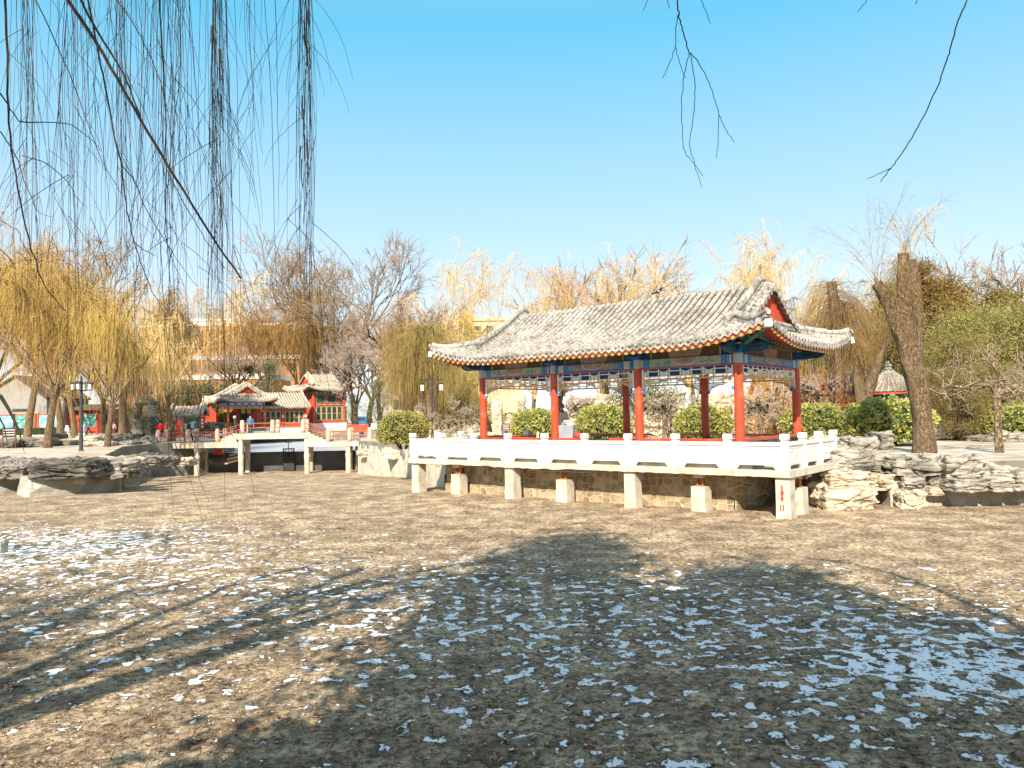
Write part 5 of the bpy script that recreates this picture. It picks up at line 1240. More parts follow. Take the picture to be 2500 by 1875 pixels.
# left bank willows (base px, top px, distance)
for a in [
 (W1, -20, 560, 52, 'tallest yellow willow at the left edge behind the lamp post'),
 (W1, 70, 600, 91, 'leaning trunk willow in front of the second notice board'),
 (W2, 118, 640, 50, 'slim willow on the path edge left of the left lamp post'),
 (W2, 152, 680, 86, 'willow with bent trunk just beside the pale stone pillar'),
 (W1, 186, 690, 78, 'straight trunk willow directly left of the tall dark lamp post'),
 (W2, 262, 735, 50, 'yellow willow with dark lower trunk right of the left lamp post'),
 (W4, 300, 760, 70, 'bright hanging willow curtain above the dark green bush'),
 (W5, 424, 725, 60, 'thick dark trunk willow just behind the left part of the footbridge'),
 (W5, 395, 760, 95, 'pale slender willow behind the red coated person'),
 (W3, 350, 735, 105, 'orange tinted willow between the rock tower and the booth'),
 (W1, 665, 700, 112, 'broad olive yellow willow directly behind the low hall'),
 (W2, 745, 745, 118, 'yellow willow showing above the two storey hall roof'),
 (W2, 580, 760, 125, 'willow behind the small open pavilion roof'),
 (W3, 480, 745, 120, 'thin orange willow in front of the hillside terraces'),
 (W1, 830, 730, 125, 'grey yellow willow right of the two storey hall'),
 (W4, 1050, 800, 62, 'drooping olive willow behind the lantern lamp post'),
 (W4, 985, 815, 66, 'drooping olive willow left of the lantern lamp post'),
 (W4, 1130, 850, 58, 'drooping willow half hidden by the left eave of the long pavilion'),
 (W3, 1195, 668, 62, 'tall orange twigged willow above the left end of the pavilion roof'),
 (W3, 1350, 705, 64, 'pale orange willow above the left half of the pavilion roof'),
 (W5, 1290, 700, 58, 'low orange willow just behind the rounded left ridge'),
 (W5, 1460, 700, 60, 'thin orange willow above the middle of the pavilion roof'),
 (W3, 1560, 675, 66, 'tall orange willow behind the magpie on the roof'),
 (W5, 1690, 655, 60, 'sparse orange willow above the right part of the tiled roof'),
 (W3, 1790, 640, 62, 'pale tall willow behind the right gable'),
 (W3, 1900, 665, 58, 'orange yellow willow right of the gable peak'),
 (W4, 1960, 745, 52, 'olive hanging willow behind the right eave tip'),
 (W4, 2078, 700, 54, 'dense olive willow left of the thick cut trunk'),
 (W5, 2010, 640, 56, 'light twigged willow above the right eave tip'),
]: put(*a)
for a in [
 (B1, 800, 640, 118, 'very tall bare tree with broad crown behind the two storey hall'),
 (B1, 120, 640, 120, 'tall bare tree behind the leftmost willows'),
 (B2, 900, 800, 100, 'dark bare tree right of the two storey hall'),
 (B2, 870, 830, 90, 'low dark bare tree above the white coated walker'),
 (B2, 1000, 730, 72, 'thin bare tree standing above the cut willow left of the pavilion roof'),
 (B2, 590, 850, 104, 'crooked bare tree with a nest above the small pavilion'),
 (B2, 2372, 640, 64, 'bare tree with curved grey limbs above the evergreens at the right'),
 (B2, 2500, 600, 66, 'bare tree at the right edge above the evergreens'),
 (B2, 260, 780, 110, 'brown bare tree behind the left willows'),
 (B2, 1480, 640, 75, 'grey bare tree standing behind the middle of the pavilion roof'),
]: put(*a)
for a in [
 (B3, 1120, 945, 40, 'pale gnarled tree spreading flat branches left of the first red column'),
 (B3, 1035, 965, 42, 'gnarled tree with flat crown just beside the lantern lamp post'),
 (B3b, 1620, 930, 40, 'gnarled tree with pale trunk seen between the second and third red columns'),
 (B3, 1690, 935, 42, 'gnarled tree with thin bent trunk in front of the middle round shrub'),
 (B3b, 1855, 925, 38, 'thick pale gnarled trunk seen right of the corner column'),
 (B3, 1915, 935, 42, 'gnarled tree leaning beside the dark cave mouth'),
 (B3b, 2000, 880, 44, 'black branched gnarled tree between the far column and the blue coated visitor'),
 (B3b, 1410, 935, 42, 'gnarled tree behind the grey shopping bag'),
 (B3, 1270, 950, 44, 'twisted gnarled tree behind the pale standing stone'),
]: put(*a)
for a in [
 (S1, 983, 1002, 40, 'round clipped golden green shrub left of the white balustrade'),
 (S1, 1308, 996, 41, 'round clipped shrub behind the person with the grey hat'),
 (S1, 1471, 985, 39, 'round clipped shrub between the second and third red columns'),
 (S2, 1716, 988, 39, 'round clipped shrub between the third column and the corner column'),
 (S1, 1988, 981, 37, 'wide clipped shrub right of the last red column'),
 (S2, 2168, 969, 33, 'large dark green clipped shrub left of the thick cut trunk'),
 (S2, 2468, 983, 36, 'wide clipped shrub at the right edge behind the slender tree'),
 (S2, 552, 1003, 91, 'clipped shrub seen through the small open pavilion'),
]: put(*a, wf=1.12 if a[1] > 1900 else 1.0)
rs_ = random.Random(9)
for a in [
 (E1, 2322, 820, 38, 'leafy evergreen right beside the thick cut trunk'), (E1, 2380, 760, 42, 'tall leafy evergreen behind the slender pollarded tree'), (E1, 2475, 770, 40, 'leafy evergreen filling the right edge'),
 (E1, 2250, 760, 50, 'leafy evergreen farther back behind the round pavilion'), (E1, 2340, 900, 36, 'low leafy evergreen in front of the others at the right'), (E1, 2440, 890, 37, 'low leafy evergreen behind the wide clipped shrub'),
 (E2, 2252, 625, 50, 'tallest brown green conifer right of the cut trunk top'), (E2, 2305, 670, 55, 'conifer second from the cut trunk top'), (E2, 2352, 690, 60, 'thin pointed russet conifer under the bare tree'), (E2, 2165, 680, 56, 'conifer behind the left stub of the cut trunk'), (E1, 2505, 735, 47, 'tall evergreen cut by the right edge'), (E2, 2425, 700, 53, 'broad brown conifer just left of the right edge'), (E2, 2460, 700, 60, 'conifer under the bare tree at the right edge'),
 (E3, 925, 925, 62, 'small dark green pine left of the lamp with two lanterns'), (E3, 655, 880, 100, 'small pine above the roof of the low hall'), (E3, 860, 960, 92, 'low pine right of the two storey hall'), (E3, 1095, 1000, 60, 'low pine behind the gnarled trees'),
 (E4, 1137, 757, 80, 'pointed golden tree in front of the tan office block'), (E2, 1075, 790, 75, 'olive conifer left of the pointed golden tree'),
 (E5, 345, 985, 75, 'dark green bush beside the rock tower at the left'), (E5, 1035, 1010, 52, 'dark bush behind the lamp with two lanterns'), (E5, 1175, 985, 52, 'dark bush behind the first red column'), (E5, 520, 935, 98, 'dark evergreen bush behind the gate house'), (E5, 1570, 925, 50, 'dark bush above the rock wall behind the pavilion'), (E5, 460, 930, 100, 'dark evergreen bush behind the booth roof'), (E5, 2080, 930, 60, 'dark bush behind the round pavilion'),
 (E6, 1895, 930, 46, 'russet trailing bush hanging over the cave mouth'), (E6, 2010, 925, 48, 'russet bush on the rocks right of the last column'), (E6, 2065, 960, 46, 'low russet bush beside the blue coated visitor'),
]: put(*a)
# the thick cut willow trunk on the right bank
q = at_z(2256, 1106, BZ); ct = thing('cut_willow', 'thick cut willow trunk with three stumps and fresh shoots on the right bank', 'tree', q)
def lp(px, py, dy=0.0): p = at_y(px, py, q.y+dy); return np.array(p)-np.array(q)
rg = np.random.default_rng(77); sc_ = q.y/FPX
base = lp(2260, 1115); base[2] = -.15
rough_trunk([base, lp(2253, 1040), lp(2245, 960), lp(2231, 900), lp(2217, 850)], [.42, .335, .335, .355, .37], rg, ct, 'willow_bark', 30, 60, .10, cap=False)
rough_trunk([lp(2226, 900), lp(2214, 840), lp(2196, 790), lp(2172, 740), lp(2153, 708), lp(2140, 692)], [.30, .33, .32, .27, .22, .185], rg, ct, 'willow_bark', 24, 46, .10, name='stump_limb')
rough_trunk([lp(2222, 890), lp(2212, 820), lp(2207, 740), lp(2205, 680), lp(2206, 619)], [.28, .31, .26, .21, .20], rg, ct, 'willow_bark', 24, 46, .10, name='stump_limb')
rough_trunk([lp(2236, 900, .1), lp(2234, 800, .1), lp(2233, 720, .1), lp(2229, 665, .1), lp(2226, 634, .1)], [.27, .24, .22, .19, .14], rg, ct, 'willow_bark', 22, 46, .10, name='stump_limb')
T = Tree(78); rg = T.rg
for (px, py, n_, Lm, sp_x) in ((2205, 620, 12, 2.0, .7), (2224, 634, 9, 2.2, .7), (2142, 692, 20, 3.4, 1.1)):
    for i in range(n_):
        p = lp(px, py)+rg.normal(size=3)*.08; a = rg.uniform(0, 2*PI); d0 = np.array([math.cos(a)*.6*sp_x, math.sin(a)*.5*sp_x, rg.uniform(.7, 1.6)]); L = Lm*rg.uniform(.35, 1.1)
        Q = curve_pts(p, d0, L, 9, rg, .07, .28, .02); T.add('a', Q, .009, .003)
        for j in range(6):
            k = rg.integers(3, 9); dd = Q[k]-Q[k-1]; dd = dd/np.linalg.norm(dd)+rg.normal(size=3)*.5; T.add('b', curve_pts(Q[k], dd, L*rg.uniform(.12, .38), 6, rg, .08, .3, 0), .0045, .002)
for i in range(170):   # short tufts hanging down the trunk
    t = rg.random(); px = 2140+90*t+rg.uniform(-8, 8); py = 700+rg.uniform(-60, 90); p = lp(px, py)+[0, -.28, 0]; T.add('c', curve_pts(p, [rg.normal()*.4, -.5, .3], rg.uniform(.3, 1.1), 7, rg, .12, 1.2, 0), .007, .003)
T.parts(ct, 'willow_bark', 'willow_bark', 'twig_olive')
# two more cut willows farther back, with long hanging shoots
def stub_tree(px, py, D, top, stubs, label, rtr=.35, n=700, wm='twig_olive', Ls=(1.5, 4.5)):
    b0 = Vector((at_y(px, py, D).x, D, BZ)); t = thing('cut_willow', label, 'tree', b0); rg = np.random.default_rng(px)
    f_ = lambda x, y, dy=0: np.array(at_y(x, y, D+dy))-np.array(b0)
    fk = f_(*top); rough_trunk([[0, 0, -.2], fk*.5+[0, 0, 0], fk], [rtr*1.2, rtr, rtr*1.05], rg, t, 'willow_bark', 18, 30, .1, cap=False); T = Tree(px+1)
    for (x, y, r_) in stubs:
        e = f_(x, y); m_ = (fk+e)/2+rg.normal(size=3)*.15; rough_trunk([fk, m_, e], [rtr*.75, r_*1.15, r_], rg, t, 'willow_bark', 14, 24, .1, name='stump_limb')
        for i in range(n):
            s = rg.uniform(.25 if px != 2118 else .6, 1)**.7; p = (fk*(1-s)+e*s)+rg.normal(size=3)*.12; a = rg.uniform(0, 2*PI)
            T.add('h', curve_pts(p, [math.cos(a)*.9, math.sin(a)*.9, rg.uniform(-.2, .8)], min(rg.uniform(*Ls), p[2]-.3), 9, rg, .06, 1.1, 0), .012, .005)
    T.parts(t, 'willow_bark', 'willow_bark', wm); return t
stub_tree(2118, 1010, 44, (2108, 985), [(2066, 800, .2), (2085, 830, .22), (2200, 760, .16)], 'wide forked cut willow with hanging shoots behind the right clipped shrubs', .55, 330, Ls=(.6, 1.9))
stub_tree(2045, 1010, 50, (2050, 850), [(2030, 690, .3), (2062, 740, .2)], 'cut willow stump with square top right of the right eave tip', .38, 330)
stub_tree(1052, 1070, 50, (1058, 930), [(1045, 797, .4), (1000, 870, .2), (1025, 800, .15)], 'dark cut willow stump beside the lantern lamp post', .35, 480)
# slender pollarded tree on the right path
q2 = at_z(2441, 1104, BZ+.02); pt = thing('pollarded_tree', 'slender pollarded tree with knotted grey branches on the right path', 'tree', q2)
f_ = lambda x, y, dy=0: np.array(at_y(x, y, q2.y+dy))-np.array(q2)
rg = np.random.default_rng(5); rough_trunk([[0, 0, -.1], f_(2436, 1040), f_(2434, 960)], [.15, .115, .12], rg, pt, 'pale_bark', 14, 26, .06)
T = Tree(99); rg = T.rg
def knot(pts, r0, r1): P = np.array([f_(x, y, z) for x, y, z in pts]); T.limbs.append((P, np.linspace(r0, r1, len(P)))); return P
Ls_ = [knot([(2434, 962, 0), (2424, 945, .1), (2412, 940, 0), (2380, 938, -.2), (2350, 946, -.3), (2318, 940, -.5), (2300, 945, -.6)], .11, .02), knot([(2436, 960, 0), (2448, 930, .1), (2430, 900, .1), (2418, 880, 0), (2412, 868, 0)], .10, .02),
       knot([(2436, 962, 0), (2460, 950, -.1), (2480, 940, 0), (2510, 935, .2), (2540, 925, .3)], .10, .02), knot([(2448, 930, 0), (2462, 905, .2), (2490, 890, .4), (2520, 880, .6)], .07, .015), knot([(2424, 945, 0), (2400, 925, .8), (2370, 900, 1.4), (2340, 900, 1.6)], .06, .015),
       knot([(2412, 940, 0), (2380, 955, .6), (2340, 965, .9), (2310, 960, 1.2)], .05, .012), knot([(2460, 950, 0), (2480, 965, -.8), (2510, 960, -1.2)], .05, .012)]
for P in Ls_:
    for i in range(16):
        k = rg.integers(1, len(P)); d0 = rg.normal(size=3)+[0, 0, .5]; Q = curve_pts(P[k], d0, rg.uniform(.4, 1.2), 8, rg, .38, 0, .05); T.add('k', Q, .016, .006)
        for j in range(3): Q2 = curve_pts(Q[rg.integers(3, 8)], rg.normal(size=3)+[0, 0, .4], rg.uniform(.2, .5), 8, rg, .35, 0, .05); T.add('k', Q2, .008, .004)
T.parts(pt, 'pale_bark', 'pale_bark', 'twig_grey')
# hedge by the notice boards
a, b_ = at_y(-60, 1050, 97), at_y(158, 1050, 97); hg = thing('hedge', 'low dark clipped hedge in front of the notice boards', 'hedge', ((a.x+b_.x)/2, 97, BZ)); L = b_.x-a.x
C = rng.uniform([-L/2, -.6, .0], [L/2, .6, 1.0], (9000, 3)); C = C[(C[:, 2] > .85) | (C[:, 1] < -.45)]; v, f = leaf_quads(C, .16, rng, aspect=.6); np_obj('foliage', v, f, 'hedge_leaf', hg)
mb = MB(); mb.bb(-L/2, L/2, -.5, .5, 0, .92); mb.build('inner_foliage', 'hedge_leaf', hg); mb = MB(); mb.bb(-L/2-.3, L/2+.3, -.9, -.65, 0, .16); mb.build('kerb', 'weathered_concrete', hg)
# ------------------------------------------------------------------ rocks
def rock_mesh(name, sx, sy, sz, seed, mat, sub=4, rough=.20, layer=.13, lf=3.4, box=.68, parent=None, flat_base=True):
    bm = bmesh.new(); bmesh.ops.create_icosphere(bm, subdivisions=sub, radius=1.0); off = Vector((seed*3.17, seed*1.31, seed*2.3)); sc = max(sx, sy, sz)/2
    for v in bm.verts:
        p = v.co.copy(); m_ = max(abs(p.x), abs(p.y), abs(p.z)); p = p.lerp(p/m_, box)
        q = Vector((p.x*sx/2, p.y*sy/2, p.z*sz/2)); k = 1.0/(.35+.45*sc)
        n1 = noise.fractal(q*k*1.1+off, .9, 2.1, 4); zz = q.z*lf/max(sz, .35)+noise.noise(q*k*.9+off)*1.1
        st = noise.noise(Vector((off.x, off.y, zz*1.35)))+.45*noise.noise(Vector((q.x*.6, q.y*.6, zz*2.9))+off); cr = abs((zz*1.1) % 1.0-.5)*2; crack = -max(0, 1-cr*5)*.35
        h = rough*n1*sc*.75 + layer*(st+crack)*sc*.75
        vq = Vector((q.x*k*1.15, q.y*k*1.15, q.z*k*2.3))+off*1.7; vd, vp = noise.voronoi(vq); h += noise.noise(vp[0]*4.7)*sc*.17 - max(0, .08-(vd[1]-vd[0]))*sc*1.2
        h += noise.fractal(q*5+off, .8, 2.2, 3)*.035
        d = Vector((p.x, p.y, p.z*.35)).normalized(); q += d*h; q.z += n1*sz*.09
        if flat_base and q.z < -sz*.47: q.z = -sz*.47
        v.co = q
    for ax_, S_ in ((0, sx), (1, sy), (2, sz)):
        lo_, hi_ = min(v.co[ax_] for v in bm.verts), max(v.co[ax_] for v in bm.verts); k_ = S_/(hi_-lo_)
        for v in bm.verts: v.co[ax_] = (v.co[ax_]-(lo_+hi_)/2)*k_
    me = bpy.data.meshes.new(name); bm.to_mesh(me); bm.free(); me.materials.append(MATS[mat]); o = bpy.data.objects.new(name, me); COL.objects.link(o)
    if parent: o.parent = parent
    for p in me.polygons: p.use_smooth = False
    return o
_rs = [100]
def rock(x0, y0, x1, y1, D, depth, label, mat='grey_rock', name='rock', group=None, sub=4, rz=None, **kw):
    """a boulder whose outline fills the photographed box at distance D"""
    _rs[0] += 1; a, b_ = at_y(x0, y1, D), at_y(x1, y0, D); w_, h_ = b_.x-a.x, b_.z-a.z
    o = rock_mesh(name, w_*.96, depth, h_*.98, _rs[0], mat, sub, **kw); o.location = ((a.x+b_.x)/2, D+depth*.35, (a.z+b_.z)/2)
    if rz is not None: o.rotation_euler = (0, 0, rz)
    return tag(o, label, 'rock', group)
G1 = 'layered rocks of the right shore'
for a in [
 (1996, 1176, 2160, 1252, 21.8, 2.0, 'broad tan rock block at the foot of the right shore, nearest the platform', 'pale_tan_rock', 5),
 (2000, 1143, 2170, 1200, 22.3, 2.3, 'cream and tan slab lying on the broad tan block', 'pale_tan_rock', 5),
 (2006, 1086, 2150, 1156, 22.8, 2.0, 'grey rounded top rock beside the balustrade corner', 'grey_rock', 5),
 (1993, 1120, 2050, 1160, 22.6, 1.2, 'small grey rock jutting over the platform slab end', 'grey_rock', 4),
 (2080, 1098, 2230, 1160, 23.0, 2.4, 'long grey slab overhanging the dark cleft', 'grey_rock', 5),
 (2140, 1155, 2186, 1190, 22.1, .7, 'small tan stone wedged in the cleft between the two blocks', 'tan_rock', 4),
 (2140, 1050, 2190, 1100, 26.5, 1.6, 'grey rock in front of the dark clipped shrub', 'grey_rock', 4),
 (2066, 1062, 2150, 1112, 25.0, 1.8, 'pale grey rock behind the shore rocks near the balustrade', 'grey_rock', 4),
 (2186, 1190, 2275, 1250, 21.8, 1.8, 'pale block right of the dark cleft at lakebed level', 'pale_tan_rock', 5),
 (2188, 1150, 2270, 1200, 22.1, 1.8, 'dark stained rock above the pale block right of the cleft', 'grey_rock', 5),
 (2170, 1110, 2310, 1162, 22.2, 2.2, 'flat grey rock at the foot of the thick cut trunk', 'grey_rock', 5),
 (2255, 1150, 2335, 1200, 22.3, 1.6, 'grey rock with white lichen patches in the middle of the right shore', 'grey_rock', 5),
 (2265, 1185, 2310, 1212, 22.0, 1.0, 'thin stone shelf casting a black shadow', 'tan_rock', 4),
 (2290, 1104, 2410, 1172, 21.9, 2.3, 'large smooth grey boulder right of the cut trunk', 'grey_rock', 5),
 (2380, 1118, 2475, 1172, 21.9, 2.0, 'bluish grey boulder sloping towards the right edge', 'grey_rock', 5),
 (2318, 1160, 2415, 1204, 21.5, 1.4, 'stained rock capping the shore wall, left one', 'grey_rock', 4),
 (2405, 1158, 2480, 1202, 21.5, 1.4, 'rounded dark rock capping the shore wall near the right edge', 'grey_rock', 4),
 (2465, 1138, 2570, 1204, 21.6, 1.8, 'rock cut by the right edge on top of the shore wall', 'grey_rock', 4)]:
    rock(*a[:8], group=G1, sub=a[8])
def wall_run(pts, z0, z1, name, label, mat, th=.5, out=-.1, amp=.05):
    mb = MB(); n = len(pts); rs = random.Random(n); V_ = []; seg = []
    for a, b_ in zip(pts, pts[1:]):
        a, b_ = Vector(a), Vector(b_); k = max(2, int((b_-a).length/.3)); seg += [a.lerp(b_, i/k) for i in range(k)]
    seg.append(Vector(pts[-1])); m_ = len(seg); zs = [z0, z0+(z1-z0)*.25, z0+(z1-z0)*.5, z0+(z1-z0)*.75, z1]
    for i, p in enumerate(seg):
        t = (seg[min(i+1, m_-1)]-seg[max(i-1, 0)]).normalized(); nn = Vector((t.y, -t.x)); 
        zf = bed_z(p.y)
        for j, z in enumerate(zs): o = rs.uniform(-amp, amp)+.10*(1-j/4); V_.append((p.x+nn.x*o, p.y+nn.y*o, z+(zf if j < 4 else 0)*(1-j/4)))
        V_.append((p.x-nn.x*th, p.y-nn.y*th, z1)); V_.append((p.x-nn.x*th, p.y-nn.y*th, z0+zf))
    K = 7; mb.add(V_, [(i*K+j, (i+1)*K+j, (i+1)*K+(j+1) % K, i*K+(j+1) % K) for i in range(m_-1) for j in range(K)] + [tuple(range(K)), tuple((m_-1)*K+k for k in range(K-1, -1, -1))])
    return tag(mb.build(name, mat), label, 'wall')
masonry('shore_masonry', [(.38, .345, .28), (.52, .48, .40)], (.40, .365, .30), 2.6, .012)
wall_run([(10.9, 22.35), (12.5, 22.3), (14.5, 22.3), (20, 22.2), (34, 21.5)], -.1, .85, 'shore_wall', 'pale stained masonry wall under the rocks at the right edge', 'shore_masonry')
# left shore
G2 = 'layered rocks of the left shore'
wall_run([(-20.35, 31.6), (-19.75, 30.75), (-19.2, 30.5), (-18.0, 31.6), (-17.0, 32.5), (-17.25, 33.6)], -.1, .74, 'shore_wall', 'pale curved masonry base under the mushroom shaped rock at the left', 'shore_masonry', th=1.2)
wall_run([(-60, 24), (-27.5, 27.5), (-22.2, 31.5), (-20.3, 32.9)], -.1, .9, 'shore_wall', 'dark shore wall at the left edge', 'grey_wall')
wall_run([(-17.6, 34.5), (-20.0, 37.5), (-22.4, 43), (-25.5, 50), (-26.2, 56), (-24.0, 60.3)], -.1, .8, 'shore_wall', 'shaded grey shore wall running back under the left end of the footbridge', 'grey_wall')
wall_run([(-12.4, 60.3), (-11.4, 57.5), (-10.9, 54), (-8.6, 49), (-6.3, 45), (-4.4, 39), (-3.6, 34), (-2.3, 29.3)], -.1, 1.0, 'shore_wall', 'sunlit pale shore wall between the footbridge and the pavilion platform', 'weathered_concrete')
for a in [
 (62, 1112, 240, 1172, 30.6, 2.6, 'mushroom shaped grey layered rock overhanging its masonry base', 'shade_rock', 5),
 (200, 1120, 335, 1172, 32.0, 2.4, 'grey cracked rock right of the mushroom shaped rock', 'shade_rock', 5),
 (-60, 1112, 80, 1172, 31.5, 2.4, 'dark shaded rock at the left edge of the shore', 'shade_rock', 5),
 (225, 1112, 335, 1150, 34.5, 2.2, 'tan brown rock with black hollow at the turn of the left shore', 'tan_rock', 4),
 (315, 1108, 392, 1142, 41.0, 2.4, 'grey rock with white lichen on the shaded part of the left shore', 'shade_rock', 4),
 (262, 1112, 325, 1158, 37.0, 2.4, 'dark rock stepping back along the shaded left shore', 'shade_rock', 4),
 (300, 1104, 365, 1138, 45.0, 2.4, 'grey rock at the bend of the shaded left shore', 'shade_rock', 4),
 (375, 1112, 425, 1140, 50.0, 1.8, 'rock just under the left end of the footbridge', 'shade_rock', 4),
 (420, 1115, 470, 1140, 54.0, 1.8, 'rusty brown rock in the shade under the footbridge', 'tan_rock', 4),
 (470, 1112, 560, 1142, 60.2, 1.5, 'dark rock behind the left piers of the footbridge', 'shade_rock', 4)]:
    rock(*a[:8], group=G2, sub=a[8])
for a in [(905, 1096, 950, 1118, 52.5, 1.6, 'tan rock on top of the sunlit shore wall beside the footbridge'), (862, 1090, 960, 1118, 51.5, 2.0, 'flat cream rock below the round shrub left of the platform'), (930, 1092, 1010, 1122, 46, 2.0, 'cream rock on the bank just left of the balustrade')]:
    rock(*a, mat='pale_tan_rock', group='rocks between bridge and platform')
G3 = 'low rocks behind the left path'
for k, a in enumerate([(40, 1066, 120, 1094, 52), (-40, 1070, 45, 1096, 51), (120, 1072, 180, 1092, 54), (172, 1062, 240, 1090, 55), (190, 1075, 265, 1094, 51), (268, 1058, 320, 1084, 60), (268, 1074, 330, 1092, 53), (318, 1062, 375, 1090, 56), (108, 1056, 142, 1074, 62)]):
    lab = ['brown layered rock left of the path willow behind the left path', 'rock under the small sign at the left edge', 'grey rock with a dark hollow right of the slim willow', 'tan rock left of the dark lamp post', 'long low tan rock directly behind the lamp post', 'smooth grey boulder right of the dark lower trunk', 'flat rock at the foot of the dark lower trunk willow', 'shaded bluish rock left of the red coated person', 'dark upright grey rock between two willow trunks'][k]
    rock(*a, 2.2, lab, mat='tan_rock' if k in (3, 4) else 'shade_rock', group=G3)
G4 = 'stacked stones of the rock tower'
for k, a in enumerate([(318, 1020, 350, 1062, 74), (342, 1010, 375, 1062, 74.5), (312, 1000, 345, 1030, 74.8), (346, 985, 375, 1018, 74.6), (322, 963, 360, 985, 74.5), (320, 978, 345, 1008, 75), (352, 975, 374, 995, 74.9)]):
    lab = ['lowest left stone of the rock tower', 'lowest right stone of the rock tower', 'second left stone of the rock tower', 'sunlit middle right stone of the rock tower', 'flat capstone on top of the rock tower', 'upper left stone of the rock tower', 'upper right stone of the rock tower'][k]
    rock(*a, 1.8, lab, mat='tan_rock' if k in (3, 4) else 'shade_rock', group=G4)
G5 = 'rockery behind the pavilion'
R5 = [(1225, 1040, 1330, 1078, 47, 'low pale rock behind the maroon sign'), (1330, 1000, 1440, 1075, 49, 'tan rock wall left of the bag'), (1420, 955, 1530, 1030, 51, 'upper tan rock seen between the second and third columns'), (1440, 1010, 1560, 1078, 48.5, 'lower tan rock seen between the second and third columns'),
      (1540, 1000, 1640, 1075, 49, 'cracked pale rock behind the third column'), (1560, 950, 1680, 1010, 51.5, 'high tan rock behind the third column'), (1640, 985, 1740, 1075, 49.5, 'pale stepped rock behind the rear red column'), (1700, 955, 1800, 1015, 52, 'high rock left of the corner column'),
      (1740, 1005, 1830, 1078, 48.8, 'rock just left of the corner column'), (1800, 960, 1880, 1075, 49.5, 'tall tan rock left of the cave mouth'), (1905, 990, 1960, 1075, 49, 'rock right of the cave mouth'), (1865, 955, 1960, 1005, 50, 'rock lintel above the cave mouth'), (1960, 985, 2050, 1050, 48, 'tan rock beside the last red column'),
      (2040, 1000, 2110, 1060, 44, 'pale rock below the blue coated visitor'), (1975, 1040, 2080, 1080, 36, 'stepped grey rock behind the balustrade corner'), (2000, 1062, 2090, 1100, 30, 'grey flat rock behind the last balustrade post'), (1010, 1045, 1100, 1078, 48, 'pale low rock behind the lantern lamp post'), (1090, 1035, 1180, 1078, 47, 'cream rock behind the gnarled trees left of the pavilion'), (1150, 1050, 1240, 1080, 46, 'cream rock at the foot of the pale standing stone'),
      (1380, 965, 1450, 1010, 52, 'shaded upper rock behind the second column')]
for a in R5: rock(*a[:5], 3.0, a[5], mat='pale_tan_rock' if a[4] < 50 else 'tan_rock', group=G5, lf=5.5, layer=.2)
cv = rock(1868, 990, 1918, 1076, 51.2, 1.6, 'black rock standing in for the shaded cave mouth seen right of the corner column', mat='near_black', name='cave_shade_rock', group=None, sub=3)  # black-coloured rock fills the opening; the cave's shade is in its colour
G6 = 'pale flat rocks on the right bank'
for k, a in enumerate([(2235, 1035, 2340, 1076, 37), (2330, 1030, 2410, 1074, 38), (2400, 1040, 2475, 1070, 37.5), (2450, 1048, 2560, 1086, 34), (2380, 1060, 2440, 1078, 35)]):
    rock(*a, 2.4, ['pale flat rock right of the thick cut trunk', 'pale rock under the leafy evergreens', 'flat rock left of the slender pollarded tree', 'dark edged rock at the right edge behind the path', 'low rock at the foot of the wide clipped shrub'][k], mat='grey_rock', group=G6)
ss = rock(1199, 966, 1229, 1072, 40, .6, 'tall pale standing stone behind the first red column', mat='pale_tan_rock', name='standing_stone', box=.75, layer=.05, rough=.12, lf=1.5); 
rock(1253, 1014, 1277, 1040, 45, .9, 'small pale stone on the rockery right of the maroon sign', mat='pale_tan_rock', group=None)
rock(486, 1028, 540, 1060, 78, 2.0, 'dark sloping boulder right of the booth', mat='near_black', name='boulder')
rock(-2, 1318, 6, 1350, 17.0, .3, 'small pale stone on the snow at the left edge', mat='tan_rock', name='stone')

# ------------------------------------------------------------------ lamp posts, signs, small things
def bank(px, py): return at_z(px, py, BZ)
q = bank(198, 1101); D = q.y; zt = at_y(198, 918, D).z-BZ
lp_ = thing('lamp_post', 'tall dark grey lamp post with four small square lanterns on the left path', 'lamp post', q)
mb = MB(); mb.lathe((0, 0, 0), [(.14, 0), (.14, .05), (.10, .1), (.10, 1.3), (.115, 1.33), (.08, 1.4), (.075, zt-.4), (.055, zt)], 12); mb.build('pole', 'grey_iron', lp_)
mb = MB(); zz = zt-.62
for a in (0, PI/2): mb.beam((-.62*math.cos(a), -.62*math.sin(a), zz+.28), (.62*math.cos(a), .62*math.sin(a), zz+.28), .04, .04); mb.beam((-.5*math.cos(a), -.5*math.sin(a), zz-.18), (.5*math.cos(a), .5*math.sin(a), zz-.18), .03, .03)
mb.build('arm', 'dark_iron', lp_)
for a in range(4):
    c = Vector((.45*math.cos(a*PI/2+.2), .45*math.sin(a*PI/2+.2), zz)); fm = MB(); fm.box(c+Vector((0, 0, .2)), (.26, .26, .05)); fm.box(c-Vector((0, 0, .2)), (.2, .2, .03)); [fm.box(c+Vector((sx*.1, sy*.1, 0)), (.02, .02, .4)) for sx in (-1, 1) for sy in (-1, 1)]
    l_ = fm.build('lantern', 'dark_iron', lp_); gm = MB(); gm.box(c, (.14, .14, .30)); gm.build('lamp_glass', 'lamp_glass', l_)
D = 42; q = Vector((at_y(1056, 1068, D).x, D, BZ)); zt = at_y(1058, 916, D).z-BZ
l2 = thing('lamp_post', 'slim grey lamp post with two hanging white lanterns left of the pavilion', 'lamp post', q)
mb = MB(); mb.lathe((0, 0, 0), [(.09, 0), (.09, .7), (.06, .75), (.05, zt)], 10); mb.build('pole', 'grey_iron', l2)
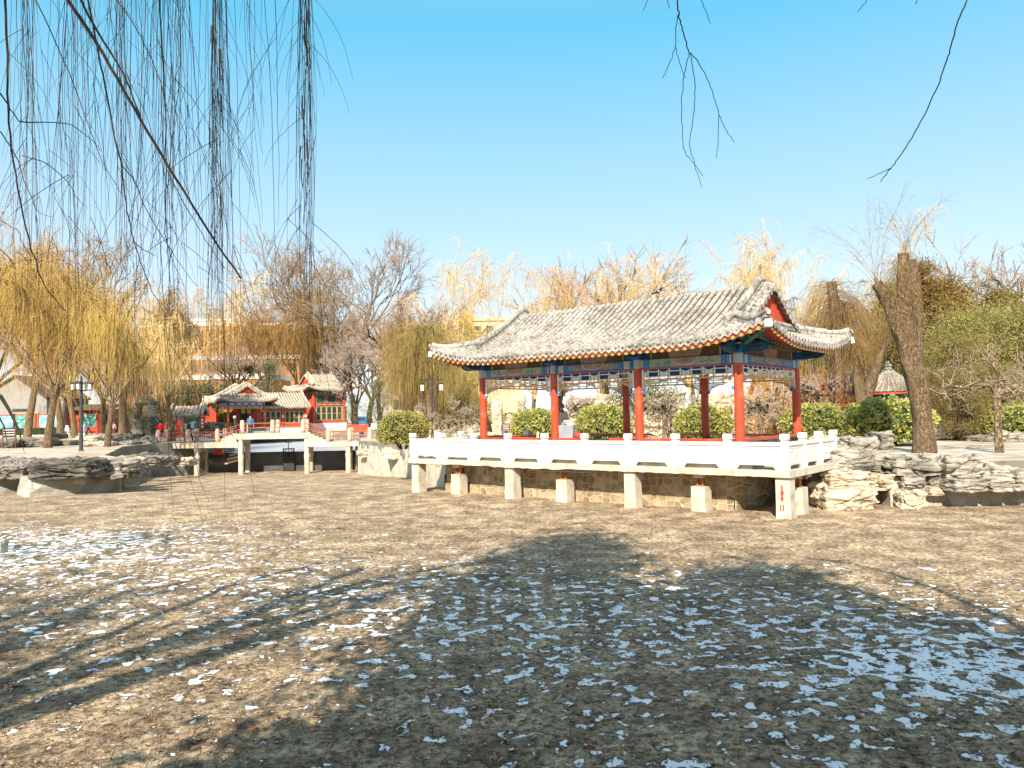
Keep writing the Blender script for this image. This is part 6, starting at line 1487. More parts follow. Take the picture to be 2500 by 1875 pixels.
mb = MB(); mb.tube([(-.55, 0, zt-.25), (-.3, 0, zt-.3), (0, 0, zt-.2), (.3, 0, zt-.3), (.55, 0, zt-.25)], .018, 6); mb.build('arm', 'dark_iron', l2)
for sx in (-1, 1):
    fm = MB(); c = Vector((sx*.52, 0, zt-.68)); fm.tube([c+Vector((0, 0, .2)), c+Vector((0, 0, .42))], .01, 5); fm.lathe(c, [(.05, .25), (.12, .2), (.12, .17)], 8); fm.box(c-Vector((0, 0, .17)), (.14, .14, .02)); fm.box(c, (.015, .19, .34))
    l_ = fm.build('lantern', 'dark_iron', l2); gm = MB(); gm.box(c, (.17, .17, .32)); gm.build('lamp_glass', 'lamp_glass', l_)
flat2('maroon', (.16, .03, .035), .15, rough=.6, bstr=0)
def sign(px, py, D, w_, h_, zc, label, rows, vertical=False, rz=0):
    q = Vector((at_y(px, py, D).x, D, BZ)); s = thing('sign', label, 'sign', q, rz); mb = MB(); mb.bb(-w_/2, w_/2, -.02, .02, zc-h_/2, zc+h_/2, 0); mb.bb(-w_/2+.03, w_/2-.03, -.03, -.021, zc-h_/2+.03, zc+h_/2-.03, 1); mb.build('board', ['maroon', 'near_black' if not vertical else 'maroon'], s)
    for sx in (-1, 1): p = MB(); p.bb(sx*w_/2-.025, sx*w_/2+.025, -.03, .03, 0, zc+h_/2+.04); p.build('leg', 'maroon', s)
    mb = MB(); rs = random.Random(px)
    if vertical:
        for i in range(3): z = zc+h_*.28-i*h_*.27; [mb.bb(-.09, .09, -.038, -.031, z+j*.055, z+j*.055+.02) for j in (-1, 0, 1)]; mb.bb(-.012, .012, -.038, -.0315, z-.07, z+.08)
    else:
        for i in range(rows):
            z = zc+h_*.5-(i+1)*h_/(rows+1); n_ = 6 if i == 0 else 8
            for j in range(n_): x = -w_*.38+w_*.76*j/(n_-1); mb.bb(x-w_*.04, x+w_*.035, -.038, -.031, z-h_*.035, z+h_*.04 if i else z+h_*.07)
    mb.build('characters', 'white_paint', s); return s
sign(23, 1050, 50, .85, .62, 1.05, 'small dark sign with rows of white characters at the left edge', 3)
sign(1235, 1040, 39.5, .34, .42, .95, 'small maroon sign with lines of white characters beside the standing stone', 4)
sign(494, 1050, 66, .36, 1.1, 1.35, 'narrow vertical maroon sign with three white characters behind the footbridge', 3, True)
# pale round topped pillar, two stone lions
q = Vector((at_y(147, 1056, 98).x, 98, BZ)); mb = MB(); zt = at_y(147, 970, 98).z-BZ
mb.box((0, 0, .25), (1.1, .8, .5)); mb.lathe((0, 0, 0), [(.42, .5), (.40, zt*.62), (.52, zt*.64), (.55, zt*.82), (.42, zt*.94), (.15, zt)], 14); o = mb.build('stone_pillar', 'weathered_concrete'); o.location = q; tag(o, 'tall pale round topped stone pillar behind the bent willow trunk', 'pillar')
for px, lab in ((165, 'white stone lion statue at the end of the hedge'), (202, 'white stone lion statue directly behind the lamp post')):
    q = Vector((at_y(px, 1056, 95).x, 95, BZ)); t = thing('stone_lion', lab, 'statue', q, 0, 'stone lions')
    mb = MB(); mb.bb(-.45, .45, -.35, .35, 0, .35); mb.build('pedestal', 'weathered_concrete', t)
    bm = bmesh.new(); ly = bm.verts.layers.skin.verify()
    vs_ = [((0, .15, .45), .26), ((0, .0, .75), .24), ((0, -.06, 1.0), .21), ((0, -.12, 1.2), .22), ((0, -.32, 1.16), .11), ((-.17, -.22, .75), .09), ((-.18, -.28, .38), .09), ((.17, -.22, .75), .09), ((.18, -.28, .38), .09), ((0, .38, .55), .06), ((.05, .42, .8), .05)]
    bv = [bm.verts.new(c) for c, _ in vs_]
    for v, (_, r_) in zip(bv, vs_): v[ly].radius = (r_, r_)
    for a, b_ in ((0, 1), (1, 2), (2, 3), (3, 4), (1, 5), (5, 6), (1, 7), (7, 8), (0, 9), (9, 10)): bm.edges.new((bv[a], bv[b_]))
    bv[0][ly].use_root = True; me = bpy.data.meshes.new('body'); bm.to_mesh(me); bm.free(); me.materials.append(MATS['white_paint']); o = bpy.data.objects.new('body', me); COL.objects.link(o); o.parent = t; o.modifiers.new('s', 'SKIN'); o.modifiers.new('u', 'SUBSURF').levels = 1; o.modifiers['u'].render_levels = 1
# blue covered tricycle cart behind the trees, white box, round bin
flat2('cart_blue', (.03, .14, .38), .2, rough=.5, bstr=0); flat2('rubber', (.02, .02, .02), .2, rough=.8, bstr=0)
for px, D_, lab, w_ in ((882, 112, 'blue covered cart parked behind the trees right of the two storey hall', 2.6), (935, 108, 'small blue cart half hidden by the left round shrub', 1.6)):
    q = Vector((at_y(px, 1050, D_).x, D_, BZ)); t = thing('cart', lab, 'cart', q); mb = MB(); mb.prism([(-w_/2, .4), (w_/2, .4), (w_/2, 1.1), (w_*.35, 1.75), (-w_*.42, 1.75), (-w_/2, 1.3)], (0, -.6, 0), (1, 0, 0), (0, 0, 1), (0, 1.2, 0)); mb.build('body', 'cart_blue', t)
    mb = MB(); mb.bb(-w_*.3, w_*.25, -.62, -.601, 1.15, 1.6); mb.build('window', 'window_glass', t)
    for sx in (-1, 1): mb = MB(); mb.tube([(sx*w_*.3, -.65, .3), (sx*w_*.3, -.5, .3)], .3, 14); mb.build('wheel', 'rubber', t)
for px, D_, lab in ((475, 79, 'white drum shaped stone stool left of the booth steps'), (509, 79, 'white drum shaped stone stool right of the dark boulder')):
    q = Vector((at_y(px, 1056, D_).x, D_, BZ)); mb = MB(); mb.lathe((0, 0, 0), [(.2, 0), (.26, .15), (.28, .3), (.26, .45), (.2, .6)], 14); o = mb.build('stone_stool', 'white_paint', smooth=True); o.location = q; tag(o, lab, 'stool', 'stone stools')
q = Vector((at_y(914, 1042, 90).x, 90, BZ)); t = thing('litter_bin', 'white box shaped bin under the trees left of the round shrub', 'bin', q); mb = MB(); mb.bb(-.35, .35, -.3, .3, .15, .9); mb.build('box', 'white_paint', t); mb = MB(); mb.bb(-.4, .4, -.35, .35, .9, .97); mb.build('lid', 'grey_iron', t); mb = MB(); mb.bb(-.3, .3, -.25, .25, 0, .15); mb.build('base', 'grey_iron', t)
# magpie on the roof ridge
q = PV(-3.66, 2.27, 6.80); bd = thing('magpie', 'black and white magpie standing on the middle of the pavilion roof ridge', 'bird', q, -YAW)
bm = bmesh.new(); ly = bm.verts.layers.skin.verify(); vs_ = [((-.12, 0, .09), .03), ((-.03, 0, .13), .055), ((.05, 0, .17), .05), ((.10, 0, .22), .032), ((.16, 0, .225), .008), ((-.30, 0, .05), .018)]
bv = [bm.verts.new(c) for c, _ in vs_]
for v, (_, r_) in zip(bv, vs_): v[ly].radius = (r_, r_)
for a, b_ in ((0, 1), (1, 2), (2, 3), (3, 4), (0, 5)): bm.edges.new((bv[a], bv[b_]))
bv[1][ly].use_root = True; me = bpy.data.meshes.new('body'); bm.to_mesh(me); bm.free(); me.materials.append(MATS['rubber']); o = bpy.data.objects.new('body', me); COL.objects.link(o); o.parent = bd; o.modifiers.new('s', 'SKIN'); o.modifiers.new('u', 'SUBSURF').levels = 1
mb = MB(); mb.lathe((0, -.045, .12), [(.01, -.03), (.035, 0), (.01, .03)], 8); mb.build('wing_patch', 'white_paint', bd); mb = MB(); [mb.tube([(0, sy*.02, 0), (.0, sy*.02, .1)], .006, 5) for sy in (-1, 1)]; mb.build('legs', 'rubber', bd)
# nest
q = at_y(609, 903, 104); rg = np.random.default_rng(3); d0 = rg.normal(size=(260, 3)); d0 /= np.linalg.norm(d0, axis=1, keepdims=True); P = np.stack([d0*.42, d0*.42+rg.normal(size=(260, 3))*.35], 1); v, f = tubes_np(P, np.full((260, 2), .03)); o = np_obj('bird_nest', v, f, 'dark_bark'); o.location = q; tag(o, 'dark magpie nest in the crooked bare tree above the small pavilion', 'nest')
# small red and white tube lying on the lakebed
q = at_bed(1443, 1832); t = thing('litter_tube', 'small red and white plastic tube lying on the lakebed in the foreground', 'litter', q+Vector((0, 0, .035)), -.5); mb = MB(); mb.tube([(-.035, 0, 0), (.03, 0, 0)], .009, 10); mb.build('tube_body', 'toy_red', t); mb = MB(); mb.tube([(.03, 0, 0), (.055, 0, 0)], .008, 10); mb.build('cap', 'white_paint', t) if False else None
mb = MB(); mb.tube([(-.06, 0, 0), (-.036, 0, 0)], .0095, 10); mb.build('cap', 'white_paint', t)

# ------------------------------------------------------------------ people
flat2('skin', (.55, .33, .22), .08, scale=10, rough=.6, bstr=0); flat2('hair_black', (.015, .012, .012), .3, rough=.6, bstr=0)
def skin_obj(name, J, E, mat, parent, sub=1):
    bm = bmesh.new(); ly = bm.verts.layers.skin.verify(); bv = {}
    for k, (c, r_) in J.items(): v = bm.verts.new(c); v[ly].radius = (r_, r_) if not hasattr(r_, '__len__') else r_; bv[k] = v
    for a, b_ in E: bm.edges.new((bv[a], bv[b_]))
    next(iter(bv.values()))[ly].use_root = True
    me = bpy.data.meshes.new(name); bm.to_mesh(me); bm.free(); me.materials.append(MATS[mat]); o = bpy.data.objects.new(name, me); COL.objects.link(o); o.parent = parent
    m1 = o.modifiers.new('skin', 'SKIN'); m1.use_smooth_shade = True; m2 = o.modifiers.new('sub', 'SUBSURF'); m2.levels = sub; m2.render_levels = sub; return o
def lerp3(a, b_, t): return tuple(a[i]+(b_[i]-a[i])*t for i in range(3))
def person(label, loc, facing, h=1.68, coat=(.1, .1, .1), legs=(.02, .02, .02), hat=None, walk=0.0, arms='down', hood=False, coat_len=.82, scarf=None, hair=True, mask=False, pack=None, lean=0.0, seat=False):
    """faces local -Y, turned by facing; walk = half stride in metres"""
    k = h/1.68; t = thing('person', label, 'person', loc, facing); uid = len(MATS); cm, lm_ = f'coat_{uid}', f'trousers_{uid}'; flat2(cm, coat, .12, scale=5, rough=.75, bstr=.1); flat2(lm_, legs, .15, scale=5, rough=.8, bstr=.1)
    S = lambda p: (p[0]*k, p[1]*k, p[2]*k); ly_ = -lean
    hip, ch, nk, hd = (0, 0, .92), (0, ly_*.5, 1.28), (0, ly_*.8, 1.46), (0, ly_-.015, 1.56)
    L = {}
    for s, nm in ((-1, 'l'), (1, 'r')):
        st = walk*s; kn = (s*.10, -st*.6-.03*(walk > 0), .49+(.03 if st < 0 else 0)); an = (s*.10, -st+(.05 if st < 0 else 0), .09+(.05 if st < 0 and walk else 0)); to = (s*.11, an[1]-.15, .035+(.0 if st >= 0 else .0))
        L[nm] = ((s*.09, 0, .88), kn, an, to)
    A = {}
    for s, nm in ((-1, 'l'), (1, 'r')):
        sh = (s*.19, ly_*.7, 1.40)
        if arms == 'down': el, wr = (s*.25, .03+walk*s*.5, 1.13), (s*.25, -.06+walk*s*.8, .90)
        elif arms == 'phone': el, wr = (s*.25, .0, 1.14), (s*.08, -.26, 1.12)
        elif arms == 'rail': el, wr = (s*.26, -.08, 1.16), (s*.20, -.33, 1.05)
        A[nm] = (sh, el, wr)
    J = {'hip': (S(hip), .11*k), 'ch': (S(ch), .13*k), 'nk': (S(nk), .055*k), 'jaw': (S((hd[0], hd[1]-.02, hd[2]-.03)), .07*k), 'hd': (S((hd[0], hd[1], hd[2]+.04)), .095*k), 'tp': (S((hd[0], hd[1]+.01, hd[2]+.1)), .07*k), 'nose': (S((hd[0], hd[1]-.115, hd[2]+.02)), .012*k)}
    E = [('hip', 'ch'), ('ch', 'nk'), ('nk', 'jaw'), ('jaw', 'hd'), ('hd', 'tp'), ('hd', 'nose')]
    for nm in 'lr':
        a, b_, c, d_ = L[nm]; J['h'+nm] = (S(a), .09*k); J['k'+nm] = (S(b_), .058*k); J['a'+nm] = (S(c), .04*k); J['t'+nm] = (S(d_), .035*k); E += [('hip', 'h'+nm), ('h'+nm, 'k'+nm), ('k'+nm, 'a'+nm), ('a'+nm, 't'+nm)]
        a, b_, c = A[nm]; J['s'+nm] = (S(a), .055*k); J['e'+nm] = (S(b_), .042*k); J['w'+nm] = (S(c), .028*k); E += [('ch', 's'+nm), ('s'+nm, 'e'+nm), ('e'+nm, 'w'+nm)]
        d = Vector(c)-Vector(b_); d.normalize(); pm_ = Vector(c)+d*.06; J['p'+nm] = (S(pm_), .032*k); E.append(('w'+nm, 'p'+nm)); sd = d.orthogonal().normalized()
        for i in range(4): f0 = pm_+sd*(i-1.5)*.02+d*.035; f1 = f0+d*(.05-.006*abs(i-1.2))+Vector((0, .012, -.005)); J[f'f{nm}{i}'] = (S(f0), .009*k); J[f'g{nm}{i}'] = (S(f1), .008*k); E += [('p'+nm, f'f{nm}{i}'), (f'f{nm}{i}', f'g{nm}{i}')]
        th = Vector(c)+d*.03+sd*.045; J['th'+nm] = (S(th), .010*k); E.append(('w'+nm, 'th'+nm))
    skin_obj('body', J, E, 'skin', t)
    # trousers and shoes
    J2 = {'hip': (S(hip), .135*k)}; E2 = []
    for nm in 'lr':
        a, b_, c, d_ = L[nm]; J2['h'+nm] = (S(a), .105*k); J2['k'+nm] = (S(b_), .075*k); J2['a'+nm] = (S((c[0], c[1], c[2]+.03)), .062*k); E2 += [('hip', 'h'+nm), ('h'+nm, 'k'+nm), ('k'+nm, 'a'+nm)]
        skin_obj('shoe', {'a': (S((c[0], c[1]+.02, c[2]-.02)), .052*k), 'b': (S((d_[0], d_[1]-.03, d_[2]+.005)), .042*k)}, [('a', 'b')], 'rubber', t)
    skin_obj('trousers', J2, E2, lm_, t)
    lo = coat_len; J3 = {'ch': (S(ch), (.185*k, .15*k)), 'mid': (S((0, ly_*.2, 1.08)), (.175*k, .145*k)), 'lo': (S((0, 0, lo)), (.19*k, .16*k)), 'nk': (S((0, nk[1], 1.45)), .085*k)}; E3 = [('ch', 'mid'), ('mid', 'lo'), ('ch', 'nk')]
    for nm in 'lr': a, b_, c = A[nm]; J3['s'+nm] = (S(a), .085*k); J3['e'+nm] = (S(b_), .068*k); J3['w'+nm] = (S(lerp3(b_, c, .93)), .05*k); E3 += [('ch', 's'+nm), ('s'+nm, 'e'+nm), ('e'+nm, 'w'+nm)]
    skin_obj('coat', J3, E3, cm, t)
    H_ = Vector(S(hd))
    if hood: skin_obj('hood', {'a': (tuple(H_+Vector((0, .04, -.05))*k), .12*k), 'b': (tuple(H_+Vector((0, .035, .07))*k), .125*k), 'c': (tuple(H_+Vector((0, .03, .14))*k), .07*k)}, [('a', 'b'), ('b', 'c')], cm, t)
    elif hat: hm_ = f'hat_{uid}'; flat2(hm_, hat, .1, rough=.8, bstr=.1); mb = MB(); mb.lathe(H_+Vector((0, .01, .05))*k, [(.118*k, -.02*k), (.122*k, .04*k), (.112*k, .10*k), (.07*k, .145*k), (.01, .155*k)], 16); mb.lathe(H_+Vector((0, -.06, .055))*k, [(.10*k, -.01*k), (.10*k, .0)], 14); mb.build('hat', hm_, t, smooth=True)
    if hair and not hood: skin_obj('hair', {'a': (tuple(H_+Vector((0, .035, .07))*k), .105*k), 'b': (tuple(H_+Vector((0, .055, -.03))*k), .09*k)}, [('a', 'b')], 'hair_black', t)
    if mask: mb = MB(); mb.lathe(H_+Vector((0, -.07, -.035))*k, [(.02, -.045*k), (.06*k, -.03*k), (.062*k, .02*k), (.03, .035*k)], 12); mb.build('face_mask', 'white_paint', t, smooth=True)
    if scarf: sm_ = f'scarf_{uid}'; flat2(sm_, scarf, .1, rough=.8, bstr=0); mb = MB(); mb.lathe(Vector(S(nk))+Vector((0, -.01, 0)), [(.09*k, -.04*k), (.105*k, 0), (.095*k, .05*k), (.07*k, .07*k)], 14); mb.build('scarf', sm_, t, smooth=True)
    if pack: pk = f'pack_{uid}'; flat2(pk, pack, .1, rough=.8, bstr=0); mb = MB(); mb.box((0, .21*k, 1.24*k), (.30*k, .16*k, .42*k), taper=.85); mb.build('backpack', pk, t)
    for sx in (-1, 1):
        mb = MB(); mb.lathe(H_+Vector((sx*.033, -.092, .045))*k, [(.004, -.008*k), (.011*k, 0), (.004, .008*k)], 8); mb.build('eye', 'hair_black', t)
    return t
person('person in grey bucket hat, red scarf and pale coat behind the second red column', PV(-2*LB-.62, 1.2, FZ), .35, 1.60, (.62, .60, .58), (.55, .53, .50), hat=(.17, .18, .22), arms='phone', scarf=(.5, .03, .03), coat_len=.9)
def pz(px, D, z=BZ): return Vector((at_y(px, 1040, D).x, D, z))
person('person in a bright red padded coat and dark cap at the footbridge left end', pz(391, YB+1.2, ZL), PI-.3, 1.66, (.62, .015, .015), (.02, .02, .025), hat=(.02, .03, .05), walk=.12, coat_len=.75)
person('person in a black coat with pale backpack striding across the left bridge span', pz(461, YB+1.3, ZL), PI/2+.2, 1.66, (.03, .03, .03), (.015, .015, .02), hat=(.04, .05, .08), walk=.28, pack=(.5, .42, .38), lean=.06)
person('person in a dark coat and pale hood climbing the left ramp of the footbridge', pz(577, YB+1.2, ZL+.28), -PI/2, 1.62, (.05, .055, .045), (.03, .03, .03), walk=.15, hat=(.6, .55, .52), lean=.12, scarf=(.12, .08, .2))
person('person in a blue jacket on the raised middle of the footbridge', pz(611, YB+2.0, ZM-.25), 0.3, 1.60, (.03, .16, .35), (.02, .02, .03), coat_len=.8, scarf=(.5, .2, .2))
person('person in a long red coat standing beside the dark willow trunk', pz(437, 74), 0, 1.72, (.6, .06, .03), (.5, .05, .03), coat_len=.55)
person('person in a bright blue jacket and white mask walking past the notice boards', pz(217, 93), -PI/2+.2, 1.72, (.02, .20, .50), (.01, .01, .02), walk=.30, mask=True)
person('person in a white and pink coat half hidden behind the dark lower trunk', pz(277, 88), 0.4, 1.6, (.6, .52, .52), (.3, .08, .12))
person('person in a white jacket and black trousers walking right of the two storey hall', pz(845, 98), .8, 1.68, (.62, .64, .66), (.015, .015, .02), walk=.18)
person('visitor in a light blue coat on the rocks beside the round pavilion', Vector((at_y(2088, 935, 45.5).x, 45.5, at_y(2088, 968, 45.5).z)), PI*.9, 1.62, (.06, .30, .66), (.06, .06, .07), hood=True)
person('person in dark clothes crouching low under the right end of the footbridge', Vector((at_y(868, 1110, YB+2.2).x, YB+2.4, at_y(868, 1150, YB+2.4).z)), PI/2, 1.25, (.03, .035, .06), (.02, .02, .02), arms='rail', lean=.25, hat=(.5, .02, .02))
# ------------------------------------------------------------------ the willow whose branches hang into the view on the left
nw = thing('willow_tree', 'bare willow whose long thin branches hang down over the upper left of the view', 'tree', (-7.6, -1.6, BZ)); N0 = np.array([-7.6, -1.6, BZ])
rg = np.random.default_rng(2024); T = Tree(2025)
W_ = lambda x, y, z: np.array([x, y, z])-N0
rough_trunk([[0, 0, -.2], [.1, .1, 2.2], [.15, .2, 4.2]], [.42, .34, .33], rg, nw, 'willow_bark', 18, 30, .1, cap=False)
tops = [W_(-7.4, -1.3, 5.3)]
limbs = [
 [W_(-7.45, -1.4, 5.2), W_(-6.9, -.2, 6.6), W_(-5.8, 1.6, 7.4), W_(-4.6, 3.4, 7.4), W_(-3.4, 5.0, 6.9), W_(-2.2, 6.2, 6.5)],
 [W_(-7.45, -1.4, 5.2), W_(-7.6, .4, 6.8), W_(-7.2, 2.6, 7.4), W_(-6.4, 4.6, 7.2), W_(-5.2, 6.4, 6.8)],
 [W_(-7.45, -1.4, 5.2), W_(-7.5, -2.2, 7.6), W_(-6.9, -2.6, 10.0), W_(-6.5, -2.4, 12.2)],
 [W_(-7.45, -1.4, 5.2), W_(-8.4, -2.0, 7.2), W_(-9.4, -2.6, 9.4), W_(-9.9, -2.6, 11.2)],
 [W_(-7.45, -1.4, 5.2), W_(-6.4, -1.6, 7.4), W_(-5.4, -1.7, 9.2), W_(-4.8, -1.6, 10.8)],
 [W_(-6.9, -.2, 6.6), W_(-5.0, .8, 8.2), W_(-3.0, 1.8, 8.6), W_(-1.6, 3.2, 8.0), W_(-1.0, 4.8, 7.2)],
 [W_(-5.8, 1.6, 7.4), W_(-4.6, 1.9, 8.1), W_(-3.0, 3.0, 8.0), W_(-1.8, 5.6, 7.4)]]
for i, P in enumerate(limbs):
    P = np.array(P); t = np.linspace(0, 1, len(P)); tt = np.linspace(0, 1, 22); Q = np.stack([np.interp(tt, t, P[:, k]) for k in range(3)], 1)
    for _ in range(3): Q[1:-1] = (Q[:-2]+2*Q[1:-1]+Q[2:])/4
    Q[1:-1] += rg.normal(size=(20, 3))*.03; T.limbs.append((Q, np.linspace(.27 if i in (2, 3, 4) else .18 if i == 0 else .12, .10 if i in (2, 3, 4) else .035, 22)))
for i in (2, 3, 4):
    Q = T.limbs[i][0]
    for j in range(26):
        k = rg.integers(8, 22); d0 = rg.normal(size=3)+[0, 0, .7]; B = curve_pts(Q[k], d0, rg.uniform(.8, 2.4), 8, rg, .12, .2, .02); T.limbs.append((B, np.linspace(.035, .01, 8)))
        for m_ in range(2): T.add('up', curve_pts(B[rg.integers(3, 8)], rg.normal(size=3)*.5+[0, 0, -.6], rg.uniform(.6, 2.0), 8, rg, .05, .8, 0), .012, .006)
# the leaning limbs and hanging shoots seen against the sky: (x, y) in the photograph at a real distance each
def fly(pts, r0, r1, sub=5, wob=.0025, grp='near'):
    P = np.array([np.array(at_y(x, y, D))-N0 for x, y, D in pts]); t = np.linspace(0, 1, len(P)); K = (len(P)-1)*sub+1; tt = np.linspace(0, 1, K); Q = np.stack([np.interp(tt, t, P[:, k]) for k in range(3)], 1)
    for _ in range(3): Q[1:-1] = (Q[:-2]+2*Q[1:-1]+Q[2:])/4
    Q += rg.normal(size=Q.shape)*wob*np.array([1, 1, .3]); T.add(grp, Q, r0, r1); return Q
big = [([(60, -260, 4.6), (150, -20, 4.5), (230, 95, 4.5), (330, 270, 4.4), (410, 405, 4.3), (500, 550, 4.2), (588, 680, 4.2)], .016, .006),
 ([(150, -120, 4.4), (205, 20, 4.5), (262, 115, 4.5), (300, 175, 4.5), (345, 285, 4.4)], .011, .005),
 ([(5, -150, 4.0), (18, 150, 4.0), (20, 280, 4.0), (32, 390, 4.0), (62, 560, 4.0), (100, 690, 3.9), (160, 760, 3.9)], .010, .003),
 ([(-40, 180, 3.8), (15, 245, 3.8), (45, 300, 3.9), (100, 298, 4.0), (170, 300, 4.1), (225, 340, 4.1), (250, 370, 4.1)], .006, .0015),
 ([(200, -80, 4.8), (235, 100, 4.8), (262, 240, 4.8), (295, 400, 4.8), (310, 520, 4.8), (330, 600, 4.8), (365, 700, 4.8), (400, 760, 4.8)], .009, .0025),
 ([(385, -60, 5), (400, 180, 5), (408, 410, 5), (400, 560, 5), (415, 620, 5), (450, 700, 5)], .007, .002),
 ([(295, 402, 4.7), (330, 440, 4.7), (355, 510, 4.7), (405, 590, 4.7), (470, 690, 4.6), (485, 700, 4.6)], .0045, .0015),
 ([(325, 590, 4.7), (350, 610, 4.7), (380, 625, 4.7)], .004, .002), ([(410, 420, 4.8), (450, 500, 4.8), (505, 590, 4.8), (548, 655, 4.8)], .004, .002),
 ([(60, -60, 4.6), (140, 110, 4.6), (200, 260, 4.6), (250, 400, 4.6), (300, 480, 4.6)], .005, .002), ([(-30, 280, 4.2), (30, 360, 4.2), (60, 440, 4.2), (90, 520, 4.2), (130, 530, 4.2)], .005, .0015),
 ([(240, -60, 4.3), (330, 60, 4.3), (395, 200, 4.3), (420, 340, 4.3), (430, 400, 4.3)], .004, .002), ([(55, 380, 4.4), (110, 395, 4.4), (165, 440, 4.4), (185, 480, 4.4), (215, 510, 4.4)], .004, .0015),
 ([(430, -50, 5.2), (445, 160, 5.2), (410, 420, 5.2), (408, 620, 5.2)], .004, .002), ([(640, -80, 5.5), (665, 260, 5.5), (672, 620, 5.5), (676, 760, 5.5)], .003, .0015)]
for pts, r0, r1 in big: fly(pts, r0*.8, r1*.8)
for cx, n_, sp_w, yend in ((525, 22, 17, (520, 1000)), (742, 22, 15, (480, 1060)), (535, 9, 35, (600, 1040)), (180, 15, 30, (450, 950)), (60, 18, 35, (400, 1000)), (300, 17, 32, (400, 960)), (405, 13, 34, (450, 1000)), (240, 18, 150, (250, 1000)), (630, 8, 48, (250, 640)), (455, 13, 45, (200, 860)), (350, 14, 100, (700, 1060))):
    for i in range(n_):
        D = rg.uniform(3.9, 6.4); x0 = cx+rg.normal()*sp_w*.55; x1 = x0+rg.normal()*sp_w*.5+rg.uniform(-4, 12); ye = rg.uniform(*yend); y0 = -rg.uniform(60, 320); K = 5
        b0 = rg.normal()*18; pts = [(x0+(x1-x0)*s**1.4+b0*math.sin(s*2.6), y0+(ye-y0)*s, D+rg.normal()*.05) for s in np.linspace(0, 1, K)]
        Q = fly(pts, rg.uniform(.0014, .0025), .0008, 5, .0022)
        for j in range(rg.integers(0, 4)):
            k = rg.integers(4, len(Q)-3); L = rg.uniform(.2, .8); d0 = np.array([rg.normal()*.6, rg.normal()*.4, -.9]); T.add('side', curve_pts(Q[k], d0, L, 8, rg, .035, .45, 0), .0018, .0009)
# a few long shoots that reach down past the bridge
for pts in ([(390, 560, 4.6), (405, 800, 4.6), (432, 1040, 4.6), (452, 1130, 4.6), (478, 1215, 4.6), (497, 1275, 4.6)], [(540, 700, 4.9), (552, 900, 4.9), (600, 1100, 4.9), (625, 1215, 4.9)], [(400, 760, 4.8), (408, 1000, 4.8), (416, 1180, 4.8), (422, 1240, 4.8)], [(545, 640, 5.2), (548, 1000, 5.2), (547, 1240, 5.2)], [(780, 700, 5.4), (800, 950, 5.4), (830, 1050, 5.4)], [(500, 960, 4.9), (470, 1090, 4.9), (490, 1180, 4.9), (510, 1225, 4.9)]):
    fly(pts, .0021, .0009)
for i in range(26):   # bud clusters give the pendants a little thickness
    x = rg.choice([522, 530, 742, 748]) + rg.normal()*7; y = rg.uniform(20, 420); D = rg.uniform(4.2, 5.6); fly([(x, y, D), (x+rg.normal()*4, y+rg.uniform(30, 90), D)], .0045, .003, 3)
big_tw = {k: v for k, v in T.twigs.items() if k[0] in ('near', 'side')}; rest = {k: v for k, v in T.twigs.items() if k[0] not in ('near', 'side')}
T.twigs = rest; T.parts(nw, 'willow_bark', 'willow_bark', 'twig_grey')
T.trunk = []; T.limbs = []; T.twigs = big_tw
L_ = []
for (g, K), lst in T.twigs.items(): L_.append(tubes_np(np.stack([a for a, _ in lst]), np.stack([b for _, b in lst]), 4))
v, f, m_ = merge(L_); np_obj('hanging_twigs', v, f, 'near_twig', nw)
# the tree on the right whose twig ends dangle at the top
nt_ = thing('bare_tree', 'bare tree whose few dark twig ends dangle from the top right of the view', 'tree', (4.6, -2.2, BZ)); N0 = np.array([4.6, -2.2, BZ]); T = Tree(31)
rough_trunk([[0, 0, -.2], W_(4.5, -2.1, 4.0) if False else np.array([-.05, .1, 2.8]), np.array([-.1, .2, 4.6])], [.26, .2, .18], rg, nt_, 'dark_bark', 14, 22, .08, cap=False)
for P, r0 in (([[-.1, .2, 4.5], [-1.0, 1.6, 6.4], [-2.0, 3.6, 7.2], [-2.9, 6.2, 6.9]], .11), ([[-.1, .2, 4.5], [-.3, 2.4, 6.6], [-.6, 4.6, 7.0], [-1.4, 6.4, 6.5]], .09), ([[-.1, .2, 4.5], [.5, -.4, 6.6], [.9, -.6, 9.0]], .11), ([[-.1, .2, 4.5], [-1.2, -.6, 6.6], [-1.9, -.9, 8.8]], .09)):
    P = np.array(P, float); t = np.linspace(0, 1, len(P)); tt = np.linspace(0, 1, 16); Q = np.stack([np.interp(tt, t, P[:, k]) for k in range(3)], 1)
    for _ in range(2): Q[1:-1] = (Q[:-2]+2*Q[1:-1]+Q[2:])/4
    T.limbs.append((Q, np.linspace(r0, .02, 16)))
D1 = 4.4
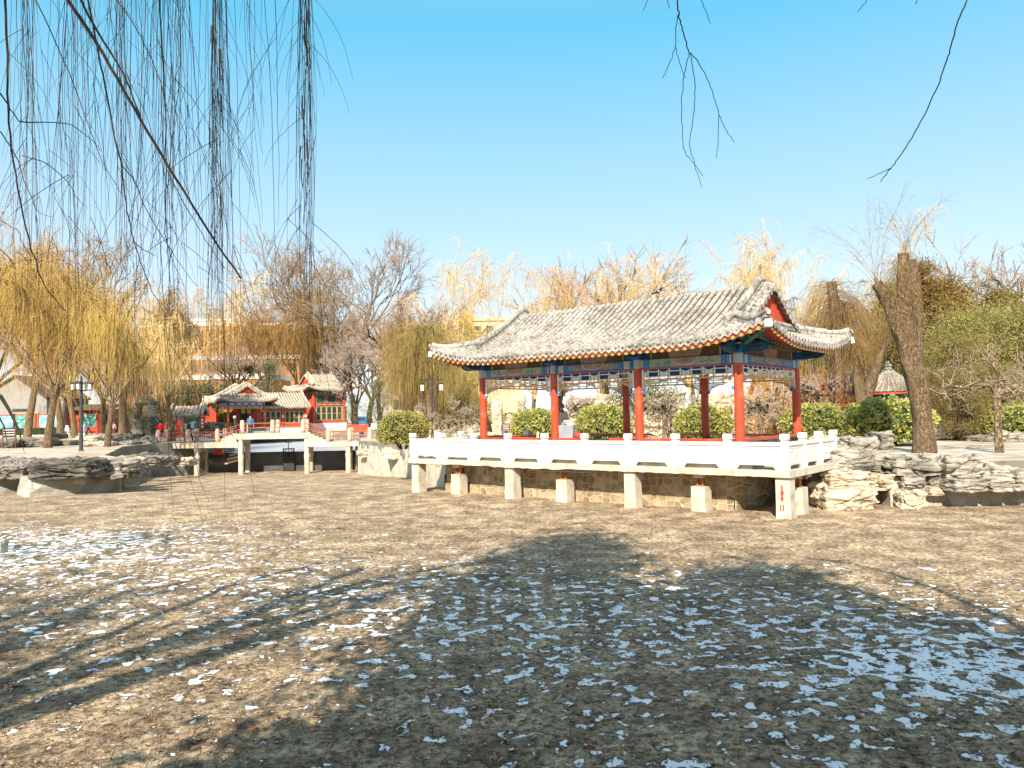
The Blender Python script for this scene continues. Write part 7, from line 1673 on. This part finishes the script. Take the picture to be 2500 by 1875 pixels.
for pts, r0, r1 in (([(1640, -260, 4.6), (1650, -60, 4.4), (1653, 0, D1), (1657, 34, D1), (1668, 80, D1), (1683, 127, D1)], .006, .0042), ([(1657, 34, D1), (1648, 82, D1), (1650, 116, D1), (1634, 155, D1), (1619, 191, D1)], .003, .002), ([(1650, 116, D1), (1660, 160, D1), (1673, 190, D1)], .0025, .0018),
 ([(1683, 127, D1), (1670, 180, D1), (1663, 258, D1), (1668, 367, D1), (1692, 397, D1), (1717, 430, D1)], .003, .0018), ([(1685, 128, D1), (1698, 202, D1), (1694, 275, D1), (1682, 354, D1), (1696, 404, D1), (1714, 457, D1)], .003, .0018),
 ([(1685, 128, D1), (1711, 159, D1), (1735, 210, D1), (1756, 281, D1), (1775, 322, D1), (1793, 348, D1)], .0034, .0018), ([(1756, 281, D1), (1754, 335, D1), (1749, 387, D1)], .0025, .0018),
 ([(2380, -260, 5.0), (2375, -60, 4.6), (2362, 0, D1), (2340, 47, D1), (2319, 125, D1), (2308, 159, D1), (2280, 236, D1), (2233, 326, D1), (2190, 393, D1), (2175, 410, D1), (2150, 443, D1)], .006, .0028), ([(2175, 410, D1), (2145, 425, D1), (2118, 437, D1)], .0028, .0016),
 ([(1600, -120, D1), (1582, 0, D1), (1569, 27, D1)], .003, .002), ([(1622, -100, D1), (1630, 0, D1), (1634, 22, D1)], .003, .002), ([(1690, -90, D1), (1711, 0, D1), (1724, 26, D1), (1733, 57, D1)], .003, .002), ([(2140, -60, D1), (2117, 0, D1), (2094, 29, D1)], .003, .002), ([(2242, -70, D1), (2239, 0, D1), (2236, 11, D1)], .003, .002)):
    fly(pts, r0, r1, 6, .0022)
T.parts(nt_, 'dark_bark', 'dark_bark', 'near_twig')
# dense evergreens standing behind the photographer; their crowns shade the lakebed
for k, (bx_, by_, h_, w2_, lab) in enumerate(((-2.6, -1.9, 12.6, 1.35, 'dense evergreen behind the viewer on the left whose crown shades the lakebed'), (.95, -1.7, 9.8, 1.25, 'dense evergreen right behind the viewer with a narrow tall crown'), (-.8, -2.3, 8.5, 1.5, 'lower dense evergreen between the two tall ones behind the viewer'), (2.9, -2.2, 7.5, 1.6, 'dense evergreen behind the viewer on the right shading the lakebed'), (5.4, -2.6, 5.6, 1.3, 'lowest evergreen behind the viewer, farthest to the right'))):
    t = leafy(300+k, h_, w2_, 120, 120, .26, 'cypress_leaf', 'egg', .25, name='evergreen_tree', r=.26, asp=.7, cl=.5); t.location = (bx_, by_, BZ); tag(t, lab, 'tree', 'evergreens behind the viewer')
t = willow(401, 10.5, 3.6, 80, 420, (1.0, 3.0), .22, wm='twig_grey', tw_r=.024, up=1.2); t.location = (8.6, -2.2, BZ); tag(t, 'bare willow behind the viewer on the right casting streaky shadows', 'tree', 'willows round the park')
t = willow(402, 10.5, 4.2, 60, 130, (1.0, 3.0), .24, wm='twig_grey', tw_r=.024, up=1.2); t.location = (-12.5, 1.2, BZ); tag(t, 'bare willow on the near left bank casting streaky shadows', 'tree', 'willows round the park')
t = willow(403, 13.0, 4.6, 50, 90, (1.0, 3.0), .26, wm='twig_grey', tw_r=.026, up=1.2); t.location = (-9.6, -4.2, BZ); tag(t, 'tall bare willow behind the viewer on the left casting long streaky shadows', 'tree', 'willows round the park')
# slender green leaf blades at the left edge
rd = thing('reed_plant', 'slender grey green leaf blades poking in at the left edge', 'plant', at_y(-90, 1010, 2.4)); b0 = np.array(rd.location)
for (pts, w0) in (([(-90, 930, 2.4), (0, 965, 2.4), (22, 1000, 2.4), (46, 1050, 2.4), (61, 1112, 2.4)], .008), ([(-90, 985, 2.5), (-10, 1005, 2.5), (10, 1040, 2.5), (22, 1104, 2.5)], .005), ([(-90, 1040, 2.3), (-20, 1030, 2.3), (4, 1062, 2.3)], .004)):
    mb = MB(); P = [Vector(at_y(x, y, D))-Vector(b0) for x, y, D in pts]; K = len(P)
    for i in range(K-1):
        for j in range(4):
            a, b_ = P[i].lerp(P[i+1], j/4), P[i].lerp(P[i+1], (j+1)/4); wa, wb = [w0*(1-((i+jj/4)/(K-1))**2.2) for jj in (j, j+1)]; t_ = (b_-a).normalized(); n_ = t_.cross(Vector((0, 1, .3))).normalized()
            mb.add([a+n_*wa, b_+n_*wb, b_-n_*wb, a-n_*wa], [(0, 1, 2, 3)])
    mb.build('leaf_blade', 'reed_leaf', rd)
# ------------------------------------------------------------------ litter on the lakebed
rg = np.random.default_rng(8)
def scatter(n, y0, y1, pw=1.0):
    y = y0*(y1/y0)**rg.random(n); x = (rg.random(n)*1.5-.75)*y*1.02; zz = np.zeros(n); return np.stack([x, y, zz], 1)
C = scatter(26000, 4.6, 26); V_, F_ = leaf_quads(C, .046, rg, aspect=.5)
V_ = V_.reshape(-1, 4, 3); c_ = C[:, None, :]; d_ = V_-c_; d_[..., 2] *= .35; V_ = c_+d_; V_[..., 2] += .028+np.abs(rg.normal(size=(len(C), 1)))*.008; V_ = V_.reshape(-1, 3)
pm('dry_leaf', [(.36, (.07, .04, .02)), (.5, (.24, .14, .065)), (.64, (.56, .41, .23))], scale=7, detail=2, rough=.8, bstr=0, world=True)
o = np_obj('leaf_litter', V_, F_, 'dry_leaf'); tag(o, 'dry brown leaf litter scattered over the lakebed', 'leaf litter', kind='stuff')
C = scatter(10500, 4.6, 22); d_ = rg.normal(size=(len(C), 3)); d_[:, 2] = np.abs(rg.normal(size=len(C)))*.16; up_ = rg.random(len(C)) < .05; d_[up_, 2] = 1.8; d_ /= np.linalg.norm(d_, axis=1, keepdims=True); L = rg.uniform(.03, .17, len(C))[:, None]; C[:, 2] = .03
P = np.stack([C-d_*L*np.where(up_, .1, .5)[:, None], C+rg.normal(size=C.shape)*.003, C+d_*L*.5], 1); v, f = tubes_np(P, np.repeat(rg.uniform(.0016, .0045, (len(C), 1)), 3, 1)); o = np_obj('dead_stems', v, f, 'dry_leaf'); tag(o, 'broken dead stems and stubble lying on the lakebed', 'dead stems', kind='stuff')
C = scatter(2600, 4.8, 26); s_ = rg.uniform(.006, .022, (len(C), 1)); oct_ = np.array([[1, 0, 0], [0, 1, 0], [-1, 0, 0], [0, -1, 0], [0, 0, .7], [0, 0, -.7]]); V_ = (C[:, None, :]+[0, 0, .02]+oct_[None]*s_[:, None]*rg.uniform(.6, 1.3, (len(C), 6, 1))).reshape(-1, 3)
ft = np.array([[0, 1, 4], [1, 2, 4], [2, 3, 4], [3, 0, 4], [1, 0, 5], [2, 1, 5], [3, 2, 5], [0, 3, 5]]); F_ = (np.arange(len(C))[:, None, None]*6+ft[None]).reshape(-1, 3)
pm('pebble', [(.4, (.20, .16, .12)), (.6, (.55, .48, .38))], scale=3, rough=.9, bstr=0, world=True); o = np_obj('pebbles', V_, F_, 'pebble'); tag(o, 'small clods and pebbles on the lakebed', 'pebbles', kind='stuff')
